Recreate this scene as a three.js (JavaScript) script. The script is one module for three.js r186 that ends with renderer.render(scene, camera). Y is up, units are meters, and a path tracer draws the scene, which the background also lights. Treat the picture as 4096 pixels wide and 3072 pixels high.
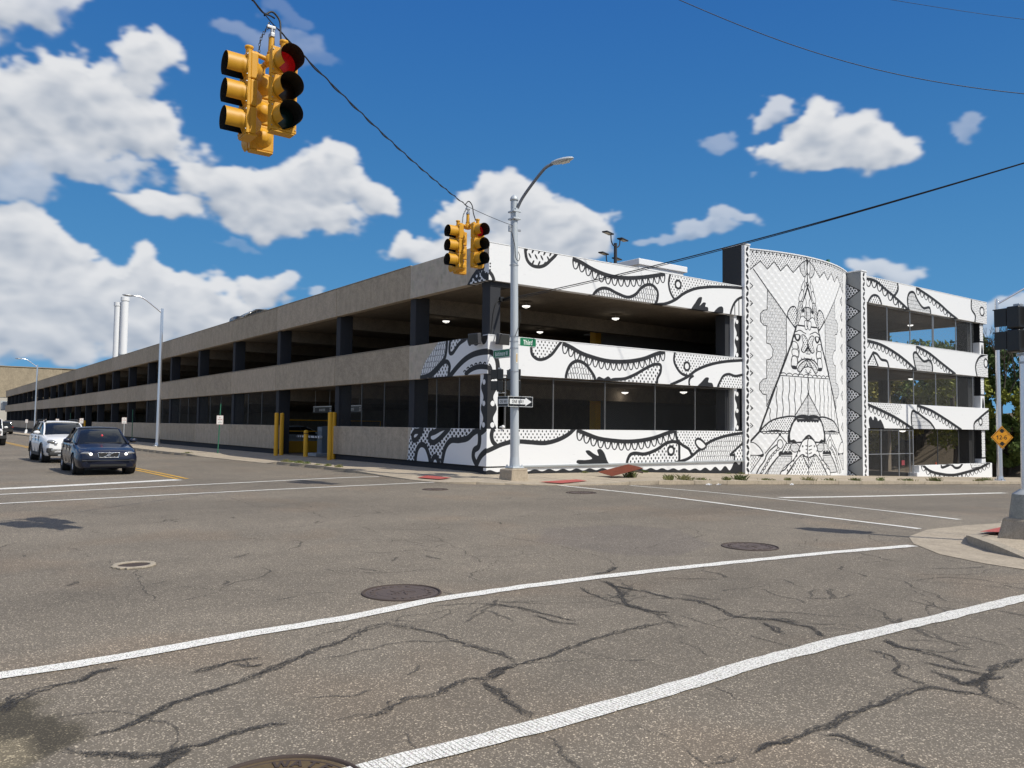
import * as THREE from 'three';
import { mergeGeometries, mergeVertices, toCreasedNormals } from 'three/addons/utils/BufferGeometryUtils.js';
import { RoundedBoxGeometry } from 'three/addons/geometries/RoundedBoxGeometry.js';
import { TextGeometry } from 'three/addons/geometries/TextGeometry.js';
import { FontLoader } from 'three/addons/loaders/FontLoader.js';
import { Brush, Evaluator, SUBTRACTION } from 'three-bvh-csg';
import { createNoise2D, createNoise3D } from 'simplex-noise';

// ---------------------------------------------------------------- camera, sky, sun, exposure
const scene = new THREE.Scene();
const camera = new THREE.PerspectiveCamera(51.03, 4 / 3, 0.1, 3000);
camera.position.set(-14.834, 1.639, 21.411);
camera.quaternion.setFromRotationMatrix(new THREE.Matrix4().makeBasis(
  new THREE.Vector3(0.80376, 0.01177, 0.59484), new THREE.Vector3(-0.04033, 0.99858, 0.03474), new THREE.Vector3(-0.59358, -0.05191, 0.8031)));
const renderer = new THREE.WebGLRenderer({ antialias: true });
renderer.toneMapping = THREE.LinearToneMapping;
renderer.toneMappingExposure = 1.0;
renderer.shadowMap.enabled = true;
const SUN = new THREE.Vector3(0.23, 0.765, 0.6).normalize();
const sun = new THREE.DirectionalLight(new THREE.Color().setRGB(1, 0.95, 0.85), 4.2);
sun.position.copy(SUN).multiplyScalar(120); sun.castShadow = true; sun.shadow.mapSize.set(4096, 4096);
Object.assign(sun.shadow.camera, { left: -90, right: 90, top: 90, bottom: -90, near: 1, far: 400 });
scene.add(sun, sun.target);

function mulberry(a) { return () => { a = (a + 0x6d2b79f5) | 0; let t = Math.imul(a ^ (a >>> 15), 1 | a); t = (t + Math.imul(t ^ (t >>> 7), 61 | t)) ^ t; return ((t ^ (t >>> 14)) >>> 0) / 4294967296; }; }
const rnd = mulberry(7), n2 = createNoise2D(mulberry(11)), n3 = createNoise3D(mulberry(12));
const clamp = THREE.MathUtils.clamp, smooth = (a, b, x) => { const t = clamp((x - a) / (b - a), 0, 1); return t * t * (3 - 2 * t); }, mix = (a, b, t) => a + (b - a) * t;
const fbm = (x, y, o = 5) => { let s = 0, a = 0.5; for (let i = 0; i < o; i++) { s += a * n2(x, y); x = x * 2.03 + 17.1; y = y * 2.03 + 5.3; a *= 0.5; } return s; };
const billow = (x, y, o = 5) => { let s = 0, a = 0.5; for (let i = 0; i < o; i++) { s += a * (1 - 2 * Math.abs(n2(x, y))); x = x * 2.1 + 9.7; y = y * 2.1 + 3.1; a *= 0.5; } return s; };

const CLOUDS = [[-85.2,18.7,3.59,2.31,1],[-82.5,20.0,2.54,2.34,1],[-78.6,22.0,1.71,1.58,1],[-80.3,18.5,3.62,2.29,1],[-77.6,17.8,2.15,1.53,1],[-84.6,16.1,4.14,1.46,1],[-83.8,20.5,1.83,1.41,1],[-86.0,14.3,2.22,0.93,0.8],[-89.4,17.0,3.52,2.73,1],[-82.1,15.7,3.5,1.1,0.9],[-78.0,14.1,2.27,0.81,1],[-74.6,15.6,2.53,1.22,1],[-71.3,15.2,4.03,1.79,1],[-67.0,16.3,2.88,1.96,1],[-65.9,17.7,1.45,1.35,1],[-64.1,15.5,1.56,1.29,1],[-69.5,13.8,4.73,1.28,1],[-85.4,11.4,2.36,1.77,1],[-83.7,10.9,1.78,1.67,1],[-84.8,8.4,4.85,2.22,1],[-81.3,8.1,5.17,1.73,1],[-78.1,9.6,1.34,1.33,1],[-75.0,8.2,2.49,1.27,1],[-78.6,6.6,7.47,1.78,1],[-83.7,5.6,6.86,1.99,1],[-73.2,8.1,1.64,0.98,1],[-70.2,8.6,1.47,1.19,1],[-69.2,9.2,0.93,0.78,0.9],[-75.8,6.1,4.69,1.21,1],[-89.7,9.2,3.89,3.13,1],[-88.9,5.0,4.66,2.41,1],[-66.8,9.1,0.95,0.38,0.7],[-60.8,12.4,1.81,1.01,1],[-58.5,12.3,2.49,1.43,1],[-56.9,14.6,1.67,1.19,1],[-54.2,15.4,2.5,1.87,1],[-51.9,14.5,3.16,2.04,1],[-49.5,13.6,2.48,1.96,1],[-53.2,12.3,5.31,1.6,1],[-48.1,14.7,0.99,1.0,1],[-55.2,16.2,1.34,0.93,1],[-34.8,18.4,1.5,0.81,1],[-32.8,19.6,1.52,1.35,1],[-31.0,18.7,2.55,1.62,1],[-28.8,17.6,1.71,1.12,1],[-32.2,17.6,3.29,0.75,1],[-35.6,20.7,0.97,0.51,0.85],[-38.8,19.5,1.5,0.53,0.55],[-23.4,18.0,0.86,0.53,0.55],[-36.7,16.8,0.43,0.24,0.4],[-43.0,13.0,1.28,0.38,0.6],[-40.4,13.5,2.35,0.62,0.75],[-37.9,14.3,1.39,0.67,0.75],[-28.9,10.1,1.76,0.77,0.85],[-27.2,10.0,1.46,0.7,0.85],[-85.9,23.9,2.03,1.32,0.95],[-84.2,24.7,2.1,0.97,0.9],[-87.8,23.3,2.2,1.65,1],[-83.2,23.8,0.53,0.35,0.4],[-72.9,25.1,1.84,0.58,0.45],[-69.8,24.8,2.22,0.87,0.45],[-67.7,24.1,1.28,0.61,0.3],[-21.6,7.9,1.3,0.78,0.8],[-22.9,6.6,0.97,0.85,0.7],[-73.0,12.1,1.2,0.36,0.35],[-69.8,26.3,1.26,0.53,0.3]];
function skyTexture() {
  const W = 2048, H = 2048, data = new Float32Array(W * H * 4), R = Math.PI / 180;
  // density of the cumulus field at an azimuth / elevation in degrees
  const field = (az, el) => {
    const wx = fbm(az * 0.16, el * 0.22, 4) * 1.9, wy = fbm(az * 0.16 + 40, el * 0.22 + 9, 4) * 1.3, x = az + wx, y = el + wy;
    let s = 0, hgt = 0, sw = 0, op = 0;
    for (const [a, e, rx, ry, o] of CLOUDS) {
      const dx = (x - a) / (rx * 1.22), dy = (y - e) / (ry * (y > e ? 1.25 : 1.0)), q = dx * dx + dy * dy;
      if (q > 1.9) continue;
      const v = Math.max(0, 1.25 - q); s = Math.max(s, v) + 0.18 * Math.min(s, v); const w = v * v + 1e-4; hgt += w * dy; op += w * o; sw += w;
    }
    return [s, sw > 0 ? hgt / sw : 0, sw > 0 ? op / sw : 1];
  };
  // cloud thickness at a direction: soft outline plus billows
  const thick = (az, el) => {
    const [s, h, op] = field(az, el); if (s < 0.01) return null;
    const det = billow(az * 0.40, el * 0.52, 5), fine = fbm(az * 1.6, el * 1.9, 4);
    return { s, h, op, det, fine, low: billow(az * 0.20, el * 0.30, 2), d: s - 0.36 + 0.34 * det + 0.15 * fine };
  };
  const top = (c) => (c && c.d > 0 ? Math.sqrt(Math.max(0, c.s - 0.3 + 0.3 * c.low)) * 1.5 + 0.42 * c.low : 0);
  const LX = 0.30, LY = 0.72, LZ = 0.62, E = 0.9;      // the sun seen from the clouds in view: behind the camera, high, a little right
  for (let j = 0; j < H; j++) {
    const el = ((j + 0.5) / H - 0.5) * 180;
    for (let i = 0; i < W; i++) {
      const az = ((i + 0.5) / W - 0.5) * 360, o = (j * W + i) * 4;
      const e = Math.max(el, 0), ce = Math.cos(e * R), dx = Math.cos(az * R) * ce, dz = Math.sin(az * R) * ce, dy = Math.sin(e * R);
      const cs = dx * SUN.x + dy * SUN.y + dz * SUN.z;
      const t = Math.pow(1 - dy, 2.6);                                        // paler towards the horizon
      const near = Math.pow(Math.max(0, cs), 8) * 0.3;
      let r = mix(0.020, 0.15, Math.pow(t, 1.5)) + near, g = mix(0.090, 0.39, t) + near, b = mix(0.375, 0.655, t) + near;
      let alpha = 0, lit = 0;
      if (el > -1) {
        const win = smooth(-98, -92, az) * (1 - smooth(-14, -8, az)) * (1 - smooth(31, 36, el));
        if (win > 0) {
          const c = thick(az, el);
          if (c) {
            const up = smooth(-0.4, 0.4, c.h);
            alpha = smooth(mix(-0.20, -0.01, up), mix(0.55, 0.24, up), c.d) * Math.min(1, c.s * 1.5) * Math.pow(c.op, 1.7) * win;      // crisp tops, ragged bases
            if (alpha > 0.003) { const t0 = top(c), gx = (top(thick(az + E, el)) - t0) / E, gy = (top(thick(az, el + E)) - t0) / E, n = Math.hypot(gx * 0.55, gy * 0.55, 1); lit = clamp(0.06 + 0.95 * (-gx * 0.55 * LX - gy * 0.55 * LY + LZ) / n + 0.26 * c.h + 0.10 * c.det + 0.04 * c.fine - 0.12 * smooth(0.6, 1.4, c.s), 0, 1); }
          }
        }
        if (win < 1) {  // unseen clouds around the view, made denser to raise neutral fill light
          const k = 1 / (dy + 0.16), c = fbm(dx * k * 1.1 + 3, dz * k * 1.1, 5), det = billow(az * 0.42, el * 0.55, 3), d = c + 0.12 * det + 0.06;
          const a2 = smooth(0.0, 0.22, d) * (1 - win);
          if (a2 > alpha) { alpha = a2; lit = clamp(0.75 + 0.35 * det - 0.5 * d, 0, 1); }
        }
      }
      const haze = Math.exp(-e * 0.12) * 0.22, cr = mix(0.34, 0.77, lit), cg = mix(0.40, 0.78, lit), cb = mix(0.495, 0.80, lit);
      r = mix(r, mix(cr, 0.45, haze), alpha); g = mix(g, mix(cg, 0.56, haze), alpha); b = mix(b, mix(cb, 0.70, haze), alpha);
      data[o] = r; data[o + 1] = g; data[o + 2] = b; data[o + 3] = 1;
    }
  }
  const tx = new THREE.DataTexture(data, W, H, THREE.RGBAFormat, THREE.FloatType);
  tx.mapping = THREE.EquirectangularReflectionMapping; tx.magFilter = THREE.LinearFilter; tx.minFilter = THREE.LinearFilter; tx.wrapS = THREE.RepeatWrapping; tx.needsUpdate = true;
  return tx;
}
scene.background = skyTexture(); scene.environment = scene.background;

// ---------------------------------------------------------------- helpers
const V = (x, y, z) => new THREE.Vector3(x, y, z);
const col = (r, g, b) => new THREE.Color().setRGB(r, g ?? r, b ?? r);
const std = (c, roughness = 0.8, o = {}) => new THREE.MeshStandardMaterial({ color: c, roughness, ...o });
const phy = (c, roughness = 0.3, o = {}) => new THREE.MeshPhysicalMaterial({ color: c, roughness, ...o });
const font = await new FontLoader().loadAsync('fonts/droid/droid_sans_bold.typeface.json');
const taken = {};
const numbered = (n) => { const k = taken[n] ?? 0; taken[n] = k + 1; return k ? n + '_' + String(k).padStart(3, '0') : n; };
function clean(g) { g = g.index ? g.toNonIndexed() : g; for (const k of Object.keys(g.attributes)) if (!['position', 'normal', 'uv'].includes(k)) g.deleteAttribute(k); if (!g.attributes.normal) g.computeVertexNormals(); if (!g.attributes.uv) g.setAttribute('uv', new THREE.BufferAttribute(new Float32Array(g.attributes.position.count * 2), 2)); g.morphAttributes = {}; g.clearGroups(); return g; }
const merge = (l) => (l.length === 1 ? l[0] : mergeGeometries(l.map(clean)));
function mesh(name, g, m, parent) { const o = new THREE.Mesh(Array.isArray(g) ? merge(g) : g, m); o.name = parent ? name : numbered(name); o.castShadow = o.receiveShadow = true; (parent ?? scene).add(o); return o; }
function tag(o, label, category, group, kind) { if (label) o.userData.label = label; if (category) o.userData.category = category; if (group) o.userData.group = group; if (kind) o.userData.kind = kind; return o; }
function thing(name, label, category, [x, y, z] = [0, 0, 0], turn = 0, group, kind) { const o = new THREE.Group(); o.name = numbered(name); o.position.set(x, y, z); o.rotation.y = turn; scene.add(o); return tag(o, label, category, group, kind); }
function part(name, parent) { const o = new THREE.Group(); o.name = name; parent.add(o); return o; }
function dup(root, [x, y, z], turn, label, group) { const r = root.clone(); r.userData = { ...root.userData }; r.name = numbered(root.name.replace(/_\d{3}$/, '')); scene.add(r); r.position.set(x, y, z); r.rotation.y = turn; if (label) r.userData.label = label; if (group) r.userData.group = group; return r; }
const box = (x0, x1, y0, y1, z0, z1) => { const g = new THREE.BoxGeometry(Math.abs(x1 - x0), Math.abs(y1 - y0), Math.abs(z1 - z0)); g.translate((x0 + x1) / 2, (y0 + y1) / 2, (z0 + z1) / 2); return g; };
const rbox = (x0, x1, y0, y1, z0, z1, r = 0.02, s = 2) => { const g = new RoundedBoxGeometry(Math.abs(x1 - x0), Math.abs(y1 - y0), Math.abs(z1 - z0), s, r); g.translate((x0 + x1) / 2, (y0 + y1) / 2, (z0 + z1) / 2); return g; };
const UP = V(0, 1, 0);
function rod(a, b, r0, r1 = r0, seg = 12, open = false) { const d = b.clone().sub(a), g = new THREE.CylinderGeometry(r1, r0, d.length(), seg, 1, open); g.applyQuaternion(new THREE.Quaternion().setFromUnitVectors(UP, d.normalize())); g.translate((a.x + b.x) / 2, (a.y + b.y) / 2, (a.z + b.z) / 2); return g; }
const tube = (pts, r, seg = 40, rs = 8) => new THREE.TubeGeometry(new THREE.CatmullRomCurve3(pts), seg, r, rs);
const lathe = (pts, seg = 24) => new THREE.LatheGeometry(pts.map(([x, y]) => new THREE.Vector2(x, y)), seg);
function planarUV(g, sx = 1, sy = sx, ox = 0, oy = 0) {     // uv in metres, by the way each face points
  g = clean(g); const p = g.attributes.position, uv = new Float32Array(p.count * 2), a = V(), b = V(), c = V();
  for (let i = 0; i < p.count; i += 3) {
    a.fromBufferAttribute(p, i); b.fromBufferAttribute(p, i + 1); c.fromBufferAttribute(p, i + 2);
    const n = b.clone().sub(a).cross(c.clone().sub(a)), ax = Math.abs(n.x), ay = Math.abs(n.y), az = Math.abs(n.z);
    for (let k = 0; k < 3; k++) { const q = [a, b, c][k]; const [u, v] = ay >= ax && ay >= az ? [q.x, q.z] : ax >= az ? [q.z, q.y] : [q.x, q.y]; uv[(i + k) * 2] = u * sx + ox; uv[(i + k) * 2 + 1] = v * sy + oy; }
  }
  g.setAttribute('uv', new THREE.BufferAttribute(uv, 2)); return g;
}
function mapUV(g, f) { g = clean(g); const p = g.attributes.position, uv = new Float32Array(p.count * 2); for (let i = 0; i < p.count; i++) { const [u, v] = f(p.getX(i), p.getY(i), p.getZ(i)); uv[2 * i] = u; uv[2 * i + 1] = v; } g.setAttribute('uv', new THREE.BufferAttribute(uv, 2)); return g; }
function prism(plan, y0, y1) {       // plan: [x, z] corners, extruded upright
  const s = new THREE.Shape(plan.map(([x, z]) => new THREE.Vector2(x, -z))), g = new THREE.ExtrudeGeometry(s, { depth: y1 - y0, bevelEnabled: false }); g.rotateX(-Math.PI / 2); g.translate(0, y0, 0); return g;
}
function canvas(w, h, draw) { const c = document.createElement('canvas'); c.width = w; c.height = h; draw(c.getContext('2d'), w, h); return c; }
function ctex(c, repeat, srgb = true) { const t = new THREE.CanvasTexture(c); if (srgb) t.colorSpace = THREE.SRGBColorSpace; if (repeat) { t.wrapS = t.wrapT = THREE.RepeatWrapping; t.repeat.set(repeat, repeat); } t.anisotropy = 8; return t; }
function noiseTex(size, f, srgb = true) {     // tileable when f is fed with wrapped coordinates
  const d = new Uint8Array(size * size * 4);
  for (let j = 0; j < size; j++) for (let i = 0; i < size; i++) { const c = f(i / size, j / size, i, j), o = (j * size + i) * 4; d[o] = clamp(c[0], 0, 1) * 255; d[o + 1] = clamp(c[1], 0, 1) * 255; d[o + 2] = clamp(c[2], 0, 1) * 255; d[o + 3] = 255; }
  const t = new THREE.DataTexture(d, size, size); t.wrapS = t.wrapT = THREE.RepeatWrapping; t.magFilter = THREE.LinearFilter; t.minFilter = THREE.LinearMipmapLinearFilter; t.generateMipmaps = true; if (srgb) t.colorSpace = THREE.SRGBColorSpace; t.needsUpdate = true; return t;
}
const TAU = Math.PI * 2;
const tile = (u, v, f, o = 0) => { const k = 2 + Math.cos(v * TAU), g = f * 0.5; return n3(Math.cos(u * TAU) * k * g + o, Math.sin(u * TAU) * k * g + o, Math.sin(v * TAU) * g * 1.6); };

// shared materials
const concreteTex = noiseTex(512, (u, v, i, j) => { const a = tile(u, v, 1.2), b = tile(u, v, 4, 9), c = tile(u, v, 14, 3), s = tile(u, 0.1, 9, 21) * 0.5, k = 0.82 + 0.035 * a + 0.035 * b + 0.06 * c + 0.012 * s + (rnd() - 0.5) * 0.08; return [k * 1.0, k * 0.975, k * 0.935]; });
const concreteBump = noiseTex(256, (u, v) => { const k = 0.5 + 0.25 * tile(u, v, 12) + (rnd() - 0.5) * 0.4; return [k, k, k]; }, false);
const at = (t, r) => { const c = t.clone(); c.repeat.set(r, r); c.needsUpdate = true; return c; };
const M = {
  concrete: std(col(0.67, 0.58, 0.465), 0.92, { map: at(concreteTex, 0.28), bumpMap: at(concreteBump, 1.6), bumpScale: 0.004 }),
  concreteB: std(col(0.63, 0.545, 0.435), 0.92, { map: at(concreteTex, 0.23), bumpMap: at(concreteBump, 1.6), bumpScale: 0.004 }),
  concreteC: std(col(0.71, 0.615, 0.50), 0.92, { map: at(concreteTex, 0.31), bumpMap: at(concreteBump, 1.6), bumpScale: 0.004 }),
  slabConcrete: std(col(0.29, 0.25, 0.205), 0.95, { map: at(concreteTex, 0.25) }),  // interior concrete, toned below the facade so its colour deepens the indoor shade
  walk: std(col(0.62, 0.55, 0.45), 0.95, { map: at(concreteTex, 0.45), bumpMap: at(concreteBump, 2), bumpScale: 0.003 }),
  walkB: std(col(0.57, 0.51, 0.425), 0.95, { map: at(concreteTex, 0.37), bumpMap: at(concreteBump, 2), bumpScale: 0.003 }),
  kerb: std(col(0.58, 0.53, 0.45), 0.95, { map: at(concreteTex, 0.6), bumpMap: at(concreteBump, 2), bumpScale: 0.006 }),
  darkPaint: std(col(0.032, 0.034, 0.04), 0.95), black: std(col(0.02), 0.6), blackGloss: std(col(0.014), 0.35),
  white: std(col(0.78, 0.79, 0.80), 0.65), greyPaint: std(col(0.33, 0.35, 0.36), 0.6),
  yellow: std(col(0.98, 0.52, 0.02), 0.5, { map: at(concreteTex, 2.5) }),
  bollard: std(col(0.80, 0.42, 0.02), 0.6), galv: std(col(0.50, 0.54, 0.57), 0.5, { metalness: 0.25 }), alu: std(col(0.80, 0.80, 0.82), 0.28, { metalness: 0.9 }),
  steel: std(col(0.42, 0.43, 0.44), 0.4, { metalness: 0.7 }), wire: std(col(0.015), 0.6), rubber: std(col(0.02), 0.85), chrome: std(col(0.85), 0.12, { metalness: 1 }),
  rust: std(col(0.055, 0.038, 0.03), 0.8), green: std(col(0.03, 0.16, 0.09), 0.5),
};

// ---------------------------------------------------------------- ground, roads, pavements
const hRoad = (x, z) => -0.033 * Math.max(0, Math.min(x, 60) - 1) - 0.003 * Math.max(0, Math.min(-z, 150) - 5);
const inPoly = (x, z, P) => { let c = false; for (let i = 0, j = P.length - 1; i < P.length; j = i++) if ((P[i][1] > z) !== (P[j][1] > z) && x < ((P[j][0] - P[i][0]) * (z - P[i][1])) / (P[j][1] - P[i][1]) + P[i][0]) c = !c; return c; };
const distPoly = (x, z, P) => { let m = 1e9; for (let i = 0; i < P.length; i++) { const [ax, az] = P[i], [bx, bz] = P[(i + 1) % P.length], t = clamp(((x - ax) * (bx - ax) + (z - az) * (bz - az)) / ((bx - ax) ** 2 + (bz - az) ** 2 + 1e-9), 0, 1); m = Math.min(m, Math.hypot(x - ax - t * (bx - ax), z - az - t * (bz - az))); } return inPoly(x, z, P) ? -m : m; };

// asphalt: stones of several tones set in a dark binder
function asphaltCanvas(size, metres) {
  const ppm = size / metres, N = Math.round(metres * metres * 7600), r2 = mulberry(5);
  const stones = []; for (let i = 0; i < N; i++) stones.push([r2(), r2(), (0.002 + r2() * r2() * 0.0052) * ppm, r2(), r2() * 3.14, 0.5 + r2() * 0.5]);
  const draw = (f, bg) => canvas(size, size, (g) => {
    g.fillStyle = bg; g.fillRect(0, 0, size, size);
    for (const [x, y, r, t, a, e] of stones) { g.fillStyle = f(t, r / ppm); for (const ox of [0, -size, size]) for (const oy of [0, -size, size]) { const px = x * size + ox, py = y * size + oy; if (px < -9 || py < -9 || px > size + 9 || py > size + 9) continue; g.beginPath(); g.ellipse(px, py, r, r * e, a, 0, 7); g.fill(); } }
  });
  const tone = (t, r) => { const k = t < 0.24 ? 78 + t * 170 : t > 0.92 ? 184 + (t - 0.92) * 420 : 138 + (t - 0.24) * 68; return `rgb(${k * 1.03 | 0},${k * 0.985 | 0},${k * (t > 0.5 ? 0.93 : 0.95) | 0})`; };
  return [draw(tone, 'rgb(104,99,93)'), draw((t) => { const k = 120 + t * 130 | 0; return `rgb(${k},${k},${k})`; }, 'rgb(60,60,60)')];
}
const [asC, asB] = asphaltCanvas(1536, 3.6);
const asphaltMap = ctex(asC, 1 / 3.6), asphaltBump = ctex(asB, 1 / 3.6, false);
const asphalt = std(col(1.02, 0.985, 0.93), 0.9, { map: asphaltMap, bumpMap: asphaltBump, bumpScale: 0.0022, vertexColors: true });
const STAIN = [[-14.6, 15.8], [-14.22, 15.85], [-14.18, 16.0], [-14.23, 16.11], [-14.16, 16.26], [-14.08, 16.54], [-14.06, 16.67], [-14.14, 16.75], [-14.22, 16.78], [-14.27, 16.85], [-14.37, 16.92], [-14.6, 17]];
const STAINLIGHT = [[-14.6, 16.4], [-14.33, 16.51], [-14.29, 16.67], [-14.31, 16.79], [-14.37, 16.9], [-14.6, 17]];
const PATCH = [[-7.65, 12.33], [-6.58, 11.25], [-5.23, 11.65], [-4.9, 12.52], [-5.81, 13.98], [-6.92, 14.27], [-7.47, 13.92]];
const TRACK = [[-14.5, 6.5], [-9, 5.2], [0, 5.4], [30, 6]];      // darker strips along the traffic lanes
{
  const axis = (a, b, dense) => { const l = []; for (let v = a; v <= b + 1e-6;) { l.push(v); const d = dense(v); v += d; } l.push(b + 0.001); return l; };
  const xs = axis(-70, 90, (v) => (v > -15.5 && v < -3 ? 0.09 : v > -18 && v < 3 ? 0.25 : v > -30 && v < 40 ? 1 : 5)), zs = axis(-420, 45, (v) => (v > 14 && v < 18.6 ? 0.07 : v > 9 && v < 19 ? 0.12 : v > -6 && v < 22 ? 0.3 : v > -40 ? 1 : 6));
  const pos = [], uv = [], cl = [], idx = [], nx = xs.length;
  for (const z of zs) for (const x of xs) {
    pos.push(x, hRoad(x, z), z); uv.push(x, z);
    const a = fbm(x * 0.09, z * 0.16 + 30, 4), b = fbm(x * 0.7, z * 0.9, 3), c = n2(x * 2.6, z * 2.6);
    let k = 0.285 * (1 + 0.27 * a + 0.13 * b + 0.05 * c), r = 1, g = 1, bl = 1;
    const band = (zc, w, s) => { const d = (z - zc + 0.25 * Math.sin(x * 0.4)) / w; k *= 1 - s * Math.exp(-d * d) * (0.7 + 0.5 * b + 0.3 * a); };
    if (z > -1) { band(10.6 + 0.06 * x, 0.55, 0.13); band(8.2 + 0.06 * x, 0.5, 0.10); }
    const p = distPoly(x, z, PATCH); if (p < 0.35) { const w = smooth(0.06, -0.04, p + 0.05 * b); k *= 1 - 0.13 * w; bl *= 1 + 0.05 * w; }
    if (x < -13 && z > 15) { const s = distPoly(x, z, STAIN) + 0.07 * b + 0.03 * c, w = smooth(0.05, -0.05, s); const l = smooth(0.03, -0.03, distPoly(x, z, STAINLIGHT) + 0.03 * c); k *= 1 - 0.62 * w * (1 - l) + 0.12 * l; g *= 1 - 0.02 * w; bl *= 1 - 0.16 * w; }
    const rust = smooth(0.1, 0.5, fbm(x * 0.25 + 9, z * 0.25, 3)); r *= 1 + 0.05 * rust; bl *= 1 - 0.04 * rust;
    if (x > 2 && z < 13) k *= 0.94;
    cl.push(k * r * 3.42, k * g * 3.34, k * bl * 3.08);
  }
  for (let j = 0; j < zs.length - 1; j++) for (let i = 0; i < nx - 1; i++) { const a = j * nx + i; idx.push(a, a + nx, a + 1, a + 1, a + nx, a + nx + 1); }
  const g = new THREE.BufferGeometry(); g.setAttribute('position', new THREE.Float32BufferAttribute(pos, 3)); g.setAttribute('uv', new THREE.Float32BufferAttribute(uv, 2)); g.setAttribute('color', new THREE.Float32BufferAttribute(cl, 3)); g.setIndex(idx); g.computeVertexNormals();
  tag(mesh('road', g, asphalt), 'worn grey asphalt of the road junction with cracks and stains', 'road', null, 'structure');
  const gg = new THREE.PlaneGeometry(2600, 2600, 1, 1); gg.rotateX(-Math.PI / 2); gg.translate(0, -2.6, 0);
  tag(mesh('ground', planarUV(gg), std(col(0.16, 0.15, 0.11), 1)), 'flat dry earth around and beyond the streets', 'ground', null, 'structure');
}
// strips laid on the road
function ribbon(pts, width, lift, jit = 0, seg = 0.25, vary = 0, taper = false) {
  const c = new THREE.CatmullRomCurve3(pts.map(([x, z]) => V(x, 0, z)), false, 'centripetal'), L = c.getLength(), n = Math.max(2, Math.ceil(L / seg)), pos = [], uv = [], idx = [], o = rnd() * 100;
  for (let i = 0; i <= n; i++) {
    const t = i / n, p = c.getPointAt(t), d = c.getTangentAt(t), s = t * L; let w = width * (1 + vary * (n2(s * 1.3 + o, 3) + 0.5 * n2(s * 5 + o, 9))); if (taper) w *= smooth(0, 0.12, t) * smooth(0, 0.12, 1 - t) + 0.12;
    const e = jit * (n2(s * 2.2 + o, 1) + 0.6 * n2(s * 7 + o, 2)), ex = p.x - d.z * e, ez = p.z + d.x * e, a = w / 2 * (1 + jit * 3 * n2(s * 9, o)), b = w / 2 * (1 + jit * 3 * n2(s * 9, o + 50));
    for (const q of [-a, b]) { const x = ex - d.z * q, z = ez + d.x * q; pos.push(x, hRoad(x, z) + lift, z); uv.push(s, q); }
    if (i) { const k = i * 2; idx.push(k - 2, k - 1, k, k, k - 1, k + 1); }
  }
  const g = new THREE.BufferGeometry(); g.setAttribute('position', new THREE.Float32BufferAttribute(pos, 3)); g.setAttribute('uv', new THREE.Float32BufferAttribute(uv, 2)); g.setIndex(idx); g.computeVertexNormals();
  if (g.attributes.normal.getY(0) < 0) { g.setIndex(idx.reverse()); g.computeVertexNormals(); }
  return g;
}
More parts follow.
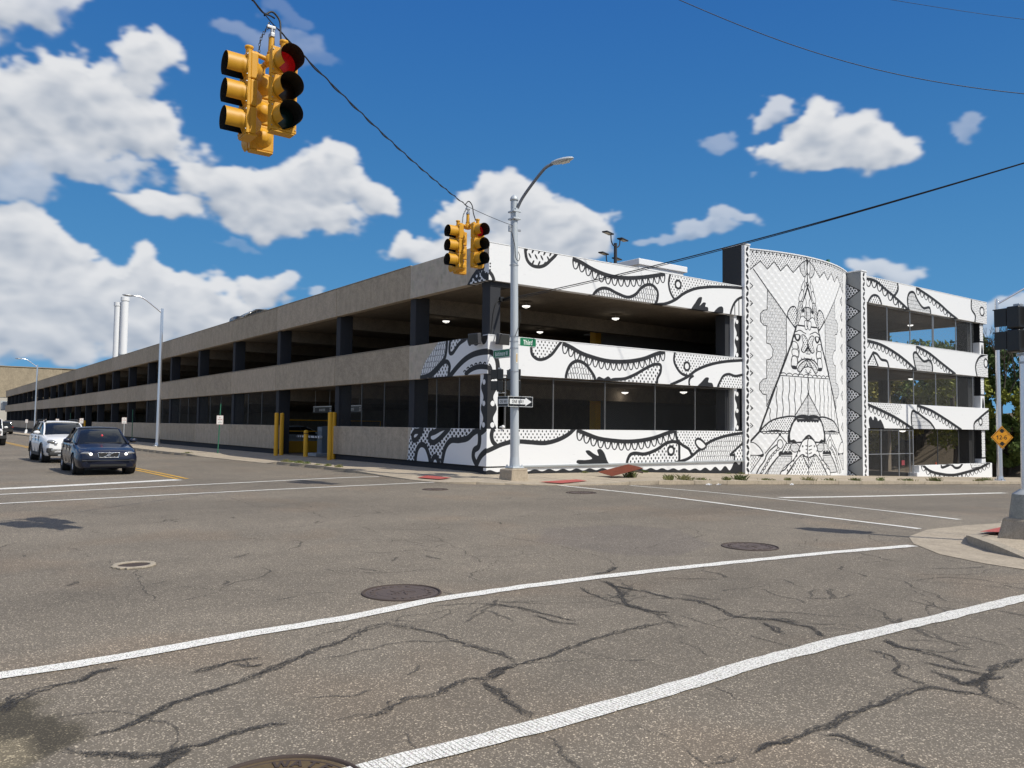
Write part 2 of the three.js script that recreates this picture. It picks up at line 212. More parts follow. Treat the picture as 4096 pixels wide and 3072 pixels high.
const CRACKS = [[0.09,[[-14.39,16.07],[-14.27,15.82],[-14.09,15.69],[-13.94,15.64],[-13.81,15.53],[-13.66,15.5]]],[0.075,[[-12.11,15.68],[-12.42,15.8],[-12.76,16.01],[-13.0,16.18],[-13.19,16.26],[-13.44,16.37],[-13.66,16.5],[-13.83,16.65],[-13.97,16.69],[-14.09,16.7]]],[0.07,[[-13.08,17.12],[-13.25,17.06],[-13.44,17.07],[-13.59,17.11],[-13.72,17.12],[-13.81,17.14],[-13.95,17.04],[-14.06,16.93],[-14.19,16.8]]],[0.1,[[-13.66,17.11],[-13.76,17.2],[-13.88,17.27]]],[0.06,[[-13.35,15.89],[-13.18,15.83],[-13.01,15.77],[-12.82,15.77]]],[0.05,[[-13.01,15.77],[-12.98,15.94],[-12.87,15.96]]],[0.025,[[-12.83,11.62],[-12.92,12.41],[-12.98,13.01],[-13.02,13.62]]],[0.02,[[-12.9,5.78],[-12.22,5.54],[-10.84,4.11],[-10.23,3.57]]],[0.03,[[-9.57,1.33],[-9.5,1.94],[-9.28,3.62],[-9.34,5.78],[-8.82,6.46],[-9.04,8.06],[-9.07,8.64]]],[0.02,[[-13.2,9.55],[-13.08,10.14],[-13.11,10.59]]],[0.02,[[-12.93,10.86],[-12.97,11.33]]],[0.02,[[-12.86,12.67],[-12.56,13.08],[-12.17,13.49],[-11.87,13.63],[-11.68,14.05]]],[0.02,[[-12.46,6.34],[-11.45,6.79],[-10.1,6.27],[-8.82,6.46]]],[0.025,[[-9.34,5.78],[-7.74,6.37]]],[0.05,[[-12.36,15.81],[-12.13,15.67],[-11.84,15.48],[-11.7,15.44],[-11.62,15.56],[-11.51,15.77],[-11.48,16.04],[-11.47,16.32],[-11.42,16.58],[-11.38,16.82],[-11.35,16.9]]],[0.05,[[-12.99,17.15],[-12.7,17.25],[-12.58,17.21],[-12.4,17.12],[-12.21,17.14],[-12.06,17.06],[-11.88,17.03],[-11.8,17.08],[-11.52,16.95],[-11.27,16.92],[-10.99,16.84],[-10.71,16.75],[-10.44,16.71],[-10.16,16.67],[-9.84,16.67],[-9.58,16.67]]],[0.08,[[-11.77,17.06],[-11.6,16.95],[-11.5,16.94]]],[0.06,[[-11.87,17.06],[-11.89,17.27],[-11.95,17.54],[-12.02,17.8]]],[0.035,[[-12.09,18.0],[-12.14,18.17],[-12.21,18.38],[-12.23,18.49]]],[0.025,[[-11.69,15.44],[-11.38,15.28],[-10.8,15.3],[-10.58,15.15],[-10.44,15.06]]],[0.05,[[-10.62,15.21],[-10.41,15.47],[-10.38,15.79],[-10.29,16.16],[-10.25,16.26]]],[0.05,[[-10.43,15.83],[-10.45,16.12],[-10.36,16.33]]],[0.05,[[-9.3,15.1],[-9.46,15.51],[-9.49,15.87],[-9.52,16.19],[-9.54,16.51],[-9.6,16.69]]],[0.09,[[-8.87,14.98],[-9.07,15.46],[-9.45,15.98],[-9.48,16.31],[-9.35,16.47]]],[0.03,[[-8.24,14.56],[-7.9,14.05],[-7.8,13.79],[-7.7,12.79],[-7.76,12.06],[-7.76,11.16]]],[0.09,[[-8.76,14.69],[-8.48,14.68],[-8.16,14.48]]],[0.09,[[-8.97,15.2],[-8.93,15.66],[-8.94,16.09]]],[0.03,[[-8.78,10.17],[-8.68,10.82],[-8.65,11.07],[-8.85,11.89],[-8.97,12.38],[-9.22,13.06],[-9.29,13.39],[-9.26,13.56],[-9.66,13.85],[-9.86,13.98],[-10.01,14.3],[-10.05,14.55]]],[0.02,[[-9.26,13.56],[-9.08,13.38],[-8.97,13.67],[-8.54,13.8],[-8.19,13.86]]],[0.02,[[-8.92,12.31],[-8.58,12.35],[-8.17,12.6],[-7.98,12.9]]],[0.02,[[-7.48,6.22],[-7.6,7.54],[-7.85,8.76]]],[0.02,[[-11.03,12.84],[-11.02,13.17],[-10.95,13.46],[-10.92,13.94]]],[0.025,[[-9.03,9.5],[-9.18,10.41]]],[0.02,[[-10.0,10.35],[-9.46,10.46]]],[0.02,[[-12.7,17.52],[-12.71,17.69],[-12.71,17.8]]],[0.02,[[-11.56,18.15],[-11.57,18.33],[-11.58,18.45]]],[0.02,[[-3.59,6.25],[-3.0,6.03],[-2.87,8.15],[-3.41,10.52],[-3.25,10.96]]],[0.02,[[-5.3,5.83],[-4.11,5.86],[-2.96,6.05]]],[0.02,[[-5.77,9.14],[-5.51,10.14],[-4.96,10.94],[-4.78,11.2]]],[0.02,[[-3.64,3.55],[-2.47,3.13],[-1.6,3.57],[-2.45,5.75]]],[0.1,[[-8.91,16.07],[-8.85,16.24],[-8.85,16.47],[-9.03,16.85],[-8.95,17.01],[-8.81,17.18],[-8.74,17.34]]],[0.035,[[-8.74,17.34],[-8.57,17.52],[-8.38,17.73]]],[0.04,[[-9.41,16.52],[-9.44,16.84],[-9.46,17.14],[-9.47,17.4],[-9.47,17.64],[-9.53,17.83]]],[0.1,[[-8.81,17.18],[-8.85,17.34],[-8.85,17.48],[-9.0,17.71]]],[0.04,[[-8.8,17.51],[-8.68,17.59],[-8.61,17.78]]],[0.05,[[-8.98,17.1],[-9.1,17.31],[-9.2,17.48]]],[0.09,[[-8.64,18.02],[-8.77,18.17],[-8.76,18.36],[-8.78,18.56],[-8.87,18.8]]],[0.05,[[-9.05,18.04],[-9.07,18.25],[-9.23,18.46],[-9.45,18.51],[-9.51,18.65],[-9.53,18.81]]],[0.06,[[-9.05,18.48],[-9.01,18.66],[-8.96,18.93]]],[0.08,[[-9.14,18.57],[-9.24,18.78],[-9.31,18.92],[-9.06,18.91],[-8.64,18.86],[-8.32,18.87]]],[0.12,[[-9.31,18.92],[-9.13,18.95],[-8.91,18.96]]],[0.04,[[-8.72,18.21],[-8.65,18.43],[-8.37,18.56]]],[0.05,[[-9.06,18.91],[-9.43,19.08]]],[0.075,[[-11.42,18.8],[-11.12,18.79],[-10.88,18.81],[-10.63,18.8],[-10.32,18.77],[-10.04,18.78],[-9.7,18.77],[-9.53,18.81],[-9.5,18.95],[-9.43,19.08],[-9.45,19.18],[-9.51,19.33]]],[0.08,[[-10.86,18.84],[-10.79,18.95],[-10.81,19.07],[-10.81,19.2],[-10.83,19.35],[-10.84,19.44]]],[0.03,[[-11.6,18.54],[-11.63,18.66],[-11.65,18.77],[-11.68,18.85]]],[0.03,[[-11.43,18.8],[-11.56,18.81],[-11.65,18.77]]],[0.025,[[-11.61,18.71],[-11.52,18.73],[-11.56,18.81]]],[0.03,[[-2.37,14.32],[-3.15,14.79],[-3.58,15.27]]],[0.02,[[-3.58,15.27],[-4.29,16.35],[-4.07,17.23]]],[0.02,[[-6.2,16.28],[-6.1,16.84],[-5.64,17.37],[-5.56,17.81]]],[0.02,[[-6.49,17.04],[-6.88,17.59]]],[0.025,[[-5.16,14.67],[-4.79,14.81],[-4.79,15.08]]],[0.02,[[-6.97,14.32],[-6.45,14.57]]],[0.02,[[-8.57,17.52],[-8.36,18.01],[-7.99,18.26]]],[0.03,[[-10.66,17.95],[-10.76,18.21],[-10.7,18.44]]],[0.03,[[2.07,14.25],[3.34,14.39]]],[0.03,[[0.47,12.4],[0.4,13.1],[0.24,13.53]]]];
{
  const wide = [], thin = [];
  for (const [w, p] of CRACKS) {
    if (w <= 0.045) { thin.push(ribbon(p, w * 0.5, 0.005, 0.035, 0.03, 0.7, true)); continue; }
    for (let k = 0; k < 3; k++) wide.push(ribbon(p.map(([x, z]) => [x + (rnd() - 0.5) * w * 0.5, z + (rnd() - 0.5) * w * 0.5]), w * (k ? 0.26 : 0.44), 0.004 + k * 0.0007, 0.03 + 0.012 * k, 0.03, 0.9, true));      // brushed on in ragged passes
    thin.push(ribbon(p, 0.014, 0.0068, 0.03, 0.03, 0.9, true));
  }
  const r3 = mulberry(77);
  const walk = (x, z, a, n, w) => { const p = [[x, z]]; for (let i = 0; i < n; i++) { a += (r3() - 0.5) * 1.1; x += Math.cos(a) * 0.13; z += Math.sin(a) * 0.13; p.push([x, z]); if (n > 6 && r3() < 0.09) walk(x, z, a + (r3() < 0.5 ? 1 : -1), 4, w * 0.8); } thin.push(ribbon(p, w, 0.0048, 0.02, 0.03, 0.8, true)); };
  for (let i = 0; i < 38; i++) walk(-14.5 + r3() * 15, 5 + r3() * 12.5, r3() < 0.6 ? r3() * 0.8 - 0.2 : r3() * 6, 5 + (r3() * 13 | 0), 0.011 + r3() * 0.012);
  for (let i = 0; i < 26; i++) walk(-8.5 + r3() * 3.6, 15.6 + r3() * 3, r3() * 6, 3 + (r3() * 7 | 0), 0.014 + r3() * 0.02);
  for (let i = 0; i < 14; i++) walk(-10.5 + r3() * 3, 14.9 + r3() * 1.6, r3() * 6, 3 + (r3() * 6 | 0), 0.014 + r3() * 0.018);
  for (let i = 0; i < 46; i++) { const x = -15 + r3() * 18, z = 3 + r3() * 14.6, a = r3() * 6.28, l = 0.1 + r3() * 0.35; thin.push(ribbon([[x, z], [x + Math.cos(a) * l * 0.5, z + Math.sin(a) * l * 0.5 + 0.03], [x + Math.cos(a) * l, z + Math.sin(a) * l]], 0.02 + r3() * 0.03, 0.0045, 0.03, 0.03, 0.6, true)); }
  const tarTex = noiseTex(256, (u, v) => { const k = 0.6 + 0.3 * tile(u, v, 5) + (rnd() - 0.5) * 0.5; return [k, k, k]; });
  const rag = noiseTex(512, (u, v) => { const k = smooth(-0.32, 0.28, tile(u, v, 7) * 0.9 + tile(u, v, 22, 5) * 0.7 + (rnd() - 0.5) * 0.5) * 0.78; return [k, k, k]; }, false);      // worn through in places
  tag(mesh('crack_sealant', wide.map(clean), std(col(0.115, 0.108, 0.10), 0.85, { map: at(tarTex, 2), alphaMap: at(rag, 0.9), transparent: true })), 'dark tar bands sealing the wandering road cracks', 'sealant', null, 'structure');
  tag(mesh('road_crack', thin.map(clean), std(col(0.075, 0.068, 0.06), 0.95, { alphaMap: at(rag, 1.3), transparent: true })), 'thin open cracks wandering across the asphalt', 'crack', null, 'structure');
}
// painted lines
const wornPaint = (ribs) => canvas(512, 128, (g, w, h) => { g.fillStyle = '#e9e7e0'; g.fillRect(0, 0, w, h); const r = mulberry(3); if (ribs) for (let x = 0; x < w; x += 16) { g.fillStyle = `rgba(120,116,108,${0.25 + r() * 0.35})`; g.fillRect(x + r() * 2, 0, 4, h); } for (let i = 0; i < 2600; i++) { g.fillStyle = `rgba(${90 + r() * 60},${88 + r() * 55},${80 + r() * 50},${r() * r() * 0.8})`; g.beginPath(); g.ellipse(r() * w, r() * h, 0.5 + r() * 3, 0.5 + r() * 1.6, 0, 0, 7); g.fill(); } });
const chip = noiseTex(512, (u, v) => { const k = smooth(-0.62, -0.36, tile(u, v, 9) * 0.7 + tile(u, v, 26, 4) * 0.5 + (rnd() - 0.5) * 0.35); return [k, k, k]; }, false);      // chips where the paint has gone
const paintMat = (c, ribs, tint = col(0.97)) => { const t = ctex(c); t.wrapS = t.wrapT = THREE.RepeatWrapping; t.repeat.set(ribs ? 1.1 : 0.7, 3); return std(tint, 0.75, { map: t, alphaMap: at(chip, 1), transparent: true }); };
const PW = paintMat(wornPaint(false), false), PR = paintMat(wornPaint(true), true), PY = paintMat(wornPaint(false), false, col(0.86, 0.50, 0.06));
const mark = (name, label, cat, pts, w, m, group, jit = 0.011) => tag(mesh(name, ribbon(pts, w, 0.008, jit, 0.12, 0.06), m), label, cat, group, 'structure');
mark('crosswalk_line', 'white crosswalk line with a kink running past the round manhole cover', 'road marking', [[-14.9, 15.27], [-14.34, 15.27], [-13.72, 15.26], [-13.25, 15.2], [-12.56, 15.11], [-11.82, 15.06], [-11.3, 14.96], [-10.92, 14.88], [-10.29, 14.84], [-9.16, 14.85], [-7.67, 14.95], [-6.83, 15.04], [-4.93, 15.27], [-3.37, 15.54]], 0.165, PW);
mark('crosswalk_line', 'ribbed white crosswalk line beside the yellowed water cover', 'road marking', [[-13.9, 17.85], [-13.08, 17.88], [-12.05, 17.91], [-10.92, 17.89], [-9.98, 17.85], [-8.85, 17.86], [-7.55, 17.91], [-5.97, 17.97], [-4.6, 18.0]], 0.165, PR);
mark('stop_line', 'thick white stop line in front of the dark blue sedan', 'road marking', [[-14.5, -0.95], [-13.17, -1.18], [-8.8, -2.56]], 0.46, PW);
mark('crosswalk_line', 'thin white line between the stop line and the junction', 'road marking', [[-14.5, 0.72], [-13.29, 0.5], [-8, -0.6], [-4.11, -1.37], [-3.16, -1.3]], 0.16, PW);
mark('crosswalk_line', 'thin white line along the junction side of the left crossing', 'road marking', [[-14.5, 2.95], [-13.45, 2.77], [-8, 2.0], [-2.85, 1.51]], 0.14, PW);
mark('crosswalk_line', 'long thin white line from the red ramp pad across the street', 'road marking', [[-0.4, 4.0], [-0.5, 8.48], [-1.06, 12.14], [-1.31, 14.6]], 0.14, PW);
mark('crosswalk_line', 'long thin white line on the garage side of the right crossing', 'road marking', [[1.5, 5.0], [1.8, 7.5], [1.51, 10.41], [0.75, 14.3]], 0.14, PW);
mark('stop_line', 'white stop line across the sloping street before the curved mural', 'road marking', [[2.2, 9.45], [5.1, 9.5], [15.5, 9.1]], 0.28, PW);
for (const dx of [-0.13, 0.13]) mark('centre_line', 'yellow stripe of the double centre line beside the dark blue sedan', 'road marking', [[-8.61 + dx, -2.9], [-8.66 + dx, -8.2], [-9.0 + dx, -35], [-9.0 + dx, -160]], 0.11, PY, 'double yellow centre line');

// pavement on the garage side: flags between the kerb line and the wall foot
const CURB = [[-4.1, -240, .13], [-4.1, -60, .13], [-4.1, -36, .13], [-4.05, -24, .13], [-3.75, -20.5, .12], [-3.45, -19, .02], [-3.3, -14, .02], [-3.1, -11, .02], [-2.95, -10.2, .11], [-2.85, -7.5, .12], [-2.75, -4.2, .10], [-2.72, -2.0, .03], [-2.87, 0.55, .02], [-2.6, 1.95, .03], [-2.1, 2.6, .06], [-1.47, 3.1, .04], [-0.8, 3.64, .02], [0.14, 4.3, .02], [0.95, 4.5, .04], [1.8, 4.5, .1], [3, 4.5, .13], [22, 4.5, .13], [40, 4.5, .13], [70, 4.5, .13]];
const inner = (x, z) => (z < -0.4 && x < 0.5 ? hRoad(0, z) + 0.10 : x < 6 ? 0.06 - 0.01 * x : x < 13 ? 0.0 - 0.036 * (x - 6) : x < 22 ? -0.25 - 0.036 * (x - 13) : -0.575 - 0.033 * (x - 22));
{
  const sw = tag(new THREE.Group(), 'pale concrete pavement running round the garage corner', 'pavement', null, 'structure'); sw.name = 'sidewalk'; scene.add(sw);
  const kb = tag(new THREE.Group(), 'concrete kerb edging the pavement round the garage', 'kerb', null, 'structure'); kb.name = 'kerb'; scene.add(kb);
  // resample the kerb line
  const P = []; for (let i = 0; i < CURB.length - 1; i++) { const [a, b, c] = CURB[i], [d, e, f] = CURB[i + 1], L = Math.hypot(d - a, e - b), step = b < -60 ? 12 : 1.6, n = Math.max(1, Math.round(L / step)); for (let k = 0; k < n; k++) P.push([mix(a, d, k / n), mix(b, e, k / n), mix(c, f, k / n)]); } P.push(CURB[CURB.length - 1]);
  const innerPt = (i) => { const [x, z] = P[i]; if (z < -0.8) return [0.14, Math.min(z, -0.8)]; if (x > 0.6) return [x, -0.1]; const t = clamp((z + 0.8) / 5.2, 0, 1); return t < 0.5 ? [0.14, mix(-0.8, 0.0, t * 2)] : [mix(0.14, 0.7, (t - 0.5) * 2), -0.05]; };
  const nrm = (i) => { const a = P[Math.max(0, i - 1)], b = P[Math.min(P.length - 1, i + 1)], d = Math.hypot(b[0] - a[0], b[1] - a[1]); return [(b[1] - a[1]) / d, -(b[0] - a[0]) / d]; };
  const quad = (c) => { const g = new THREE.BufferGeometry(); g.setAttribute('position', new THREE.Float32BufferAttribute(c.flat(), 3)); const idx = []; for (let k = 0; k + 3 < c.length; k += 2) idx.push(k, k + 1, k + 2, k + 2, k + 1, k + 3); g.setIndex(idx); g.computeVertexNormals(); return g; };
  for (let i = 0; i < P.length - 1; i++) {
    const A = P[i], B = P[i + 1], na = nrm(i), nb = nrm(i + 1), KW = 0.17, ra = hRoad(A[0], A[1]), rb = hRoad(B[0], B[1]);
    const drop = i % 4 === 2 ? 0.006 : 0;
    // kerb stone: face, top, back lip
    const ka = [[A[0], ra - 0.05, A[1]], [A[0] + na[0] * -0.015, ra + A[2] - drop, A[1] + na[1] * -0.015], [A[0] - na[0] * KW, ra + A[2] + 0.004 - drop, A[1] - na[1] * KW], [A[0] - na[0] * KW, ra - 0.05, A[1] - na[1] * KW]];
    const kbp = [[B[0], rb - 0.05, B[1]], [B[0] + nb[0] * -0.015, rb + B[2] - drop, B[1] + nb[1] * -0.015], [B[0] - nb[0] * KW, rb + B[2] + 0.004 - drop, B[1] - nb[1] * KW], [B[0] - nb[0] * KW, rb - 0.05, B[1] - nb[1] * KW]];
    const sh = 0.006 / Math.hypot(B[0] - A[0], B[1] - A[1]); const lerp3 = (p, q, t) => p.map((v, k) => mix(v, q[k], t));
    const strip = []; for (let k = 0; k < 4; k++) strip.push(lerp3(ka[k], kbp[k], sh), lerp3(ka[k], kbp[k], 1 - sh));
    const kg = quad(strip); { const ix = [...kg.index.array]; kg.setIndex(ix.reverse()); kg.computeVertexNormals(); }
    mesh('kerb_stone', planarUV(kg), M.kerb, kb);
    // flags across the width
    const ia = innerPt(i), ib = innerPt(i + 1), W = Math.hypot(ia[0] - A[0], ia[1] - A[1]), n = A[1] < -60 ? 1 : Math.max(1, Math.round(W / 1.6));
    const oa = [A[0] - na[0] * (KW + 0.012), ra + A[2], A[1] - na[1] * (KW + 0.012)], ob = [B[0] - nb[0] * (KW + 0.012), rb + B[2], B[1] - nb[1] * (KW + 0.012)];
    const ea = [ia[0], Math.max(inner(ia[0], ia[1]), A[0] > 13 ? -9 : -9), ia[1]], eb = [ib[0], inner(ib[0], ib[1]), ib[1]];
    for (let k = 0; k < n; k++) {
      const t0 = k / n + (k ? 0.004 : 0), t1 = (k + 1) / n, d = (rnd() - 0.5) * 0.006;
      const p = [lerp3(oa, ea, t0), lerp3(oa, ea, t1), lerp3(ob, eb, t0), lerp3(ob, eb, t1)].map(([x, y, z]) => [x, y + d, z]);
      const s2 = 0.005, q = [lerp3(p[0], p[2], s2), lerp3(p[1], p[3], s2), lerp3(p[0], p[2], 1 - s2), lerp3(p[1], p[3], 1 - s2)], c = [q[0], q[2], q[1], q[3]];
      const down = (v) => [v[0], v[1] - 0.12, v[2]], loop = [q[0], q[2], q[3], q[1], q[0]], side = []; for (const v of loop) side.push(v, down(v));
      const g = quad(c), s = quad(side); if (g.attributes.normal.getY(0) < 0) { g.setIndex([...g.index.array].reverse()); g.computeVertexNormals(); }
      mesh('paving_slab', [planarUV(g, 1, 1, rnd() * 7, rnd() * 7), planarUV(s)], (i * 3 + k * 5) % 7 < 3 ? M.walkB : M.walk, sw);
    }
  }
  // red tactile pads with domes, one object each
  const red = std(col(0.40, 0.085, 0.07), 0.85, { bumpMap: ctex(canvas(128, 128, (g) => { g.fillStyle = '#555'; g.fillRect(0, 0, 128, 128); g.fillStyle = '#fff'; for (let i = 0; i < 4; i++) for (let j = 0; j < 4; j++) { g.beginPath(); g.arc(16 + i * 32, 16 + j * 32, 8, 0, 7); g.fill(); } }), 1 / 0.24, false), bumpScale: 0.006 });
  const pad = (c, label) => { const g = quad([c[0], c[1], c[3], c[2]]); if (g.attributes.normal.getY(0) < 0) { g.setIndex([...g.index.array].reverse()); g.computeVertexNormals(); } tag(mesh('tactile_pad', planarUV(g), red), label, 'tactile pad'); };
  const sh = (x, z, y) => [x, y, z];
  pad([sh(-2.62, 0.15, 0.052), sh(-1.95, -0.45, 0.066), sh(-1.85, 0.85, 0.068), sh(-2.45, 1.15, 0.056)], 'red studded ramp pad on the garage corner beside the left street');
  pad([sh(-0.5, 3.35, 0.055), sh(1.1, 3.15, 0.068), sh(1.0, 3.75, 0.062), sh(-0.2, 4.0, 0.048)], 'red studded ramp pad right of the grey corner pole');
  // near right corner: gutter apron, raised kerb and pavement round the signal pole
  const O = [[14, 14.75], [6, 14.75], [1.4, 14.8], [-1.3, 14.72], [-2.45, 15.0], [-3.15, 15.43], [-3.84, 16.13], [-4.12, 16.8], [-4.2, 17.6], [-4.25, 20], [-4.25, 30]], I = [[14, 15.35], [6, 15.35], [1.4, 15.38], [-0.6, 15.36], [-1.9, 15.6], [-2.6, 15.95], [-3.15, 16.5], [-3.45, 17.05], [-3.6, 17.7], [-3.65, 20], [-3.65, 30]], J = [[14, 26], [6, 26], [1.6, 26], [0.2, 24], [-0.4, 22], [-0.9, 21], [-1.1, 21], [-1.2, 21.5], [-1.2, 22], [-1.2, 24], [-1.2, 30]], HT = [.14, .14, .13, .03, .05, .14, .13, .03, .03, .13, .14];
  const ap = [], tp = [];
  for (let i = 0; i < O.length; i++) { ap.push([O[i][0], hRoad(...O[i]) + 0.006, O[i][1]], [I[i][0], hRoad(...I[i]) + 0.022, I[i][1]]); }
  const fixUp = (g) => { if (g.attributes.normal.getY(0) < 0) { g.setIndex([...g.index.array].reverse()); g.computeVertexNormals(); } return g; };
  tag(mesh('gutter_apron', planarUV(fixUp(quad(ap))), M.walkB), 'flush concrete gutter apron sweeping round the pole corner', 'gutter', null, 'structure');
  const kf = [], kt = []; for (let i = 0; i < I.length; i++) { const y = hRoad(...I[i]), b = [mix(I[i][0], J[i][0], 0.03), mix(I[i][1], J[i][1], 0.03)]; kf.push([I[i][0], y - 0.02, I[i][1]], [I[i][0], y + HT[i], I[i][1]]); kt.push([I[i][0], y + HT[i], I[i][1]], [b[0], y + HT[i] + 0.004, b[1]]); tp.push([b[0], y + HT[i] - 0.004, b[1]], [J[i][0], y + 0.17, J[i][1]]); }
  tag(mesh('kerb', [planarUV(quad(kf)), planarUV(fixUp(quad(kt)))], M.kerb), 'rounded concrete kerb at the foot of the signal pole corner', 'kerb', null, 'structure');
  tag(mesh('sidewalk', planarUV(fixUp(quad(tp))), M.walk), 'pale concrete pavement corner carrying the aluminium signal pole', 'pavement', null, 'structure');
  pad([sh(-3.3, 17.0, 0.075), sh(-2.35, 16.75, 0.125), sh(-2.3, 17.5, 0.13), sh(-3.42, 17.7, 0.075)], 'red studded ramp pad on the signal pole corner facing the crosswalk');
  pad([sh(-1.5, 15.62, 0.085), sh(-0.5, 15.5, 0.075), sh(-0.45, 15.95, 0.10), sh(-1.3, 16.1, 0.115)], 'red studded ramp pad behind the concrete foot of the signal pole');
}
// manhole covers
const iron = std(col(0.13, 0.10, 0.085), 0.6, { metalness: 0.35, bumpMap: at(concreteBump, 8), bumpScale: 0.002 }), ironB = std(col(0.20, 0.145, 0.075), 0.7, { metalness: 0.2, map: at(concreteTex, 4) });
function manhole(x, z, r, label, opt = {}) {
  const y = hRoad(x, z) + (opt.sink ?? 0.004), t = thing('manhole_cover', label, 'manhole cover', [x, y, z], opt.turn ?? 0);
  mesh('frame', lathe([[r * 0.93, -0.03], [r * 0.93, 0.006], [r * 0.985, 0.007], [r, 0.002], [r, -0.03]], 48), M.rust, t);
  mesh('lid', lathe([[0, 0.0], [r * 0.9, 0.0], [r * 0.915, -0.004], [r * 0.915, -0.03]].map(([a, b]) => [a, b + 0.001]), 48), opt.tan ? ironB : iron, t);
  for (const k of [0.36, 0.6, 0.83]) { const g = new THREE.TorusGeometry(r * k, r * 0.018, 4, 48); g.rotateX(Math.PI / 2); g.scale(1, 0.6, 1); mesh('raised_ring', g, opt.tan ? M.rust : iron, t); }
  const studs = []; for (let k = 0; k < 5; k++) for (let m = 0; m < 3; m++) { const a = k * TAU / 5 + m * 0.2, q = r * (0.12 + m * 0.08); const g = box(-0.02, 0.02, 0, 0.006, -0.008, 0.008); g.rotateY(-a); g.translate(Math.cos(a) * q, 0, Math.sin(a) * q); studs.push(g); }
  mesh('stud', studs, iron, t).userData.kind = 'stuff';
  const around = (txt, q, h, a0, a1, mat) => { const l = []; for (let i = 0; i < txt.length; i++) { if (txt[i] === ' ') continue; const a = mix(a0, a1, (i + 0.5) / txt.length); const g = new TextGeometry(txt[i], { font, size: h, depth: 0.006, curveSegments: 3, bevelEnabled: false }); g.computeBoundingBox(); const bb = g.boundingBox; g.translate(-(bb.min.x + bb.max.x) / 2, -h / 2, 0); g.rotateX(-Math.PI / 2); g.rotateY(-a - Math.PI / 2); g.translate(Math.cos(a) * q, 0, Math.sin(a) * q); l.push(g); } mesh('raised_lettering', l, mat, t); };
  if (opt.text) around(opt.text, r * 0.72, r * 0.17, opt.a0, opt.a1, opt.tan ? M.rust : iron);
  else { const l = []; for (let k = 0; k < 22; k++) { if (k % 11 > 8) continue; const a = k * TAU / 22, g = box(-0.022, 0.022, 0, 0.007, -0.016, 0.016); g.rotateY(-a + (k % 3) * 0.5); g.translate(Math.cos(a) * r * 0.72, 0, Math.sin(a) * r * 0.72); mesh('raised_mark', g, iron, t); } }
}
manhole(-10.96, 14.4, 0.39, 'round rusty manhole cover with ring pattern touching the kinked crosswalk line');
manhole(-13.46, 17.86, 0.39, 'yellowed round water manhole cover beside the ribbed crosswalk line', { tan: true, text: 'WATER', a0: -1.35, a1: 0.0 });
manhole(-5.45, 14.32, 0.39, 'flat worn manhole cover by the pole corner apron');
manhole(-4.16, 3.74, 0.33, 'dark manhole cover in front of the red ramp pad by the left street');
manhole(-1.49, 6.3, 0.38, 'dark round asphalt-filled cover in front of the corner pole');
{ const t = thing('valve_pit', 'sunken valve pit with a ragged pale concrete rim in the road', 'valve pit', [-12.78, 0.004, 11.45]); const ring = []; const s = new THREE.Shape(); for (let i = 0; i < 40; i++) { const a = i / 40 * TAU, r = 0.222 + 0.02 * n2(Math.cos(a) * 3, Math.sin(a) * 3); i ? s.lineTo(Math.cos(a) * r, Math.sin(a) * r) : s.moveTo(Math.cos(a) * r, Math.sin(a) * r); } const hole = new THREE.Path(); hole.absarc(0, 0, 0.178, 0, TAU, true); s.holes.push(hole); const g = new THREE.ExtrudeGeometry(s, { depth: 0.012, bevelEnabled: true, bevelSize: 0.01, bevelThickness: 0.006, bevelSegments: 1, curveSegments: 24 }); g.rotateX(-Math.PI / 2); mesh('concrete_rim', planarUV(g), M.kerb, t); mesh('lid', lathe([[0, 0.001], [0.165, 0.002], [0.17, 0.004]], 32), M.rust, t); }

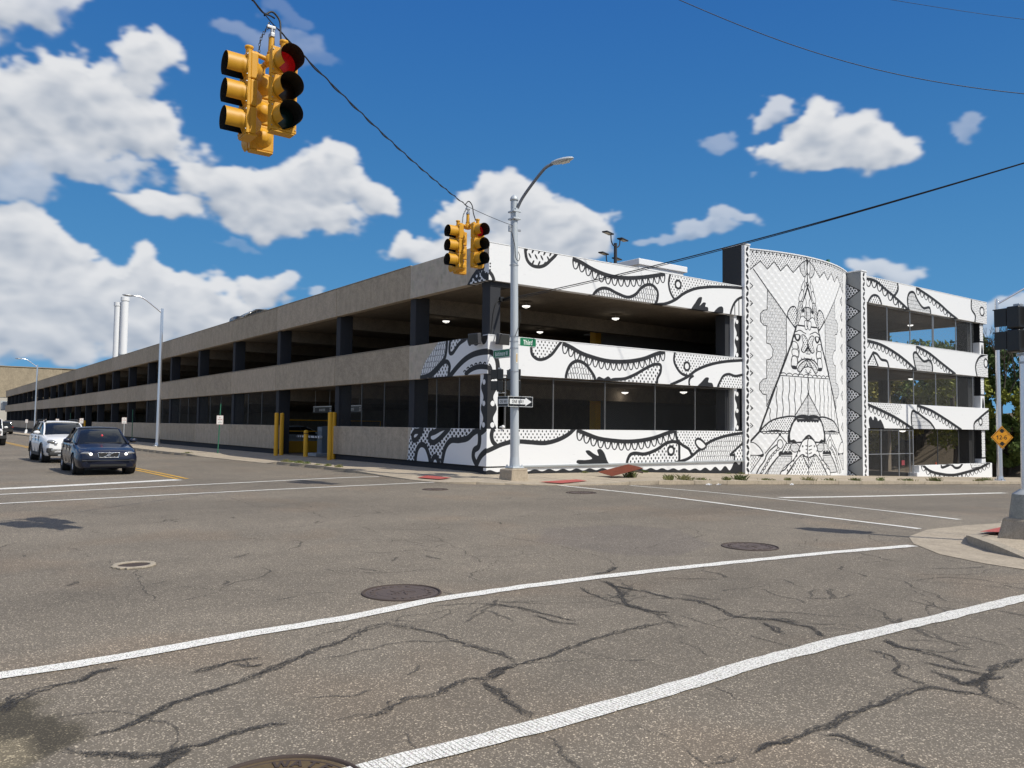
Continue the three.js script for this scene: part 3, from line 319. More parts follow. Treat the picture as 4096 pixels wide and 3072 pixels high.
// ---------------------------------------------------------------- mural paint
const MURAL = {"rt":[["b","leaf",0.12,[[1.53,7.69],[1.51,7.41],[1.6,7.21],[1.79,7.09],[2.09,7.08],[2.35,7.18],[2.58,7.37],[2.85,7.64],[2.88,7.78]]],["s","w",0.11,[[3.59,7.56],[4.0,7.48],[4.44,7.34],[5.02,7.21],[5.63,7.16],[6.32,7.2],[7.04,7.31],[7.61,7.43],[8.32,7.6]],15,0.36],["b","squig",0.12,[[4.59,6.35],[4.73,6.53],[5.03,6.67],[5.33,6.68],[5.78,6.56],[6.33,6.48],[6.72,6.63],[7.04,6.92],[7.4,7.08],[7.69,7.05],[7.9,6.87],[7.9,6.58],[7.78,6.37],[7.53,6.14],[5.94,6.1],[4.66,6.19]]],["p","dot",0.0,[[8.62,7.57],[8.55,7.42],[8.53,7.24],[8.58,7.01],[8.7,6.81],[8.88,6.65],[9.14,6.8],[9.4,6.95],[10.02,7.2],[10.85,7.37],[11.99,7.5],[13.38,7.59],[13.38,8.19],[8.61,7.96]]],["l","",0.1,[[8.62,7.63],[8.55,7.42],[8.53,7.24],[8.58,7.01],[8.7,6.81],[8.88,6.64]]],["l","",0.12,[[7.82,6.35],[8.36,6.44],[8.88,6.64],[9.4,6.95],[10.02,7.2],[10.85,7.37],[11.99,7.5],[13.38,7.59]]],["o","w",0.09,[[9.07,7.27]],0.16,0.16],["b","k",0.0,[[9.8,6.27],[10.11,6.69],[10.29,6.88],[10.48,6.91],[10.44,6.72],[10.34,6.56],[10.57,6.71],[10.72,6.7],[10.68,6.56],[10.85,6.53],[10.8,6.27]]],["b","k",0.0,[[11.17,6.3],[11.46,6.58],[11.7,6.66],[11.8,6.6],[11.76,6.33]]],["b","stripe",0.11,[[12.3,6.34],[12.42,6.73],[12.67,7.01],[12.97,7.16],[13.38,7.24],[13.57,6.39]]],["l","",0.13,[[-0.03,6.68],[0.1,6.58],[0.19,6.43],[0.2,6.27]]],["o","k",0,[[0.05,6.93]],0.03,0.03],["o","k",0,[[0.05,6.83]],0.03,0.03],["o","k",0,[[0.05,6.72]],0.03,0.03]],"rm":[["b","dot",0.11,[[1.96,4.68],[1.79,4.31],[1.83,4.05],[2.06,3.91],[2.33,3.93],[2.66,4.1],[2.92,4.38],[3.12,4.66]]],["s","w",0.11,[[3.16,4.53],[3.54,4.42],[4.03,4.24],[4.61,4.12],[5.2,4.04],[5.88,4.04],[6.58,4.11],[7.21,4.24],[7.87,4.46],[8.33,4.56]],18,0.36],["b","squig",0.12,[[3.34,3.3],[3.41,3.62],[3.58,3.84],[3.86,3.95],[4.18,3.88],[4.47,3.65],[4.69,3.35],[4.62,3.2],[3.48,3.2]]],["b","k",0,[[4.73,3.28],[4.87,3.44],[5.13,3.39],[5.35,3.47],[5.54,3.29]]],["b","Dot",0.12,[[5.5,3.33],[6.19,3.43],[6.74,3.62],[7.3,3.88],[7.79,4.05],[8.08,4.03],[8.08,3.77],[7.91,3.51],[7.83,3.21],[5.66,3.18]]],["p","dot",0,[[8.88,4.61],[8.84,4.25],[9.01,3.97],[9.27,3.77],[9.67,3.67],[10.11,3.93],[10.84,4.18],[11.78,4.37],[13.36,4.53],[13.36,4.9],[8.88,4.85]]],["l","",0.11,[[8.9,4.64],[8.84,4.25],[9.01,3.97],[9.27,3.77],[9.67,3.68]]],["l","",0.12,[[8.63,3.29],[9.23,3.5],[9.67,3.68],[10.11,3.93],[10.84,4.18],[11.78,4.37],[13.36,4.54]]],["o","w",0.09,[[9.58,4.07]],0.16,0.16],["l","",0.1,[[9.74,3.26],[9.71,3.47],[9.77,3.6],[9.98,3.72]]],["b","k",0,[[10.16,3.24],[10.47,3.5],[10.73,3.68],[10.9,3.66],[10.86,3.5],[11.12,3.45],[11.16,3.22]]],["b","dot",0.11,[[11.45,3.23],[11.64,3.61],[11.83,3.8],[12.17,3.88],[12.56,3.82],[13.36,3.87],[13.45,3.18]]],["l","",0.17,[[-0.06,4.03],[-0.01,4.03],[0.14,4.02],[0.3,3.9],[0.39,3.69],[0.42,3.32]]],["l","",0.16,[[-0.05,3.53],[-0.0,3.52],[0.07,3.49],[0.11,3.3]]],["l","",0.05,[[0.04,3.64],[0.09,3.61],[0.14,3.54],[0.19,3.42]]]],"rl":[["p","dot",0,[[0.21,1.64],[0.18,1.2],[0.29,0.96],[0.41,0.86],[0.53,0.92],[0.9,1.07],[1.4,1.1],[2.1,1.03],[2.63,1.05],[3.09,1.2],[3.43,1.39],[3.85,1.6],[3.85,1.73]]],["l","",0.15,[[0.26,1.58],[0.19,1.34],[0.24,1.13],[0.39,0.99]]],["l","",0.15,[[-0.08,0.79],[0.06,0.83],[0.33,0.93],[0.58,1.02],[1.01,1.11],[1.36,1.12],[1.85,1.09],[2.44,1.07],[3.0,1.18],[3.48,1.38],[3.77,1.59]]],["s","w",0.11,[[3.85,1.52],[4.27,1.39],[4.85,1.23],[5.52,1.15],[6.28,1.11],[7.07,1.15],[7.8,1.26],[8.46,1.43],[8.88,1.52]],15,0.36],["b","k",0,[[3.85,0.37],[3.87,0.45],[4.28,0.46],[4.58,0.51],[4.35,0.67],[4.27,0.78],[4.42,0.8],[4.68,0.67],[4.89,0.61],[4.82,0.8],[4.97,0.85],[5.15,0.72],[5.3,0.44],[5.41,0.25]]],["b","Dot",0.13,[[6.33,0.26],[6.44,0.59],[6.67,0.67],[7.23,0.64],[7.88,0.8],[8.38,1.03],[8.8,1.1],[9.1,1.03],[9.14,0.73],[9.04,0.18]]],["o","w",0.1,[[8.67,0.75]],0.17,0.16],["p","squig",0,[[9.76,0.19],[10.38,0.81],[11.02,1.11],[11.97,1.33],[13.34,1.47],[13.34,0.06]]],["p","dot",0,[[8.93,1.61],[9.01,1.2],[9.32,0.97],[9.71,0.79],[9.89,0.54],[10.38,0.81],[11.02,1.11],[11.97,1.33],[13.34,1.47],[13.35,1.71]]],["l","",0.12,[[8.93,1.61],[9.01,1.2],[9.32,0.97],[9.71,0.79],[9.91,0.49]]],["l","",0.12,[[8.93,0.28],[9.67,0.44],[10.38,0.81],[11.02,1.11],[11.97,1.33],[13.34,1.48]]],["b","w",0.09,[[10.2,0.9],[10.08,1.08],[10.15,1.19],[10.38,1.19],[10.73,0.92],[10.47,0.78]]],["p","Dot",0.1,[[12.23,0.55],[13.34,1.2],[13.34,0.06],[12.5,0.08],[12.51,0.54]]]],"lm":[["p","w",0,[[-3.05,4.61],[-3.5,4.28],[-3.96,3.96],[-4.21,3.66],[-4.35,3.34],[0.19,3.33],[0.16,4.62]]],["p","squig",0,[[-3.05,4.61],[-3.5,4.28],[-3.96,3.96],[-4.21,3.66],[-4.35,3.34],[-3.73,3.44],[-3.39,3.56],[-2.99,3.77],[-2.67,3.97],[-2.56,4.24],[-2.52,4.62]]],["l","",0.16,[[-2.52,4.62],[-2.56,4.24],[-2.67,3.97],[-2.99,3.77],[-3.39,3.56],[-3.73,3.43],[-4.35,3.36]]],["b","Dot",0.14,[[-2.25,4.62],[-2.35,4.33],[-2.31,4.14],[-2.15,4.13],[-1.93,4.28],[-1.71,4.43],[-1.3,4.58],[-1.64,4.65]]],["b","Dot",0.16,[[-3.68,3.31],[-3.19,3.57],[-2.86,3.77],[-2.63,3.86],[-2.43,3.82],[-2.32,3.67],[-2.36,3.49],[-2.41,3.3],[-2.97,3.26]]],["l","",0.2,[[-2.31,3.32],[-1.91,3.58],[-1.43,3.83],[-0.95,3.98],[-0.45,4.04],[-0.02,4.04],[0.17,4.03]]],["l","",0.17,[[-1.34,3.33],[-1.08,3.46],[-0.79,3.54],[-0.44,3.57],[-0.0,3.53],[0.18,3.5]]],["l","",0.05,[[-1.44,3.44],[-1.36,3.48],[-1.27,3.45]]],["l","",0.05,[[-1.24,3.54],[-1.16,3.58],[-1.07,3.55]]],["l","",0.05,[[-1.02,3.61],[-0.94,3.65],[-0.85,3.62]]],["l","",0.05,[[-0.77,3.65],[-0.69,3.69],[-0.6,3.66]]],["l","",0.05,[[-0.52,3.66],[-0.44,3.71],[-0.35,3.67]]],["l","",0.05,[[-0.26,3.64],[-0.18,3.69],[-0.09,3.66]]],["b","k",0,[[-1.23,4.6],[-1.19,4.41],[-1.09,4.3],[-0.98,4.33],[-0.94,4.55]]],["b","k",0,[[-0.86,4.56],[-0.82,4.33],[-0.71,4.28],[-0.56,4.32],[-0.53,4.54]]],["b","k",0,[[-0.4,4.63],[-0.34,4.35],[-0.23,4.29],[-0.08,4.38],[-0.03,4.6]]]],"ll":[["p","oval",0,[[-4.9,1.61],[-5.06,1.1],[-5.2,0.27],[0.25,0.3],[0.22,1.61]]],["p","w",0,[[-2.74,0.3],[-2.51,0.86],[-2.18,1.1],[-1.64,1.13],[-1.12,1.21],[-0.75,1.4],[-0.47,1.46],[0.04,1.59],[0.34,1.6],[0.37,0.27]]],["l","",0.2,[[-2.74,0.3],[-2.51,0.86],[-2.18,1.1],[-1.64,1.13],[-1.12,1.21],[-0.75,1.4],[-0.49,1.46],[-0.41,1.3],[-0.46,0.95],[-0.72,0.81],[-0.76,0.6],[-0.54,0.33]]],["l","",0.2,[[-0.47,1.36],[-0.2,1.47],[0.04,1.61]]],["l","",0.2,[[-0.58,0.33],[-0.36,0.61],[-0.12,0.77],[0.09,0.84],[0.35,0.87]]],["b","w",0.2,[[-4.14,1.58],[-4.32,1.42],[-4.67,1.38],[-4.82,1.26],[-4.78,1.09],[-4.58,1.08],[-4.32,1.25],[-4.12,1.46]]],["b","w",0.2,[[-3.61,1.17],[-3.57,1.3],[-3.24,1.39],[-2.74,1.53],[-2.26,1.57],[-2.53,1.37],[-3.09,1.08],[-3.37,1.01],[-3.56,1.07]]],["b","w",0.2,[[-4.55,0.22],[-4.49,0.69],[-4.3,0.88],[-4.08,0.92],[-3.81,0.8],[-3.55,0.26]]],["b","w",0.2,[[-3.42,0.23],[-3.3,0.48],[-3.1,0.5],[-2.93,0.25]]]],"lt":[["p","oval",0.1,[[-1.27,6.34],[-0.95,6.64],[-0.73,6.78],[0.18,6.84],[0.19,6.2]]],["p","w",0,[[-0.11,7.12],[0.44,7.03],[0.45,6.68],[-0.31,6.71]]],["o","w",0.12,[[-0.71,6.61]],0.12,0.11],["l","",0.2,[[-0.41,6.72],[-0.23,6.54],[0.05,6.49]]]],"kt":[["p","Dot",0,[[23.31,9.39],[23.58,9.19],[24.72,8.81],[25.45,8.56],[25.79,8.87],[25.8,9.3],[25.47,9.38]]],["l","",0.14,[[25.74,9.29],[25.79,8.94],[25.45,8.56]]],["s","w",0.13,[[22.68,9.13],[23.58,9.12],[24.72,8.75],[25.75,8.39],[26.8,7.98]],8,0.42],["b","Dot",0.12,[[22.9,7.87],[23.14,8.23],[23.49,8.39],[23.92,8.32],[24.15,7.92]]],["b","squig",0.13,[[26.93,7.95],[26.74,8.49],[26.95,8.87],[27.42,8.94],[27.76,8.6],[28.39,8.22],[29.08,8.28],[29.13,7.84],[27.9,7.8]]],["s","w",0.12,[[27.65,9.23],[28.9,8.96],[30.23,8.6],[31.25,8.24],[32.3,7.93]],11,0.36],["p","dot",0,[[34.0,9.33],[33.98,8.71],[34.44,8.32],[34.28,7.78],[36.26,7.76],[36.33,9.48]]],["l","",0.14,[[34.0,9.33],[33.98,8.71],[34.44,8.32],[34.28,7.78]]],["o","w",0.1,[[35.31,8.68]],0.26,0.25]],"km":[["s","w",0.12,[[22.61,6.05],[23.94,5.95],[25.38,5.63],[26.58,5.23],[27.57,4.81]],14,0.36],["p","Dot",0.12,[[22.63,4.77],[23.29,5.47],[23.8,4.79]]],["l","",0.13,[[23.29,5.5],[23.67,5.44],[24.06,5.2],[24.63,5.12],[24.8,4.79]]],["b","squig",0.13,[[27.68,4.7],[27.35,5.28],[27.28,5.67],[27.52,5.77],[27.91,5.55],[28.39,5.34],[28.96,5.43],[29.25,5.22],[29.2,4.73]]],["s","w",0.12,[[27.56,6.09],[28.81,5.85],[30.29,5.36],[31.92,4.82]],12,0.36],["p","dot",0,[[35.7,6.2],[34.82,5.92],[34.36,5.41],[34.54,4.77],[36.13,4.71],[36.19,6.23]]],["l","",0.14,[[35.8,6.19],[34.82,5.92],[34.36,5.41],[34.54,4.77]]],["o","w",0.1,[[35.68,5.65]],0.23,0.25]],"kl":[["p","dot",0.0,[[22.76,3.04],[23.86,2.7],[25.15,2.38],[25.9,2.47],[25.75,2.66],[26.13,2.79],[25.98,2.98],[24.16,3.12]]],["s","w",0.12,[[22.55,2.94],[23.86,2.66],[25.44,2.27],[27.17,1.71]],13,0.36],["b","k",0,[[23.03,1.64],[22.85,2.19],[23.04,2.31],[23.26,2.13],[23.36,2.31],[23.6,2.22],[23.71,2.09],[23.92,2.17],[24.29,1.65]]],["b","squig",0.13,[[27.17,1.67],[26.96,2.33],[27.09,2.65],[27.51,2.6],[28.22,2.35],[29.02,2.04],[29.47,1.64]]],["s","w",0.12,[[27.57,2.96],[29.04,2.73],[30.7,2.27],[32.52,1.7]],13,0.36],["p","dot",0,[[36.05,2.92],[34.67,2.37],[34.0,2.01],[34.08,1.67],[36.1,1.68]]],["l","",0.14,[[36.05,2.92],[34.67,2.37],[34.06,2.06],[34.04,1.62]]],["o","w",0.1,[[34.86,2.2]],0.21,0.2]],"kb":[["p","dot",0.05,[[33.27,-0.17],[33.44,-0.47],[34.85,-0.37],[35.05,-0.18]]],["s","w",0.13,[[27.75,-0.11],[28.62,-0.49],[29.92,-0.7],[31.29,-0.78],[32.89,-0.65],[34.37,-0.47],[35.73,-0.17]],16,0.3],["l","",0.14,[[29.95,-0.03],[29.9,-0.31],[30.62,-0.25],[30.96,-0.19],[31.47,-0.39],[32.0,-0.36],[32.4,-0.13]]]],"tw":[["p","Dot",0.06,[[-4.06,9.53],[-4.07,8.28],[-3.73,8.53],[-3.16,8.97],[-2.78,8.64],[-2.41,9.01],[-2.03,8.63],[-1.66,8.95],[-1.25,8.64],[-0.85,8.97],[-0.58,9.18],[-0.13,9.41],[-0.12,9.96]]],["p","Dot",0.05,[[-3.83,8.06],[-3.55,7.85],[-3.83,7.62]]],["p","Dot",0.05,[[-3.83,7.3],[-3.56,7.08],[-3.83,6.86]]],["p","Dot",0.05,[[-3.83,6.53],[-3.56,6.32],[-3.84,6.09]]],["p","Dot",0.05,[[-3.84,5.77],[-3.56,5.56],[-3.84,5.33]]],["p","Dot",0.05,[[-3.84,5.01],[-3.57,4.8],[-3.84,4.58]]],["p","Dot",0.05,[[-3.84,4.26],[-3.57,4.04],[-3.85,3.82]]],["p","Dot",0.05,[[-3.85,3.5],[-3.57,3.28],[-3.85,3.06]]],["p","Dot",0.05,[[-3.85,2.75],[-3.58,2.52],[-3.85,2.31]]],["p","Dot",0.05,[[-3.85,1.99],[-3.58,1.77],[-3.85,1.56]]],["p","squig",0.05,[[-2.78,7.74],[-2.81,6.85],[-3.01,6.81],[-3.17,6.65],[-3.17,6.32],[-3.01,6.16],[-2.83,6.14],[-2.84,5.38],[-2.63,5.33],[-2.49,5.1],[-2.51,4.83],[-2.66,4.68],[-2.84,4.64],[-2.85,3.83],[-3.05,3.79],[-3.23,3.59],[-3.23,3.33],[-3.05,3.14],[-2.85,3.11],[-2.85,2.62],[-2.17,3.95],[-1.71,4.97],[-1.7,6.65]]],["L","",0.07,[[-3.55,8.61],[-2.78,7.74],[-1.7,6.65],[-1.07,6.08]]],["L","",0.06,[[-1.7,6.65],[-1.71,4.97]]],["L","",0.13,[[-0.15,8.3],[-0.6,7.35],[-1.43,5.36],[-2.35,3.52],[-3.26,1.5],[-3.8,1.01]]],["b","Dot",0.08,[[-1.63,6.72],[-1.46,7.02],[-1.17,7.11],[-1.02,6.91],[-1.07,6.23],[-1.18,6.22],[-1.51,6.5]]],["l","",0.05,[[-2.85,2.62],[-2.65,2.49],[-2.69,2.23],[-2.63,1.9]]],["b","squig",0.06,[[-0.79,8.98],[-0.58,9.18],[-0.3,9.24],[-0.23,8.7],[-0.48,8.53],[-0.74,8.74]]],["b","w",0.05,[[-0.38,9.3],[-0.23,8.98],[-0.31,8.62],[-0.45,8.88]]],["b","w",0.05,[[-0.28,8.7],[-0.26,8.35],[-0.46,8.05],[-0.48,8.4]]],["b","w",0.05,[[-0.46,8.36],[-0.49,7.98],[-0.68,7.62],[-0.7,8.03]]],["b","w",0.05,[[-0.62,7.94],[-0.55,7.7],[-0.81,7.34],[-0.89,7.53]]],["l","",0.09,[[-0.22,9.46],[-0.21,8.84],[-0.26,8.28]]],["b","w",0.06,[[-0.83,7.37],[-1.02,6.7],[-1.07,6.26],[-0.87,6.44],[-0.69,7.07],[-0.6,7.35]]],["o","w",0.035,[[-0.76,7.27]],0.06,0.05],["o","w",0.035,[[-0.8,7.13]],0.06,0.05],["o","w",0.035,[[-0.85,6.99]],0.07,0.05],["o","w",0.035,[[-0.89,6.85]],0.06,0.05],["o","w",0.035,[[-0.93,6.71]],0.06,0.05],["o","w",0.035,[[-0.97,6.57]],0.06,0.05],["o","w",0.035,[[-1.02,6.43]],0.07,0.04],["p","squig",0.06,[[-0.45,7.13],[-0.16,7.16],[-0.17,6.57],[-0.48,6.56]]],["b","w",0.05,[[-0.6,7.35],[-0.47,7.57],[-0.36,7.45],[-0.41,7.2],[-0.6,7.08]]],["b","k",0,[[-0.69,7.0],[-0.54,7.09],[-0.5,6.95],[-0.63,6.87]]],["p","w",0.05,[[-0.97,6.3],[-0.17,6.3],[-0.17,6.5],[-0.61,6.74],[-0.77,6.66]]],["l","",0.09,[[-0.97,6.29],[-0.17,6.28]]],["b","w",0.05,[[-0.48,6.51],[-0.3,6.53],[-0.26,6.22],[-0.4,6.13],[-0.48,6.27]]],["l","",0.06,[[-1.13,5.98],[-0.82,6.07],[-0.56,5.99],[-0.38,5.94]]],["b","k",0,[[-1.23,5.82],[-1.03,5.89],[-0.78,5.84],[-0.81,5.67],[-0.95,5.56],[-1.11,5.61]]],["b","w",0.03,[[-1.11,5.83],[-0.88,5.85],[-0.91,5.68],[-1.03,5.65]]],["b","Dot",0.06,[[-0.7,5.85],[-0.49,5.86],[-0.25,5.54],[-0.54,5.09],[-0.73,5.18],[-0.6,5.51]]],["l","",0.08,[[-1.33,5.43],[-1.16,5.39],[-0.99,5.41],[-0.89,5.09],[-0.96,4.81]]],["b","w",0.05,[[-1.28,5.54],[-1.03,5.48],[-0.98,5.25],[-1.24,5.2],[-1.35,5.3]]],["b","w",0.05,[[-1.35,5.16],[-0.99,5.18],[-0.92,4.92],[-1.19,4.87],[-1.34,4.96]]],["p","k",0,[[-0.18,5.53],[-0.58,5.08],[-0.18,5.28]]],["o","w",0.05,[[-0.32,5.11]],0.09,0.08],["b","w",0.07,[[-1.39,4.42],[-1.34,4.85],[-1.16,4.9],[-1.02,4.81],[-1.04,4.47],[-1.19,4.4]]],["b","k",0,[[-1.4,4.45],[-1.05,4.42],[-1.03,4.32],[-1.36,4.33]]],["l","",0.09,[[-1.02,4.55],[-0.73,4.74],[-0.47,4.8],[-0.19,4.81]]],["l","",0.05,[[-0.92,4.61],[-1.0,4.7]]],["l","",0.05,[[-0.68,4.75],[-0.76,4.84]]],["l","",0.05,[[-0.47,4.8],[-0.55,4.89]]],["b","Dot",0.07,[[-1.0,4.27],[-0.74,4.59],[-0.19,4.77],[-0.19,4.51],[-0.58,4.39],[-0.79,4.2]]],["L","",0.06,[[-0.19,4.77],[-1.01,4.0]]],["l","",0.05,[[-0.46,4.35],[-0.31,4.2],[-0.2,4.09]]],["l","",0.04,[[-0.48,4.23],[-0.26,4.13]]],["s","w",0.05,[[-2.08,3.99],[-0.2,3.97]],5,-0.13],["l","",0.06,[[-2.3,3.52],[-2.27,3.42],[-2.33,3.02],[-2.27,2.63],[-2.31,2.1]]],["l","",0.06,[[-1.95,3.93],[-1.92,3.43],[-1.98,3.03],[-1.92,2.63],[-1.96,2.1]]],["l","",0.06,[[-1.55,3.94],[-1.52,3.44],[-1.59,3.04],[-1.53,2.64],[-1.57,2.11]]],["l","",0.06,[[-1.19,3.93],[-1.15,3.46],[-1.23,3.05],[-1.16,2.65],[-1.21,2.12]]],["l","",0.06,[[-0.76,3.94],[-0.73,3.47],[-0.8,3.06],[-0.74,2.66],[-0.78,2.12]]],["l","",0.06,[[-0.24,3.97],[-0.2,3.49],[-0.29,3.08],[-0.21,2.67],[-0.27,2.13]]],["p","squig",0.07,[[-0.21,3.27],[-1.23,2.2],[-0.22,2.18]]],["b","Dot",0.1,[[-3.19,1.52],[-2.69,1.95],[-2.09,2.13],[-1.26,2.2],[-1.11,2.12],[-1.41,1.86],[-1.57,1.55],[-2.36,1.57]]],["b","k",0,[[-1.57,1.55],[-1.67,1.25],[-1.65,1.04],[-1.45,1.06],[-1.52,1.31],[-1.36,1.78],[-1.11,2.08],[-0.22,2.13],[-0.22,2.23],[-1.12,2.21]]],["s","k",0.05,[[-1.07,2.08],[-0.22,2.09]],4,0.12],["s","w",0.05,[[-3.1,1.52],[-1.6,1.53]],7,0.1],["o","k",0,[[-2.12,1.4]],0.07,0.06],["o","k",0.0,[[-0.62,1.15]],0.07,0.05],["o","k",0.0,[[-0.56,1.19]],0.06,0.04],["o","k",0.0,[[-0.51,1.23]],0.07,0.04],["o","k",0.0,[[-0.45,1.27]],0.06,0.05],["o","k",0.0,[[-0.4,1.3]],0.07,0.05],["o","k",0.0,[[-0.34,1.33]],0.06,0.05],["o","k",0.0,[[-0.29,1.35]],0.07,0.05],["p","w",0.06,[[-0.23,1.37],[-0.52,1.15],[-0.23,1.11]]],["L","",0.06,[[-2.12,1.38],[-2.95,0.58],[-2.12,1.38],[-1.73,1.04],[-2.09,0.52]]],["b","w",0.06,[[-2.28,0.98],[-2.19,1.15],[-2.03,1.15],[-1.94,0.95],[-2.06,0.78],[-2.23,0.8]]],["p","k",0,[[-1.65,1.18],[-1.45,1.15],[-1.27,1.19],[-1.08,1.08],[-0.67,1.1],[-0.67,1.01],[-1.65,1.04]]],["p","Dot",0.05,[[-1.75,1.0],[-1.45,1.0],[-1.66,0.52],[-2.09,0.52]]],["b","squig",0.05,[[-1.42,0.98],[-1.08,0.99],[-0.83,0.78],[-1.2,0.62],[-1.47,0.75]]],["s","k",0.05,[[-2.19,0.52],[-1.39,0.52]],3,-0.14],["l","",0.1,[[-3.83,0.53],[-3.42,0.55],[-3.03,0.49]]],["s","k",0.05,[[-3.83,0.55],[-3.03,0.55]],4,0.12],["b","w",0.06,[[-3.83,1.01],[-3.57,1.04],[-3.26,0.85],[-3.07,0.56],[-3.83,0.55]]],["b","Dot",0.05,[[-3.8,0.43],[-3.18,0.43],[-3.34,0.2],[-3.5,0.01],[-3.73,-0.25],[-3.83,-0.25]]],["l","",0.08,[[-3.46,-0.41],[-3.27,-0.06],[-2.99,0.26],[-2.86,0.52],[-2.7,0.69],[-2.28,0.97]]],["s","w",0.05,[[-3.31,-0.41],[-2.95,0.07],[-2.66,0.46],[-2.19,0.84]],9,0.09],["l","",0.07,[[-3.03,-0.42],[-2.62,0.07],[-2.19,0.46],[-2.09,0.51]]],["p","squig",0.05,[[-2.66,-0.01],[-2.19,0.46],[-1.4,0.45],[-1.47,0.19],[-1.93,-0.07],[-2.11,-0.36],[-2.87,-0.35]]],["b","w",0.08,[[-2.1,-0.46],[-2.07,-0.23],[-1.85,-0.14],[-1.61,0.09],[-1.23,0.35],[-0.67,1.12],[-0.4,1.22],[-0.23,1.22],[-0.24,0.24],[-0.68,0.51],[-1.09,0.28],[-1.66,-0.27],[-1.87,-0.48]]],["o","k",0,[[-1.68,-0.17]],0.04,0.05],["o","k",0,[[-1.49,0.03]],0.04,0.04],["o","k",0,[[-1.3,0.24]],0.05,0.04],["o","k",0,[[-1.1,0.46]],0.05,0.05],["o","k",0,[[-0.9,0.67]],0.05,0.05],["o","k",0,[[-0.69,0.88]],0.05,0.05],["b","leaf",0.06,[[-1.85,-0.53],[-1.48,-0.14],[-1.09,0.28],[-0.68,0.5],[-0.47,0.11],[-0.25,-0.13],[-0.25,-0.57]]],["p","Dot",0.05,[[-0.7,0.44],[-0.24,0.36],[-0.25,-0.11]]],["l","",0.06,[[-0.48,0.91],[-0.24,0.86]]],["l","",0.06,[[-0.48,0.75],[-0.24,0.7]]],["l","",0.06,[[-0.48,0.59],[-0.24,0.53]]],["l","",0.06,[[-0.48,0.43],[-0.24,0.37]]]]};
const INK = '#1c1d21', PAINT = '#e4e5e6';
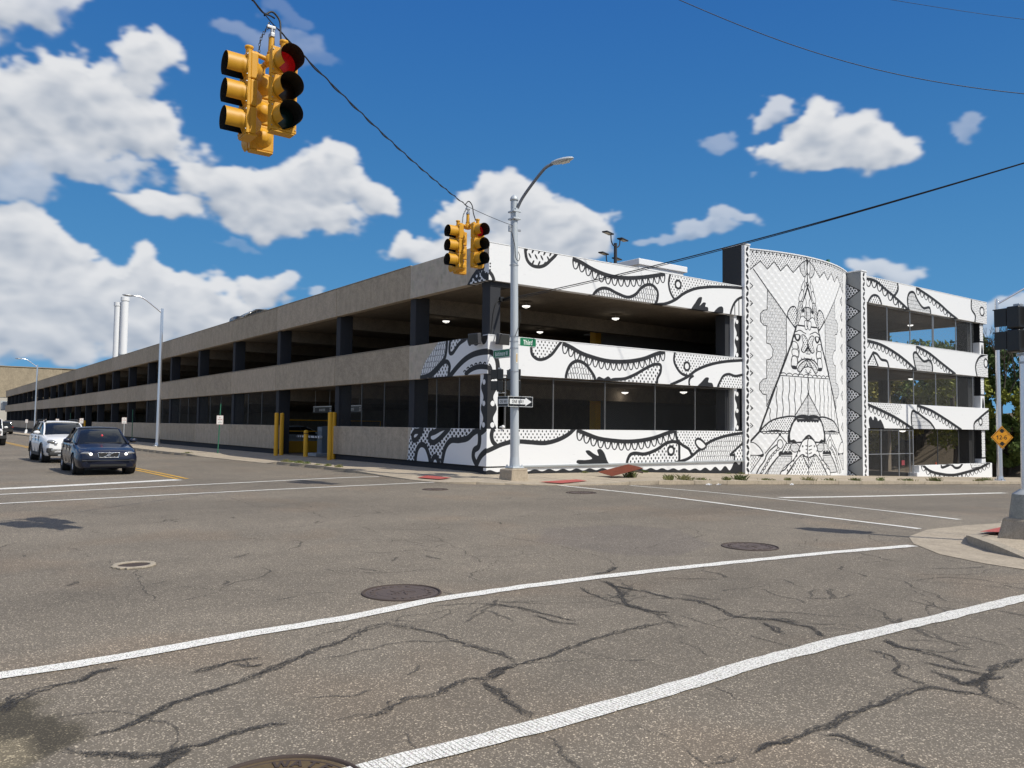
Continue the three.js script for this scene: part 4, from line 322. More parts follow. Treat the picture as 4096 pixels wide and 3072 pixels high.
function muralCanvas(shapes, x0, x1, y0, y1, ppm, base = PAINT, extra, k = 1, thin = 1) {
  return canvas(Math.round((x1 - x0) * ppm), Math.round((y1 - y0) * ppm), (g, W, H) => {
    g.fillStyle = base; g.fillRect(0, 0, W, H);
    g.setTransform(ppm, 0, 0, -ppm, -x0 * ppm, y1 * ppm); g.lineJoin = 'round'; g.lineCap = 'butt';
    const curve = (pts, closed) => { if (pts.length < 3 && !closed) return pts; const c = new THREE.CatmullRomCurve3(pts.map(([x, y]) => V(x, y, 0)), closed, 'centripetal'); return c.getPoints(pts.length * 8).map((p) => [p.x, p.y]); };
    const trace = (pts, closed) => { g.beginPath(); pts.forEach(([x, y], i) => (i ? g.lineTo(x, y) : g.moveTo(x, y))); if (closed) g.closePath(); };
    const r = mulberry(21);
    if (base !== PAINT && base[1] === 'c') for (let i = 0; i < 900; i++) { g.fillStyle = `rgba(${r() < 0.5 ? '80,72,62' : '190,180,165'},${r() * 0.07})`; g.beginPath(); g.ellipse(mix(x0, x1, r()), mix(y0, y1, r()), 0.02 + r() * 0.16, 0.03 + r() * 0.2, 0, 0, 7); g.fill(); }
    const fillPattern = (f, pts) => {
      const bx0 = Math.min(...pts.map((p) => p[0])), bx1 = Math.max(...pts.map((p) => p[0])), by0 = Math.min(...pts.map((p) => p[1])), by1 = Math.max(...pts.map((p) => p[1]));
      g.save(); g.clip(); g.fillStyle = PAINT; g.fillRect(bx0, by0, bx1 - bx0, by1 - by0); g.fillStyle = INK; g.strokeStyle = INK;
      const grid = (sx, sy, fn) => { let row = 0; for (let y = Math.floor(by0 / sy) * sy; y < by1 + sy; y += sy, row++) for (let x = Math.floor(bx0 / sx) * sx - (Math.round(y / sy) % 2 ? sx / 2 : 0); x < bx1 + sx; x += sx) fn(x + (r() - 0.5) * sx * 0.16, y + (r() - 0.5) * sy * 0.16, Math.round(y / sy)); };
      const el = (x, y, a, b, t = 0) => { g.beginPath(); g.ellipse(x, y, a, b, t, 0, 7); g.fill(); };
      if (f === 'dot') grid(0.165 * k, 0.105 * k, (x, y) => el(x, y, 0.026 * k, 0.034 * k));
      if (f === 'Dot') grid(0.2 * k, 0.12 * k, (x, y) => el(x, y, 0.034 * k, 0.046 * k));
      if (f === 'oval') grid(0.26, 0.105, (x, y) => el(x, y, 0.062, 0.05));
      if (f === 'leaf') grid(0.26 * k, 0.2 * k, (x, y, n) => el(x, y, 0.035 * k, 0.1 * k, n % 2 ? 0.6 : -0.5));
      if (f === 'squig') { g.lineWidth = 0.028 * k * (k < 0.8 ? 0.72 : 1); grid(0.125 * k, 0.2 * k, (x, y) => { g.beginPath(); g.moveTo(x, y - 0.11 * k); g.bezierCurveTo(x + 0.09 * k, y - 0.03 * k, x - 0.06 * k, y + 0.04 * k, x + 0.03 * k, y + 0.12 * k); g.stroke(); }); }
      if (f === 'stripe') { g.lineWidth = 0.05; for (let x = bx0; x < bx1; x += 0.27) { g.beginPath(); g.moveTo(x, by0); g.lineTo(x, by1); g.stroke(); } }
      g.restore();
    };
    const drawShapes = (flip) => {
      for (const s of shapes) {
        const [kind, fill, sw0, raw, a, b] = s, sw = sw0 * thin, pts = flip === undefined ? raw : raw.map(([x, y]) => [flip - x, y]);
        g.strokeStyle = INK; g.lineWidth = sw || 0.01;
        if (kind === 'b' || kind === 'p') { const q = kind === 'b' ? curve(pts, true) : pts; trace(q, true); if (fill === 'k') { g.fillStyle = INK; g.fill(); } else if (fill === 'w') { g.fillStyle = PAINT; g.fill(); } else if (fill) fillPattern(fill, q); if (sw) { trace(q, true); g.stroke(); } }
        else if (kind === 'l') { trace(curve(pts, false), false); g.stroke(); } else if (kind === 'L') { trace(pts, false); g.stroke(); }
        else if (kind === 'o') { g.beginPath(); g.ellipse(pts[0][0], pts[0][1], a, b, 0, 0, 7); g.fillStyle = fill === 'k' ? INK : PAINT; g.fill(); if (sw) g.stroke(); }
        else if (kind === 's') {
          const c = new THREE.CatmullRomCurve3(pts.map(([x, y]) => V(x, y, 0)), false, 'centripetal'), n = a, d = b, L = c.getLength(), w = L / n;
          for (let i = 0; i < n; i++) {
            const p = c.getPointAt((i + 0.5) / n), t = c.getTangentAt((i + 0.5) / n); g.save(); g.translate(p.x, p.y); g.rotate(Math.atan2(t.y, t.x) * (Math.abs(d) > 0.2 ? 0.55 : 1)); if (t.x < 0) g.rotate(Math.PI);
            const u = (ww, dd, o) => { g.beginPath(); g.moveTo(-ww / 2, o); g.bezierCurveTo(-ww / 2, o - dd * 1.3, ww / 2, o - dd * 1.3, ww / 2, o); g.closePath(); };
            if (Math.abs(d) > 0.2) { g.fillStyle = INK; u(w * 1.06, d * 1.02, 0.02); g.fill(); g.fillStyle = PAINT; u(w * 0.62, d * 0.74, -0.04); g.fill(); g.fillStyle = INK; g.beginPath(); g.moveTo(-w * 0.16, 0); g.lineTo(w * 0.16, 0); g.lineTo(0, -d * 0.42); g.fill(); }
            else { u(w, d, 0); g.fillStyle = fill === 'k' ? INK : PAINT; g.fill(); g.lineWidth = sw; g.stroke(); }
            g.restore();
          }
          if (Math.abs(d) > 0.2) { g.lineWidth = 0.15; trace(c.getPoints(60).map((p) => [p.x, p.y]), false); g.stroke(); }
        }
      }
    };
    drawShapes(); if (extra?.mirror !== undefined) drawShapes(extra.mirror);
    if (extra?.draw) extra.draw(g, r);
    // roller marks and faint dirt specks in the paint
    g.setTransform(1, 0, 0, 1, 0, 0);
    for (let i = 0; i < W * H / 900; i++) { g.fillStyle = r() < 0.5 ? `rgba(90,86,80,${r() * 0.05})` : `rgba(255,255,255,${r() * 0.05})`; const w = 2 + r() * 22; g.fillRect(r() * W, r() * H, w, 1 + r() * 6); }
  });
}

const wallPaint = (c) => std(col(1, 1, 1), 0.62, { map: ctex(c) });
const xy = (x0, x1, y0, y1) => (x, y) => [(x - x0) / (x1 - x0), (y - y0) / (y1 - y0)];
const zy = (z0, z1, y0, y1) => (x, y, z) => [(z - z0) / (z1 - z0), (y - y0) / (y1 - y0)];
const leafRow = (x0, x1, y0, y1) => muralCanvas([], x0, x1, y0, y1, 110, PAINT, { draw: (g) => { g.fillStyle = INK; let k = 0; for (let y = y0 + 0.1; y < y1; y += 0.24, k++) { g.beginPath(); g.ellipse((x0 + x1) / 2, y, 0.065, 0.125, k % 2 ? 0.75 : -0.55, 0, 7); g.fill(); } } });
const beadCol = (w, h, flip) => muralCanvas([], 0, w, 0, h, 220, PAINT, { draw: (g) => { g.fillStyle = INK; const c = flip ? 0 : w; g.beginPath(); g.moveTo(c, 0); for (let y = 0; y <= h + 0.01; y += 0.02) { const e = w * (0.72 + 0.17 * Math.cos(y * 9)); g.lineTo(flip ? e : w - e, y); } g.lineTo(c, h); g.fill(); g.fillStyle = PAINT; for (let y = 0.15, k = 0; y < h; y += 0.7, k++) { g.beginPath(); g.ellipse(w * 0.5, y, w * 0.2, 0.09, 0, 0, 7); g.fill(); } } });

// ---------------------------------------------------------------- the parking garage
const H = [0, 0.317, 1.53, 3.322, 4.58, 6.394, 7.625], K = [0, 1.736, 3.0, 4.83, 6.13, 7.98, 9.26];
const garage = thing('parking_garage', 'long three level concrete parking garage with black and white mural on its street front', 'parking garage');
const ZEND = -176, bays = [0, -5.2]; for (let z = -11.9; z > ZEND + 3; z -= 7.32) bays.push(+z.toFixed(2)); bays.push(ZEND);
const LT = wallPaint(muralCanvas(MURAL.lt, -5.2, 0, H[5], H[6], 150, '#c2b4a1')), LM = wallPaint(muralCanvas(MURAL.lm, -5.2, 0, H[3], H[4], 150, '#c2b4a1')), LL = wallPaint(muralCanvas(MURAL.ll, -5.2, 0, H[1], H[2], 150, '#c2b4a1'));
const RT = wallPaint(muralCanvas(MURAL.rt, 0, 13.04, H[5], H[6], 150)), RM = wallPaint(muralCanvas(MURAL.rm, 0, 13.04, H[3], H[4], 150)), RL = wallPaint(muralCanvas(MURAL.rl, 0, 13.04, H[1], H[2], 150));
{
  const cm = [M.concrete, M.concreteB, M.concreteC];
  for (let lv = 0; lv < 3; lv++) {
    const y0 = H[lv * 2 + 1], y1 = H[lv * 2 + 2];
    for (let i = 0; i < bays.length - 1; i++) {
      let a = bays[i] - 0.013, b = bays[i + 1] + 0.013; if (lv === 0 && i === 2) { continue; } if (lv === 0 && i === 10) { b = bays[i] - 2.3; }
      if (lv === 0 && i === 11) a = bays[i] - 2.2;
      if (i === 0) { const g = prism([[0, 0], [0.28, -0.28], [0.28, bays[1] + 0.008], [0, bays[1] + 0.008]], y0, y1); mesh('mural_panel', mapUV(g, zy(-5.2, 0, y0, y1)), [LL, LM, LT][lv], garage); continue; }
      const g = planarUV(rbox(0, 0.26 + 0.01 * ((i * 7) % 3), y0, y1 + 0.004 * ((i * 5) % 3), a, b, 0.018, 1), 1, 1, i * 1.7, lv * 2.3);
      mesh('spandrel_panel', g, cm[(i * 5 + lv * 2) % 3], garage);
      if (lv > 0) mesh('coping', rbox(-0.015, 0.28, y1 + 0.012, y1 + 0.04, a + 0.01, b - 0.01, 0.008, 1), M.kerb, garage);
    }
    // street front
    const g = prism([[0, 0], [13.04, 0], [13.04, -0.28], [0.28, -0.28]], y0, y1);
    mesh('mural_panel', mapUV(g, xy(0, 13.04, y0, y1)), [RL, RM, RT][lv], garage);
    if (lv > 0) mesh('coping', box(0.0, 13.0, y1 + 0.003, y1 + 0.03, -0.3, 0.012), M.white, garage);
  }
  // gate jambs of the entry bay
  mesh('gate_jamb', planarUV(rbox(0, 0.26, H[1], H[2], -11.9, -11.95, 0.01, 1)), M.concreteC, garage);
  mesh('spandrel_panel', planarUV(rbox(0, 0.26, H[1], H[2], -18.75, -19.2, 0.012, 1)), M.concreteB, garage);
  // columns, beams and slabs of the long side
  for (let i = 1; i < bays.length - 1; i++) {
    const z = bays[i];
    mesh('column', planarUV(rbox(0.14, 0.74, -0.6, H[5] + 0.05, z - 0.22, z + 0.2, 0.015, 1)), M.darkPaint, garage);
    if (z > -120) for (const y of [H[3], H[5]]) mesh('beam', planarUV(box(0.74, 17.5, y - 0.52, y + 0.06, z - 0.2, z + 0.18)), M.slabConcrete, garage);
  }
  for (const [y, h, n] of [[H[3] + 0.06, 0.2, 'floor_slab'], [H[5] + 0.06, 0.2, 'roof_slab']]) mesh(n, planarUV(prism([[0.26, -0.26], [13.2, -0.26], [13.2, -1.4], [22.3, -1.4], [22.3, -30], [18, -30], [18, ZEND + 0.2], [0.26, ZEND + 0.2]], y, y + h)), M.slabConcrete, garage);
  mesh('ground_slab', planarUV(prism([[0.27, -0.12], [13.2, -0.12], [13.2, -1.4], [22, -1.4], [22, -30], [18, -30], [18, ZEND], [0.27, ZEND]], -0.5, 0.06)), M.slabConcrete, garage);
  mesh('rear_wall', planarUV(prism([[18, -30], [18.25, -30], [18.25, ZEND], [18, ZEND]], -0.5, H[6])), M.slabConcrete, garage);
  mesh('rear_wall', planarUV(box(18, 22.5, -0.5, H[6], -30, -30.25)), M.slabConcrete, garage);
  mesh('rear_wall', planarUV(box(22.3, 22.49, -0.5, H[6], -1.4, -30)), M.slabConcrete, garage);
  mesh('end_wall', planarUV(box(0.3, 18, -0.5, H[5], ZEND, ZEND - 0.25)), M.slabConcrete, garage);
  mesh('parapet', planarUV(box(0.3, 18.2, H[5], H[6], ZEND, ZEND - 0.25)), M.concrete, garage);
  mesh('plinth', box(0.12, 0.26, -0.7, H[1] - 0.003, -0.16, -11.85), M.darkPaint, garage);
  mesh('plinth', box(0.12, 0.26, -1.2, H[1] - 0.003, -18.8, ZEND), M.darkPaint, garage);
  // street front: beams, interior walls, corner column
  for (const y of [H[3], H[5]]) mesh('beam', planarUV(box(0.8, 13, y - 0.32, y + 0.06, -6.6, -6.1)), M.slabConcrete, garage);
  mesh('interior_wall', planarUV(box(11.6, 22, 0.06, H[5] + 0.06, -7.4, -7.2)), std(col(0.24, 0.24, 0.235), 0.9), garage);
  mesh('interior_wall', planarUV(box(13.4, 22.4, -1.4, H[6], -1.35, -1.15)), M.slabConcrete, garage);
  mesh('interior_column', box(11.15, 11.5, 0.06, H[5] + 0.06, -7.45, -7.05), M.bollard, garage);
  mesh('column', rbox(0.16, 0.58, H[4] - 1.0, H[5] + 0.05, -0.6, -0.14, 0.012, 1), M.darkPaint, garage);
  { const g = prism([[0.15, -0.62], [0.15, -0.12], [0.6, -0.12], [0.95, -0.12], [0.95, -0.62]], H[5] - 0.16, H[5] + 0.02); mesh('column_head', g, M.darkPaint, garage); }
  { const y0 = H[2] - 0.02, y1 = H[3] + 0.02, cA = wallPaint(beadCol(0.42, y1 - y0, true)), cB = wallPaint(beadCol(0.42, y1 - y0, false));
    mesh('corner_column', mapUV(prism([[0.03, -0.03], [0.45, -0.03], [0.45, -0.45]], y0, y1), (x, y) => [(x - 0.03) / 0.42, (y - y0) / (y1 - y0)]), cA, garage);
    mesh('corner_column', mapUV(prism([[0.03, -0.031], [0.449, -0.45], [0.03, -0.45]], y0, y1), (x, y, z) => [(z + 0.45) / 0.42, (y - y0) / (y1 - y0)]), cB, garage);
    const br = prism([[0.45, -0.05], [0.78, -0.05], [0.78, -0.4], [0.45, -0.4]], H[3] - 0.1, H[3]); mesh('column_bracket', br, M.white, garage); }
  for (const [a, b] of [[H[2], H[3]], [H[4], H[5]]]) { mesh('front_column', mapUV(box(12.62, 13.03, a - 0.05, b + 0.05, -0.45, -0.1), (x, y) => [(x - 12.62) / 0.41, (y - a) / (b - a)]), wallPaint(beadCol(0.41, b - a, false)), garage); }
  mesh('front_column', box(12.3, 12.6, 0, H[5], -0.8, -0.3), M.darkPaint, garage);
  // white foot with black waves
  const foot = muralCanvas([], 0, 13.04, -0.6, 0.317, 110, PAINT, { draw: (g) => { g.fillStyle = INK; g.beginPath(); g.moveTo(0, -1); for (let x = 0; x <= 13.1; x += 0.03) { const base = x < 6 ? 0.13 - 0.008 * x : 0.085 - 0.03 * (x - 6), am = x < 10 ? 0.035 : 0.035 + (x - 10) * 0.03; g.lineTo(x, base + am + am * Math.sin(x * (TAU / 0.62)) + (x > 12.2 ? (x - 12.2) * 0.4 : 0)); } g.lineTo(13.1, -1); g.fill(); } });
  mesh('foot_wall', mapUV(box(0.02, 13.04, -0.6, H[1] - 0.05, -0.2, -0.03), xy(0, 13.04, -0.6, 0.317)), wallPaint(foot), garage);
  mesh('foot_ledge', rbox(0.9, 13.03, H[1] - 0.06, H[1] + 0.004, -0.2, 0.045, 0.01, 1), M.greyPaint, garage);
  // white stair house on the roof
  mesh('stair_house', planarUV(box(13.0, 16.15, H[5], 9.5, -10, -6)), M.white, garage);
  mesh('stair_house_cornice', rbox(12.88, 16.35, 9.5, 9.8, -10.1, -5.9, 0.03, 1), M.white, garage);
}
// curved mural wall between two fins
{
  const R = 11.55, xc = 17.7, zc = 0.22 - R, TOP = 9.44, BOT = -1.0, S0 = -4.45, S1 = 4.45, axis = -0.25;
  const tw = muralCanvas(MURAL.tw, S0, S1, BOT, TOP, 175, PAINT, { mirror: 2 * axis, draw: (g) => { g.fillStyle = INK; for (let s = S0; s < S1; s += 0.22) for (const y of [TOP - 0.1]) { g.beginPath(); g.ellipse(s, y, 0.04, 0.055, 0, 0, 7); g.fill(); } } }, 0.7, 0.72);
  const nu = 44, nv = 52, pos = [], uv = [], idx = [];
  const P = (s, y, d) => { const a = s / R; return [xc + (R + d) * Math.sin(a), y, zc + (R + d) * Math.cos(a)]; };
  for (let j = 0; j < nv; j++) for (let i = 0; i < nu; i++) {           // every block is a shallow pyramid
    const s0 = mix(S0, S1, i / nu), s1 = mix(S0, S1, (i + 1) / nu), y0 = mix(BOT, TOP, j / nv), y1 = mix(BOT, TOP, (j + 1) / nv), q = [[s0, y0, 0], [s1, y0, 0], [s1, y1, 0], [s0, y1, 0], [(s0 + s1) / 2, y0 + (y1 - y0) * ((i + j) % 2 ? 0.72 : 0.28), (i * 3 + j) % 2 ? 0.009 : -0.007]];
    for (const [a, b, c] of [[0, 1, 4], [1, 2, 4], [2, 3, 4], [3, 0, 4]]) for (const k of [a, b, c]) { pos.push(...P(...q[k])); uv.push((q[k][0] - S0) / (S1 - S0), (q[k][1] - BOT) / (TOP - BOT)); }
  }
  const g = new THREE.BufferGeometry(); g.setAttribute('position', new THREE.Float32BufferAttribute(pos, 3)); g.setAttribute('uv', new THREE.Float32BufferAttribute(uv, 2)); g.computeVertexNormals();
  tag(mesh('curved_mural_wall', g, wallPaint(tw), garage), 'tall bowed wall of faceted blocks with a symmetrical line mural');
  const arc = (d, n = 40) => { const l = []; for (let i = 0; i <= n; i++) { const p = P(mix(S0, S1, i / n), 0, d); l.push([p[0], p[2]]); } return l; };
  mesh('curved_wall_core', prism([...arc(-0.04), ...arc(-0.3).reverse()], BOT, TOP - 0.005), M.white, garage);
  mesh('curved_wall_coping', prism([...arc(0.03), ...arc(-0.33).reverse()], TOP, TOP + 0.05), M.white, garage);
  const fin = (x0, x1, z1, top, side) => { mesh('fin_front', mapUV(box(x0, x1, -1.4, top, -0.04, z1), xy(x0, x1, -1.4, top)), wallPaint(leafRow(x0, x1, -1.4, top)), garage); mesh('fin_cap', rbox(x0 - 0.03, x1 + 0.02, top + 0.002, top + 0.06, -1.1, z1 + 0.03, 0.01, 1), M.white, garage); if (side) mesh('fin_side', side.g, side.m, garage); };
  fin(13.06, 13.4, 0.12, 9.42, { g: box(13.06, 13.38, -1.4, 9.42, -1.05, -0.043), m: M.black });
  const zig = muralCanvas([], -1.1, 0.16, -1.4, 9.4, 130, '#85888a', { draw: (g, r) => { for (let y = 8.95, k = 0; y > -1.4; y -= 1.02, k++) { g.beginPath(); g.moveTo(-0.75, y); g.lineTo(0.1, y - 0.51); g.lineTo(-0.75, y - 1.02); g.closePath(); g.fillStyle = PAINT; g.fill(); g.save(); g.clip(); g.fillStyle = INK; for (let yy = y, n = 0; yy > y - 1.1; yy -= 0.12, n++) for (let z = -0.75 + (n % 2 ? 0.075 : 0); z < 0.1; z += 0.15) { g.beginPath(); g.ellipse(z, yy, 0.042, 0.05, 0, 0, 7); g.fill(); } g.restore(); g.beginPath(); g.moveTo(-0.75, y); g.lineTo(0.1, y - 0.51); g.lineTo(-0.75, y - 1.02); g.strokeStyle = INK; g.lineWidth = 0.05; g.stroke(); } } });
  fin(22.0, 22.5, 0.16, 9.4, { g: mapUV(box(22.0, 22.48, -1.4, 9.4, -1.1, -0.043), zy(-1.1, 0.16, -1.4, 9.4)), m: wallPaint(zig) });
  mesh('fin_side', mapUV(box(21.994, 21.9985, -1.4, 9.4, -0.041, 0.155), zy(-1.1, 0.16, -1.4, 9.4)), wallPaint(zig), garage);
  mesh('vent_pipe', rod(V(21.2, 8.6, -1.1), V(21.2, 10.05, -1.1), 0.09), M.green, garage);
}
// right hand block with its floors half a level higher
{
  const X0 = 22.5, X1 = 35.92;
  const KM = ['kl', 'km', 'kt'].map((n, i) => wallPaint(muralCanvas(MURAL[n], X0, X1, K[i * 2 + 1], K[i * 2 + 2], 125)));
  const plain = M.white;
  for (let lv = 0; lv < 3; lv++) {
    const y0 = K[lv * 2 + 1], y1 = K[lv * 2 + 2];
    mesh('mural_panel', mapUV(prism([[X0, 0], [X1, 0], [X1 - 0.28, -0.28], [X0, -0.28]], y0, y1), xy(X0, X1, y0, y1)), KM[lv], garage);
    mesh('spandrel_panel', planarUV(prism([[X1, 0], [X1, -30], [X1 - 0.28, -30], [X1 - 0.28, -0.28]], y0, y1)), M.concreteC, garage);
    mesh('floor_slab', planarUV(box(X0, X1 - 0.28, y0 + 0.06, y0 + 0.26, -0.28, -30)), M.slabConcrete, garage);
    if (lv) mesh('coping', box(X0, X1, y1 + 0.003, y1 + 0.03, -0.3, 0.012), M.white, garage);
  }
  mesh('ground_slab', planarUV(box(X0, X1, -1.6, -0.98, 0, -30)), M.slabConcrete, garage);
  mesh('interior_wall', planarUV(box(X0 + 0.05, X0 + 0.25, -1.4, K[5], -1.1, -30)), M.slabConcrete, garage);
  mesh('interior_wall', planarUV(box(X1 - 0.5, X1 - 0.3, K[4], K[5], -6.2, -30)), M.slabConcrete, garage);
  mesh('interior_wall', planarUV(box(X0 + 0.2, X1 - 0.3, -1.4, K[5], -29.6, -29.8)), M.slabConcrete, garage);
  mesh('interior_wall', planarUV(box(X1 - 0.5, X1 - 0.3, K[2], K[3], -12, -30)), M.slabConcrete, garage);
  // painted end columns
  const dotCol = (y0, y1) => wallPaint(muralCanvas([['p', 'dot', 0.1, [[0, y0 + (y1 - y0) * 0.42], [0.5, y0 + (y1 - y0) * 0.42], [0.5, y1], [0, y1]]], ['b', 'k', 0, [[0.18, y0 - 0.1], [0.2, y0 + 0.4], [0.3, y0 + 0.62], [0.4, y0 + 0.4], [0.42, y0 - 0.1]]]], 0, 0.5, y0, y1, 200));
  for (const [a, b] of [[-1.1, K[1]], [K[2], K[3]], [K[4], K[5]]]) {
    mesh('end_column', mapUV(rbox(35.2, 35.7, a - 0.02, b + 0.03, -0.55, -0.12, 0.01, 1), (x, y) => [(x - 35.2) / 0.5, (y - a) / (b - a)]), dotCol(a, b), garage);
    mesh('column', box(34.5, 35.19, a - 0.02, b + 0.03, -1.1, -0.5), M.black, garage);
    mesh('front_column', mapUV(box(22.51, 22.78, a, b + 0.03, -0.4, -0.08), (x, y) => [(x - 22.51) / 0.27, (y - a) / (b - a)]), wallPaint(beadCol(0.27, b - a, false)), garage);
    mesh('column', box(35.3, 35.68, a, b + 0.03, -6.4, -5.8), M.slabConcrete, garage);
  }
  const kb = wallPaint(muralCanvas(MURAL.kb, 27.5, 36.0, -1.2, -0.2, 125));
  mesh('low_wall', mapUV(rbox(27.5, 36.0, -1.05, -0.2, -0.3, 0.1, 0.015, 1), xy(27.5, 36, -1.2, -0.2)), kb, garage);
  mesh('low_wall_footing', rbox(27.25, 27.52, -1.3, -0.55, -0.35, 0.12, 0.02, 1), M.white, garage);
  mesh('plinth', box(27.5, 35.9, -1.7, -1.053, -0.25, 0.06), M.darkPaint, garage);
}

// ---------------------------------------------------------------- chain link fences in the openings
const linkTex = ctex(canvas(128, 128, (g) => { g.fillStyle = '#000'; g.fillRect(0, 0, 128, 128); g.strokeStyle = '#fff'; g.lineWidth = 7; g.beginPath(); for (const o of [-128, 0, 128]) { g.moveTo(o, 0); g.lineTo(o + 128, 128); g.moveTo(o + 128, 0); g.lineTo(o, 128); } g.stroke(); }), 1 / 0.075, false);
const linkMat = (c) => std(c, 0.55, { alphaMap: linkTex, alphaTest: 0, transparent: true, metalness: 0.3, side: THREE.DoubleSide });
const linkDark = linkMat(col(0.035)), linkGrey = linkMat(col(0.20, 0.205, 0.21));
function fence(label, x0, x1, y0, y1, z, posts, mat, postMat, rails = []) {
  const t = thing('chain_link_fence', label, 'fence', [0, 0, 0]);
  const g = new THREE.PlaneGeometry(x1 - x0, y1 - y0); g.translate((x0 + x1) / 2, (y0 + y1) / 2, z); mesh('wire_mesh', planarUV(g), mat, t);
  for (const x of posts) mesh('post', rod(V(x, y0, z - 0.03), V(x, y1, z - 0.03), 0.03, 0.03, 8), postMat, t);
  for (const y of rails) mesh('rail', rod(V(x0, y, z - 0.03), V(x1, y, z - 0.03), 0.022, 0.022, 8), postMat, t);
}
const postDark = std(col(0.10), 0.5, { metalness: 0.4 });
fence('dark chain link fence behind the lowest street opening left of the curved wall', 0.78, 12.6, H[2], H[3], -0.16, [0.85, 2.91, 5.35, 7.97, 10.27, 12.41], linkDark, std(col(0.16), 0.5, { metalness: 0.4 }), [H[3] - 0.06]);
fence('chain link fence in the top opening of the right hand block', 22.8, 34.5, K[4], K[5], -0.14, [22.85, 24.96, 27.27, 29.67, 29.78, 32.36, 34.21], linkGrey, M.steel, [K[5] - 0.05]);
fence('chain link fence in the middle opening of the right hand block', 22.8, 34.5, K[2], K[3], -0.14, [22.85, 25.01, 27.55, 29.95, 32.38, 34.33], linkGrey, M.steel, [K[3] - 0.05]);
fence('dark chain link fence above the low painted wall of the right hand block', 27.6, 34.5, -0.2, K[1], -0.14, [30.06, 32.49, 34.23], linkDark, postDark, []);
{ const t = thing('chain_link_gate', 'grey chain link gate standing on the pavement beside the zigzag fin', 'gate'); const g = new THREE.PlaneGeometry(4.5, 2.45); g.translate(25.05, 0.45, -0.06); mesh('wire_mesh', planarUV(g), linkGrey, t); for (const x of [22.82, 24.11, 25.83, 26.92, 27.28]) mesh('post', rod(V(x, -0.8, -0.09), V(x, 1.7, -0.09), 0.03, 0.03, 8), M.steel, t); for (const y of [-0.74, 0.44, 1.65]) mesh('rail', rod(V(22.8, y, -0.09), V(27.28, y, -0.09), 0.022, 0.022, 8), M.steel, t); mesh('notice', box(26.0, 26.3, -0.15, 0.1, -0.05, -0.04), std(col(0.25, 0.04, 0.05), 0.7), t); }
for (const [i, z0, z1] of [[0, -0.5, -5.0], [1, -5.5, -11.6], [3, -19.5, -26.2], [4, -26.8, -33.5], [5, -34.2, -40.8], [6, -41.5, -48.2]]) {      // screens in the long shaded side
  const t = thing('chain_link_fence', ['dark chain link screen in the ground opening next to the painted corner', 'dark chain link screen in the ground opening between the corner bay and the entry', 'dark chain link screen in the ground opening just past the entry', 'dark chain link screen two bays past the entry', 'dark chain link screen three bays past the entry', 'dark chain link screen four bays past the entry'][i > 1 ? i - 1 : i], 'fence');
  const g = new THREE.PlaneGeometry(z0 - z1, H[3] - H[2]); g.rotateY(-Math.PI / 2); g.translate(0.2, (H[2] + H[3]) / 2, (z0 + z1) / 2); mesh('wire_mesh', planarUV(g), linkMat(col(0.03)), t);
  const n = 3; for (let k = 1; k < n; k++) { const z = mix(z0, z1, k / n); mesh('post', rod(V(0.22, H[2] - 0.1, z), V(0.22, H[3] + 0.02, z), 0.025, 0.025, 6), postDark, t); }
}

// ---------------------------------------------------------------- lit lamps under the ceilings
const glow = std(col(0.9), 0.5, { emissive: col(1, 0.97, 0.9), emissiveIntensity: 1.5 });
function ceilingLamp(x, y, z, label) {
  const t = thing('ceiling_lamp', label, 'ceiling lamp', [x, y, z]); t.scale.setScalar(0.8);
  mesh('stem', rod(V(0, 0, 0), V(0, 0.14, 0), 0.02), M.steel, t);
  mesh('housing', lathe([[0.02, 0.06], [0.2, 0.03], [0.22, 0.0], [0.2, -0.01]], 20), M.greyPaint, t);
  mesh('diffuser', lathe([[0.2, -0.005], [0.185, -0.05], [0.13, -0.085]], 20), glow, t);
  mesh('lens', lathe([[0.13, -0.085], [0.09, -0.12], [0, -0.13]], 20), std(col(0.35), 0.3), t);
  const l = new THREE.PointLight(new THREE.Color().setRGB(1, 0.95, 0.86), 0.25, 0, 2); l.position.set(0, -0.25, 0); l.castShadow = true; l.shadow.radius = 6; t.add(l);
}
for (const [x, y, z, l] of [[3.94, 6.3, -3.13, 'lit dome lamp under the top ceiling near the corner column'], [8.97, 6.3, -3.42, 'lit dome lamp under the top ceiling in the middle of the street front'], [9.65, 6.3, -9.46, 'lit lamp deep under the top ceiling behind the front row'], [3.99, 6.3, -9.06, 'lit lamp under the top ceiling left of the corner column'], [10.82, 3.24, -4.72, 'lit lamp under the lower ceiling behind the dark fence'], [12.1, 3.24, -2.4, 'lit lamp under the lower ceiling next to the front column'], [32.24, 7.9, -2.68, 'lit lamp in the top opening of the right hand block'], [32.65, 4.75, -2.9, 'lit lamp in the middle opening of the right hand block'], [27.0, 1.66, -0.5, 'lit lamp above the grey chain link gate']]) ceilingLamp(x, y - 0.02, z, l);

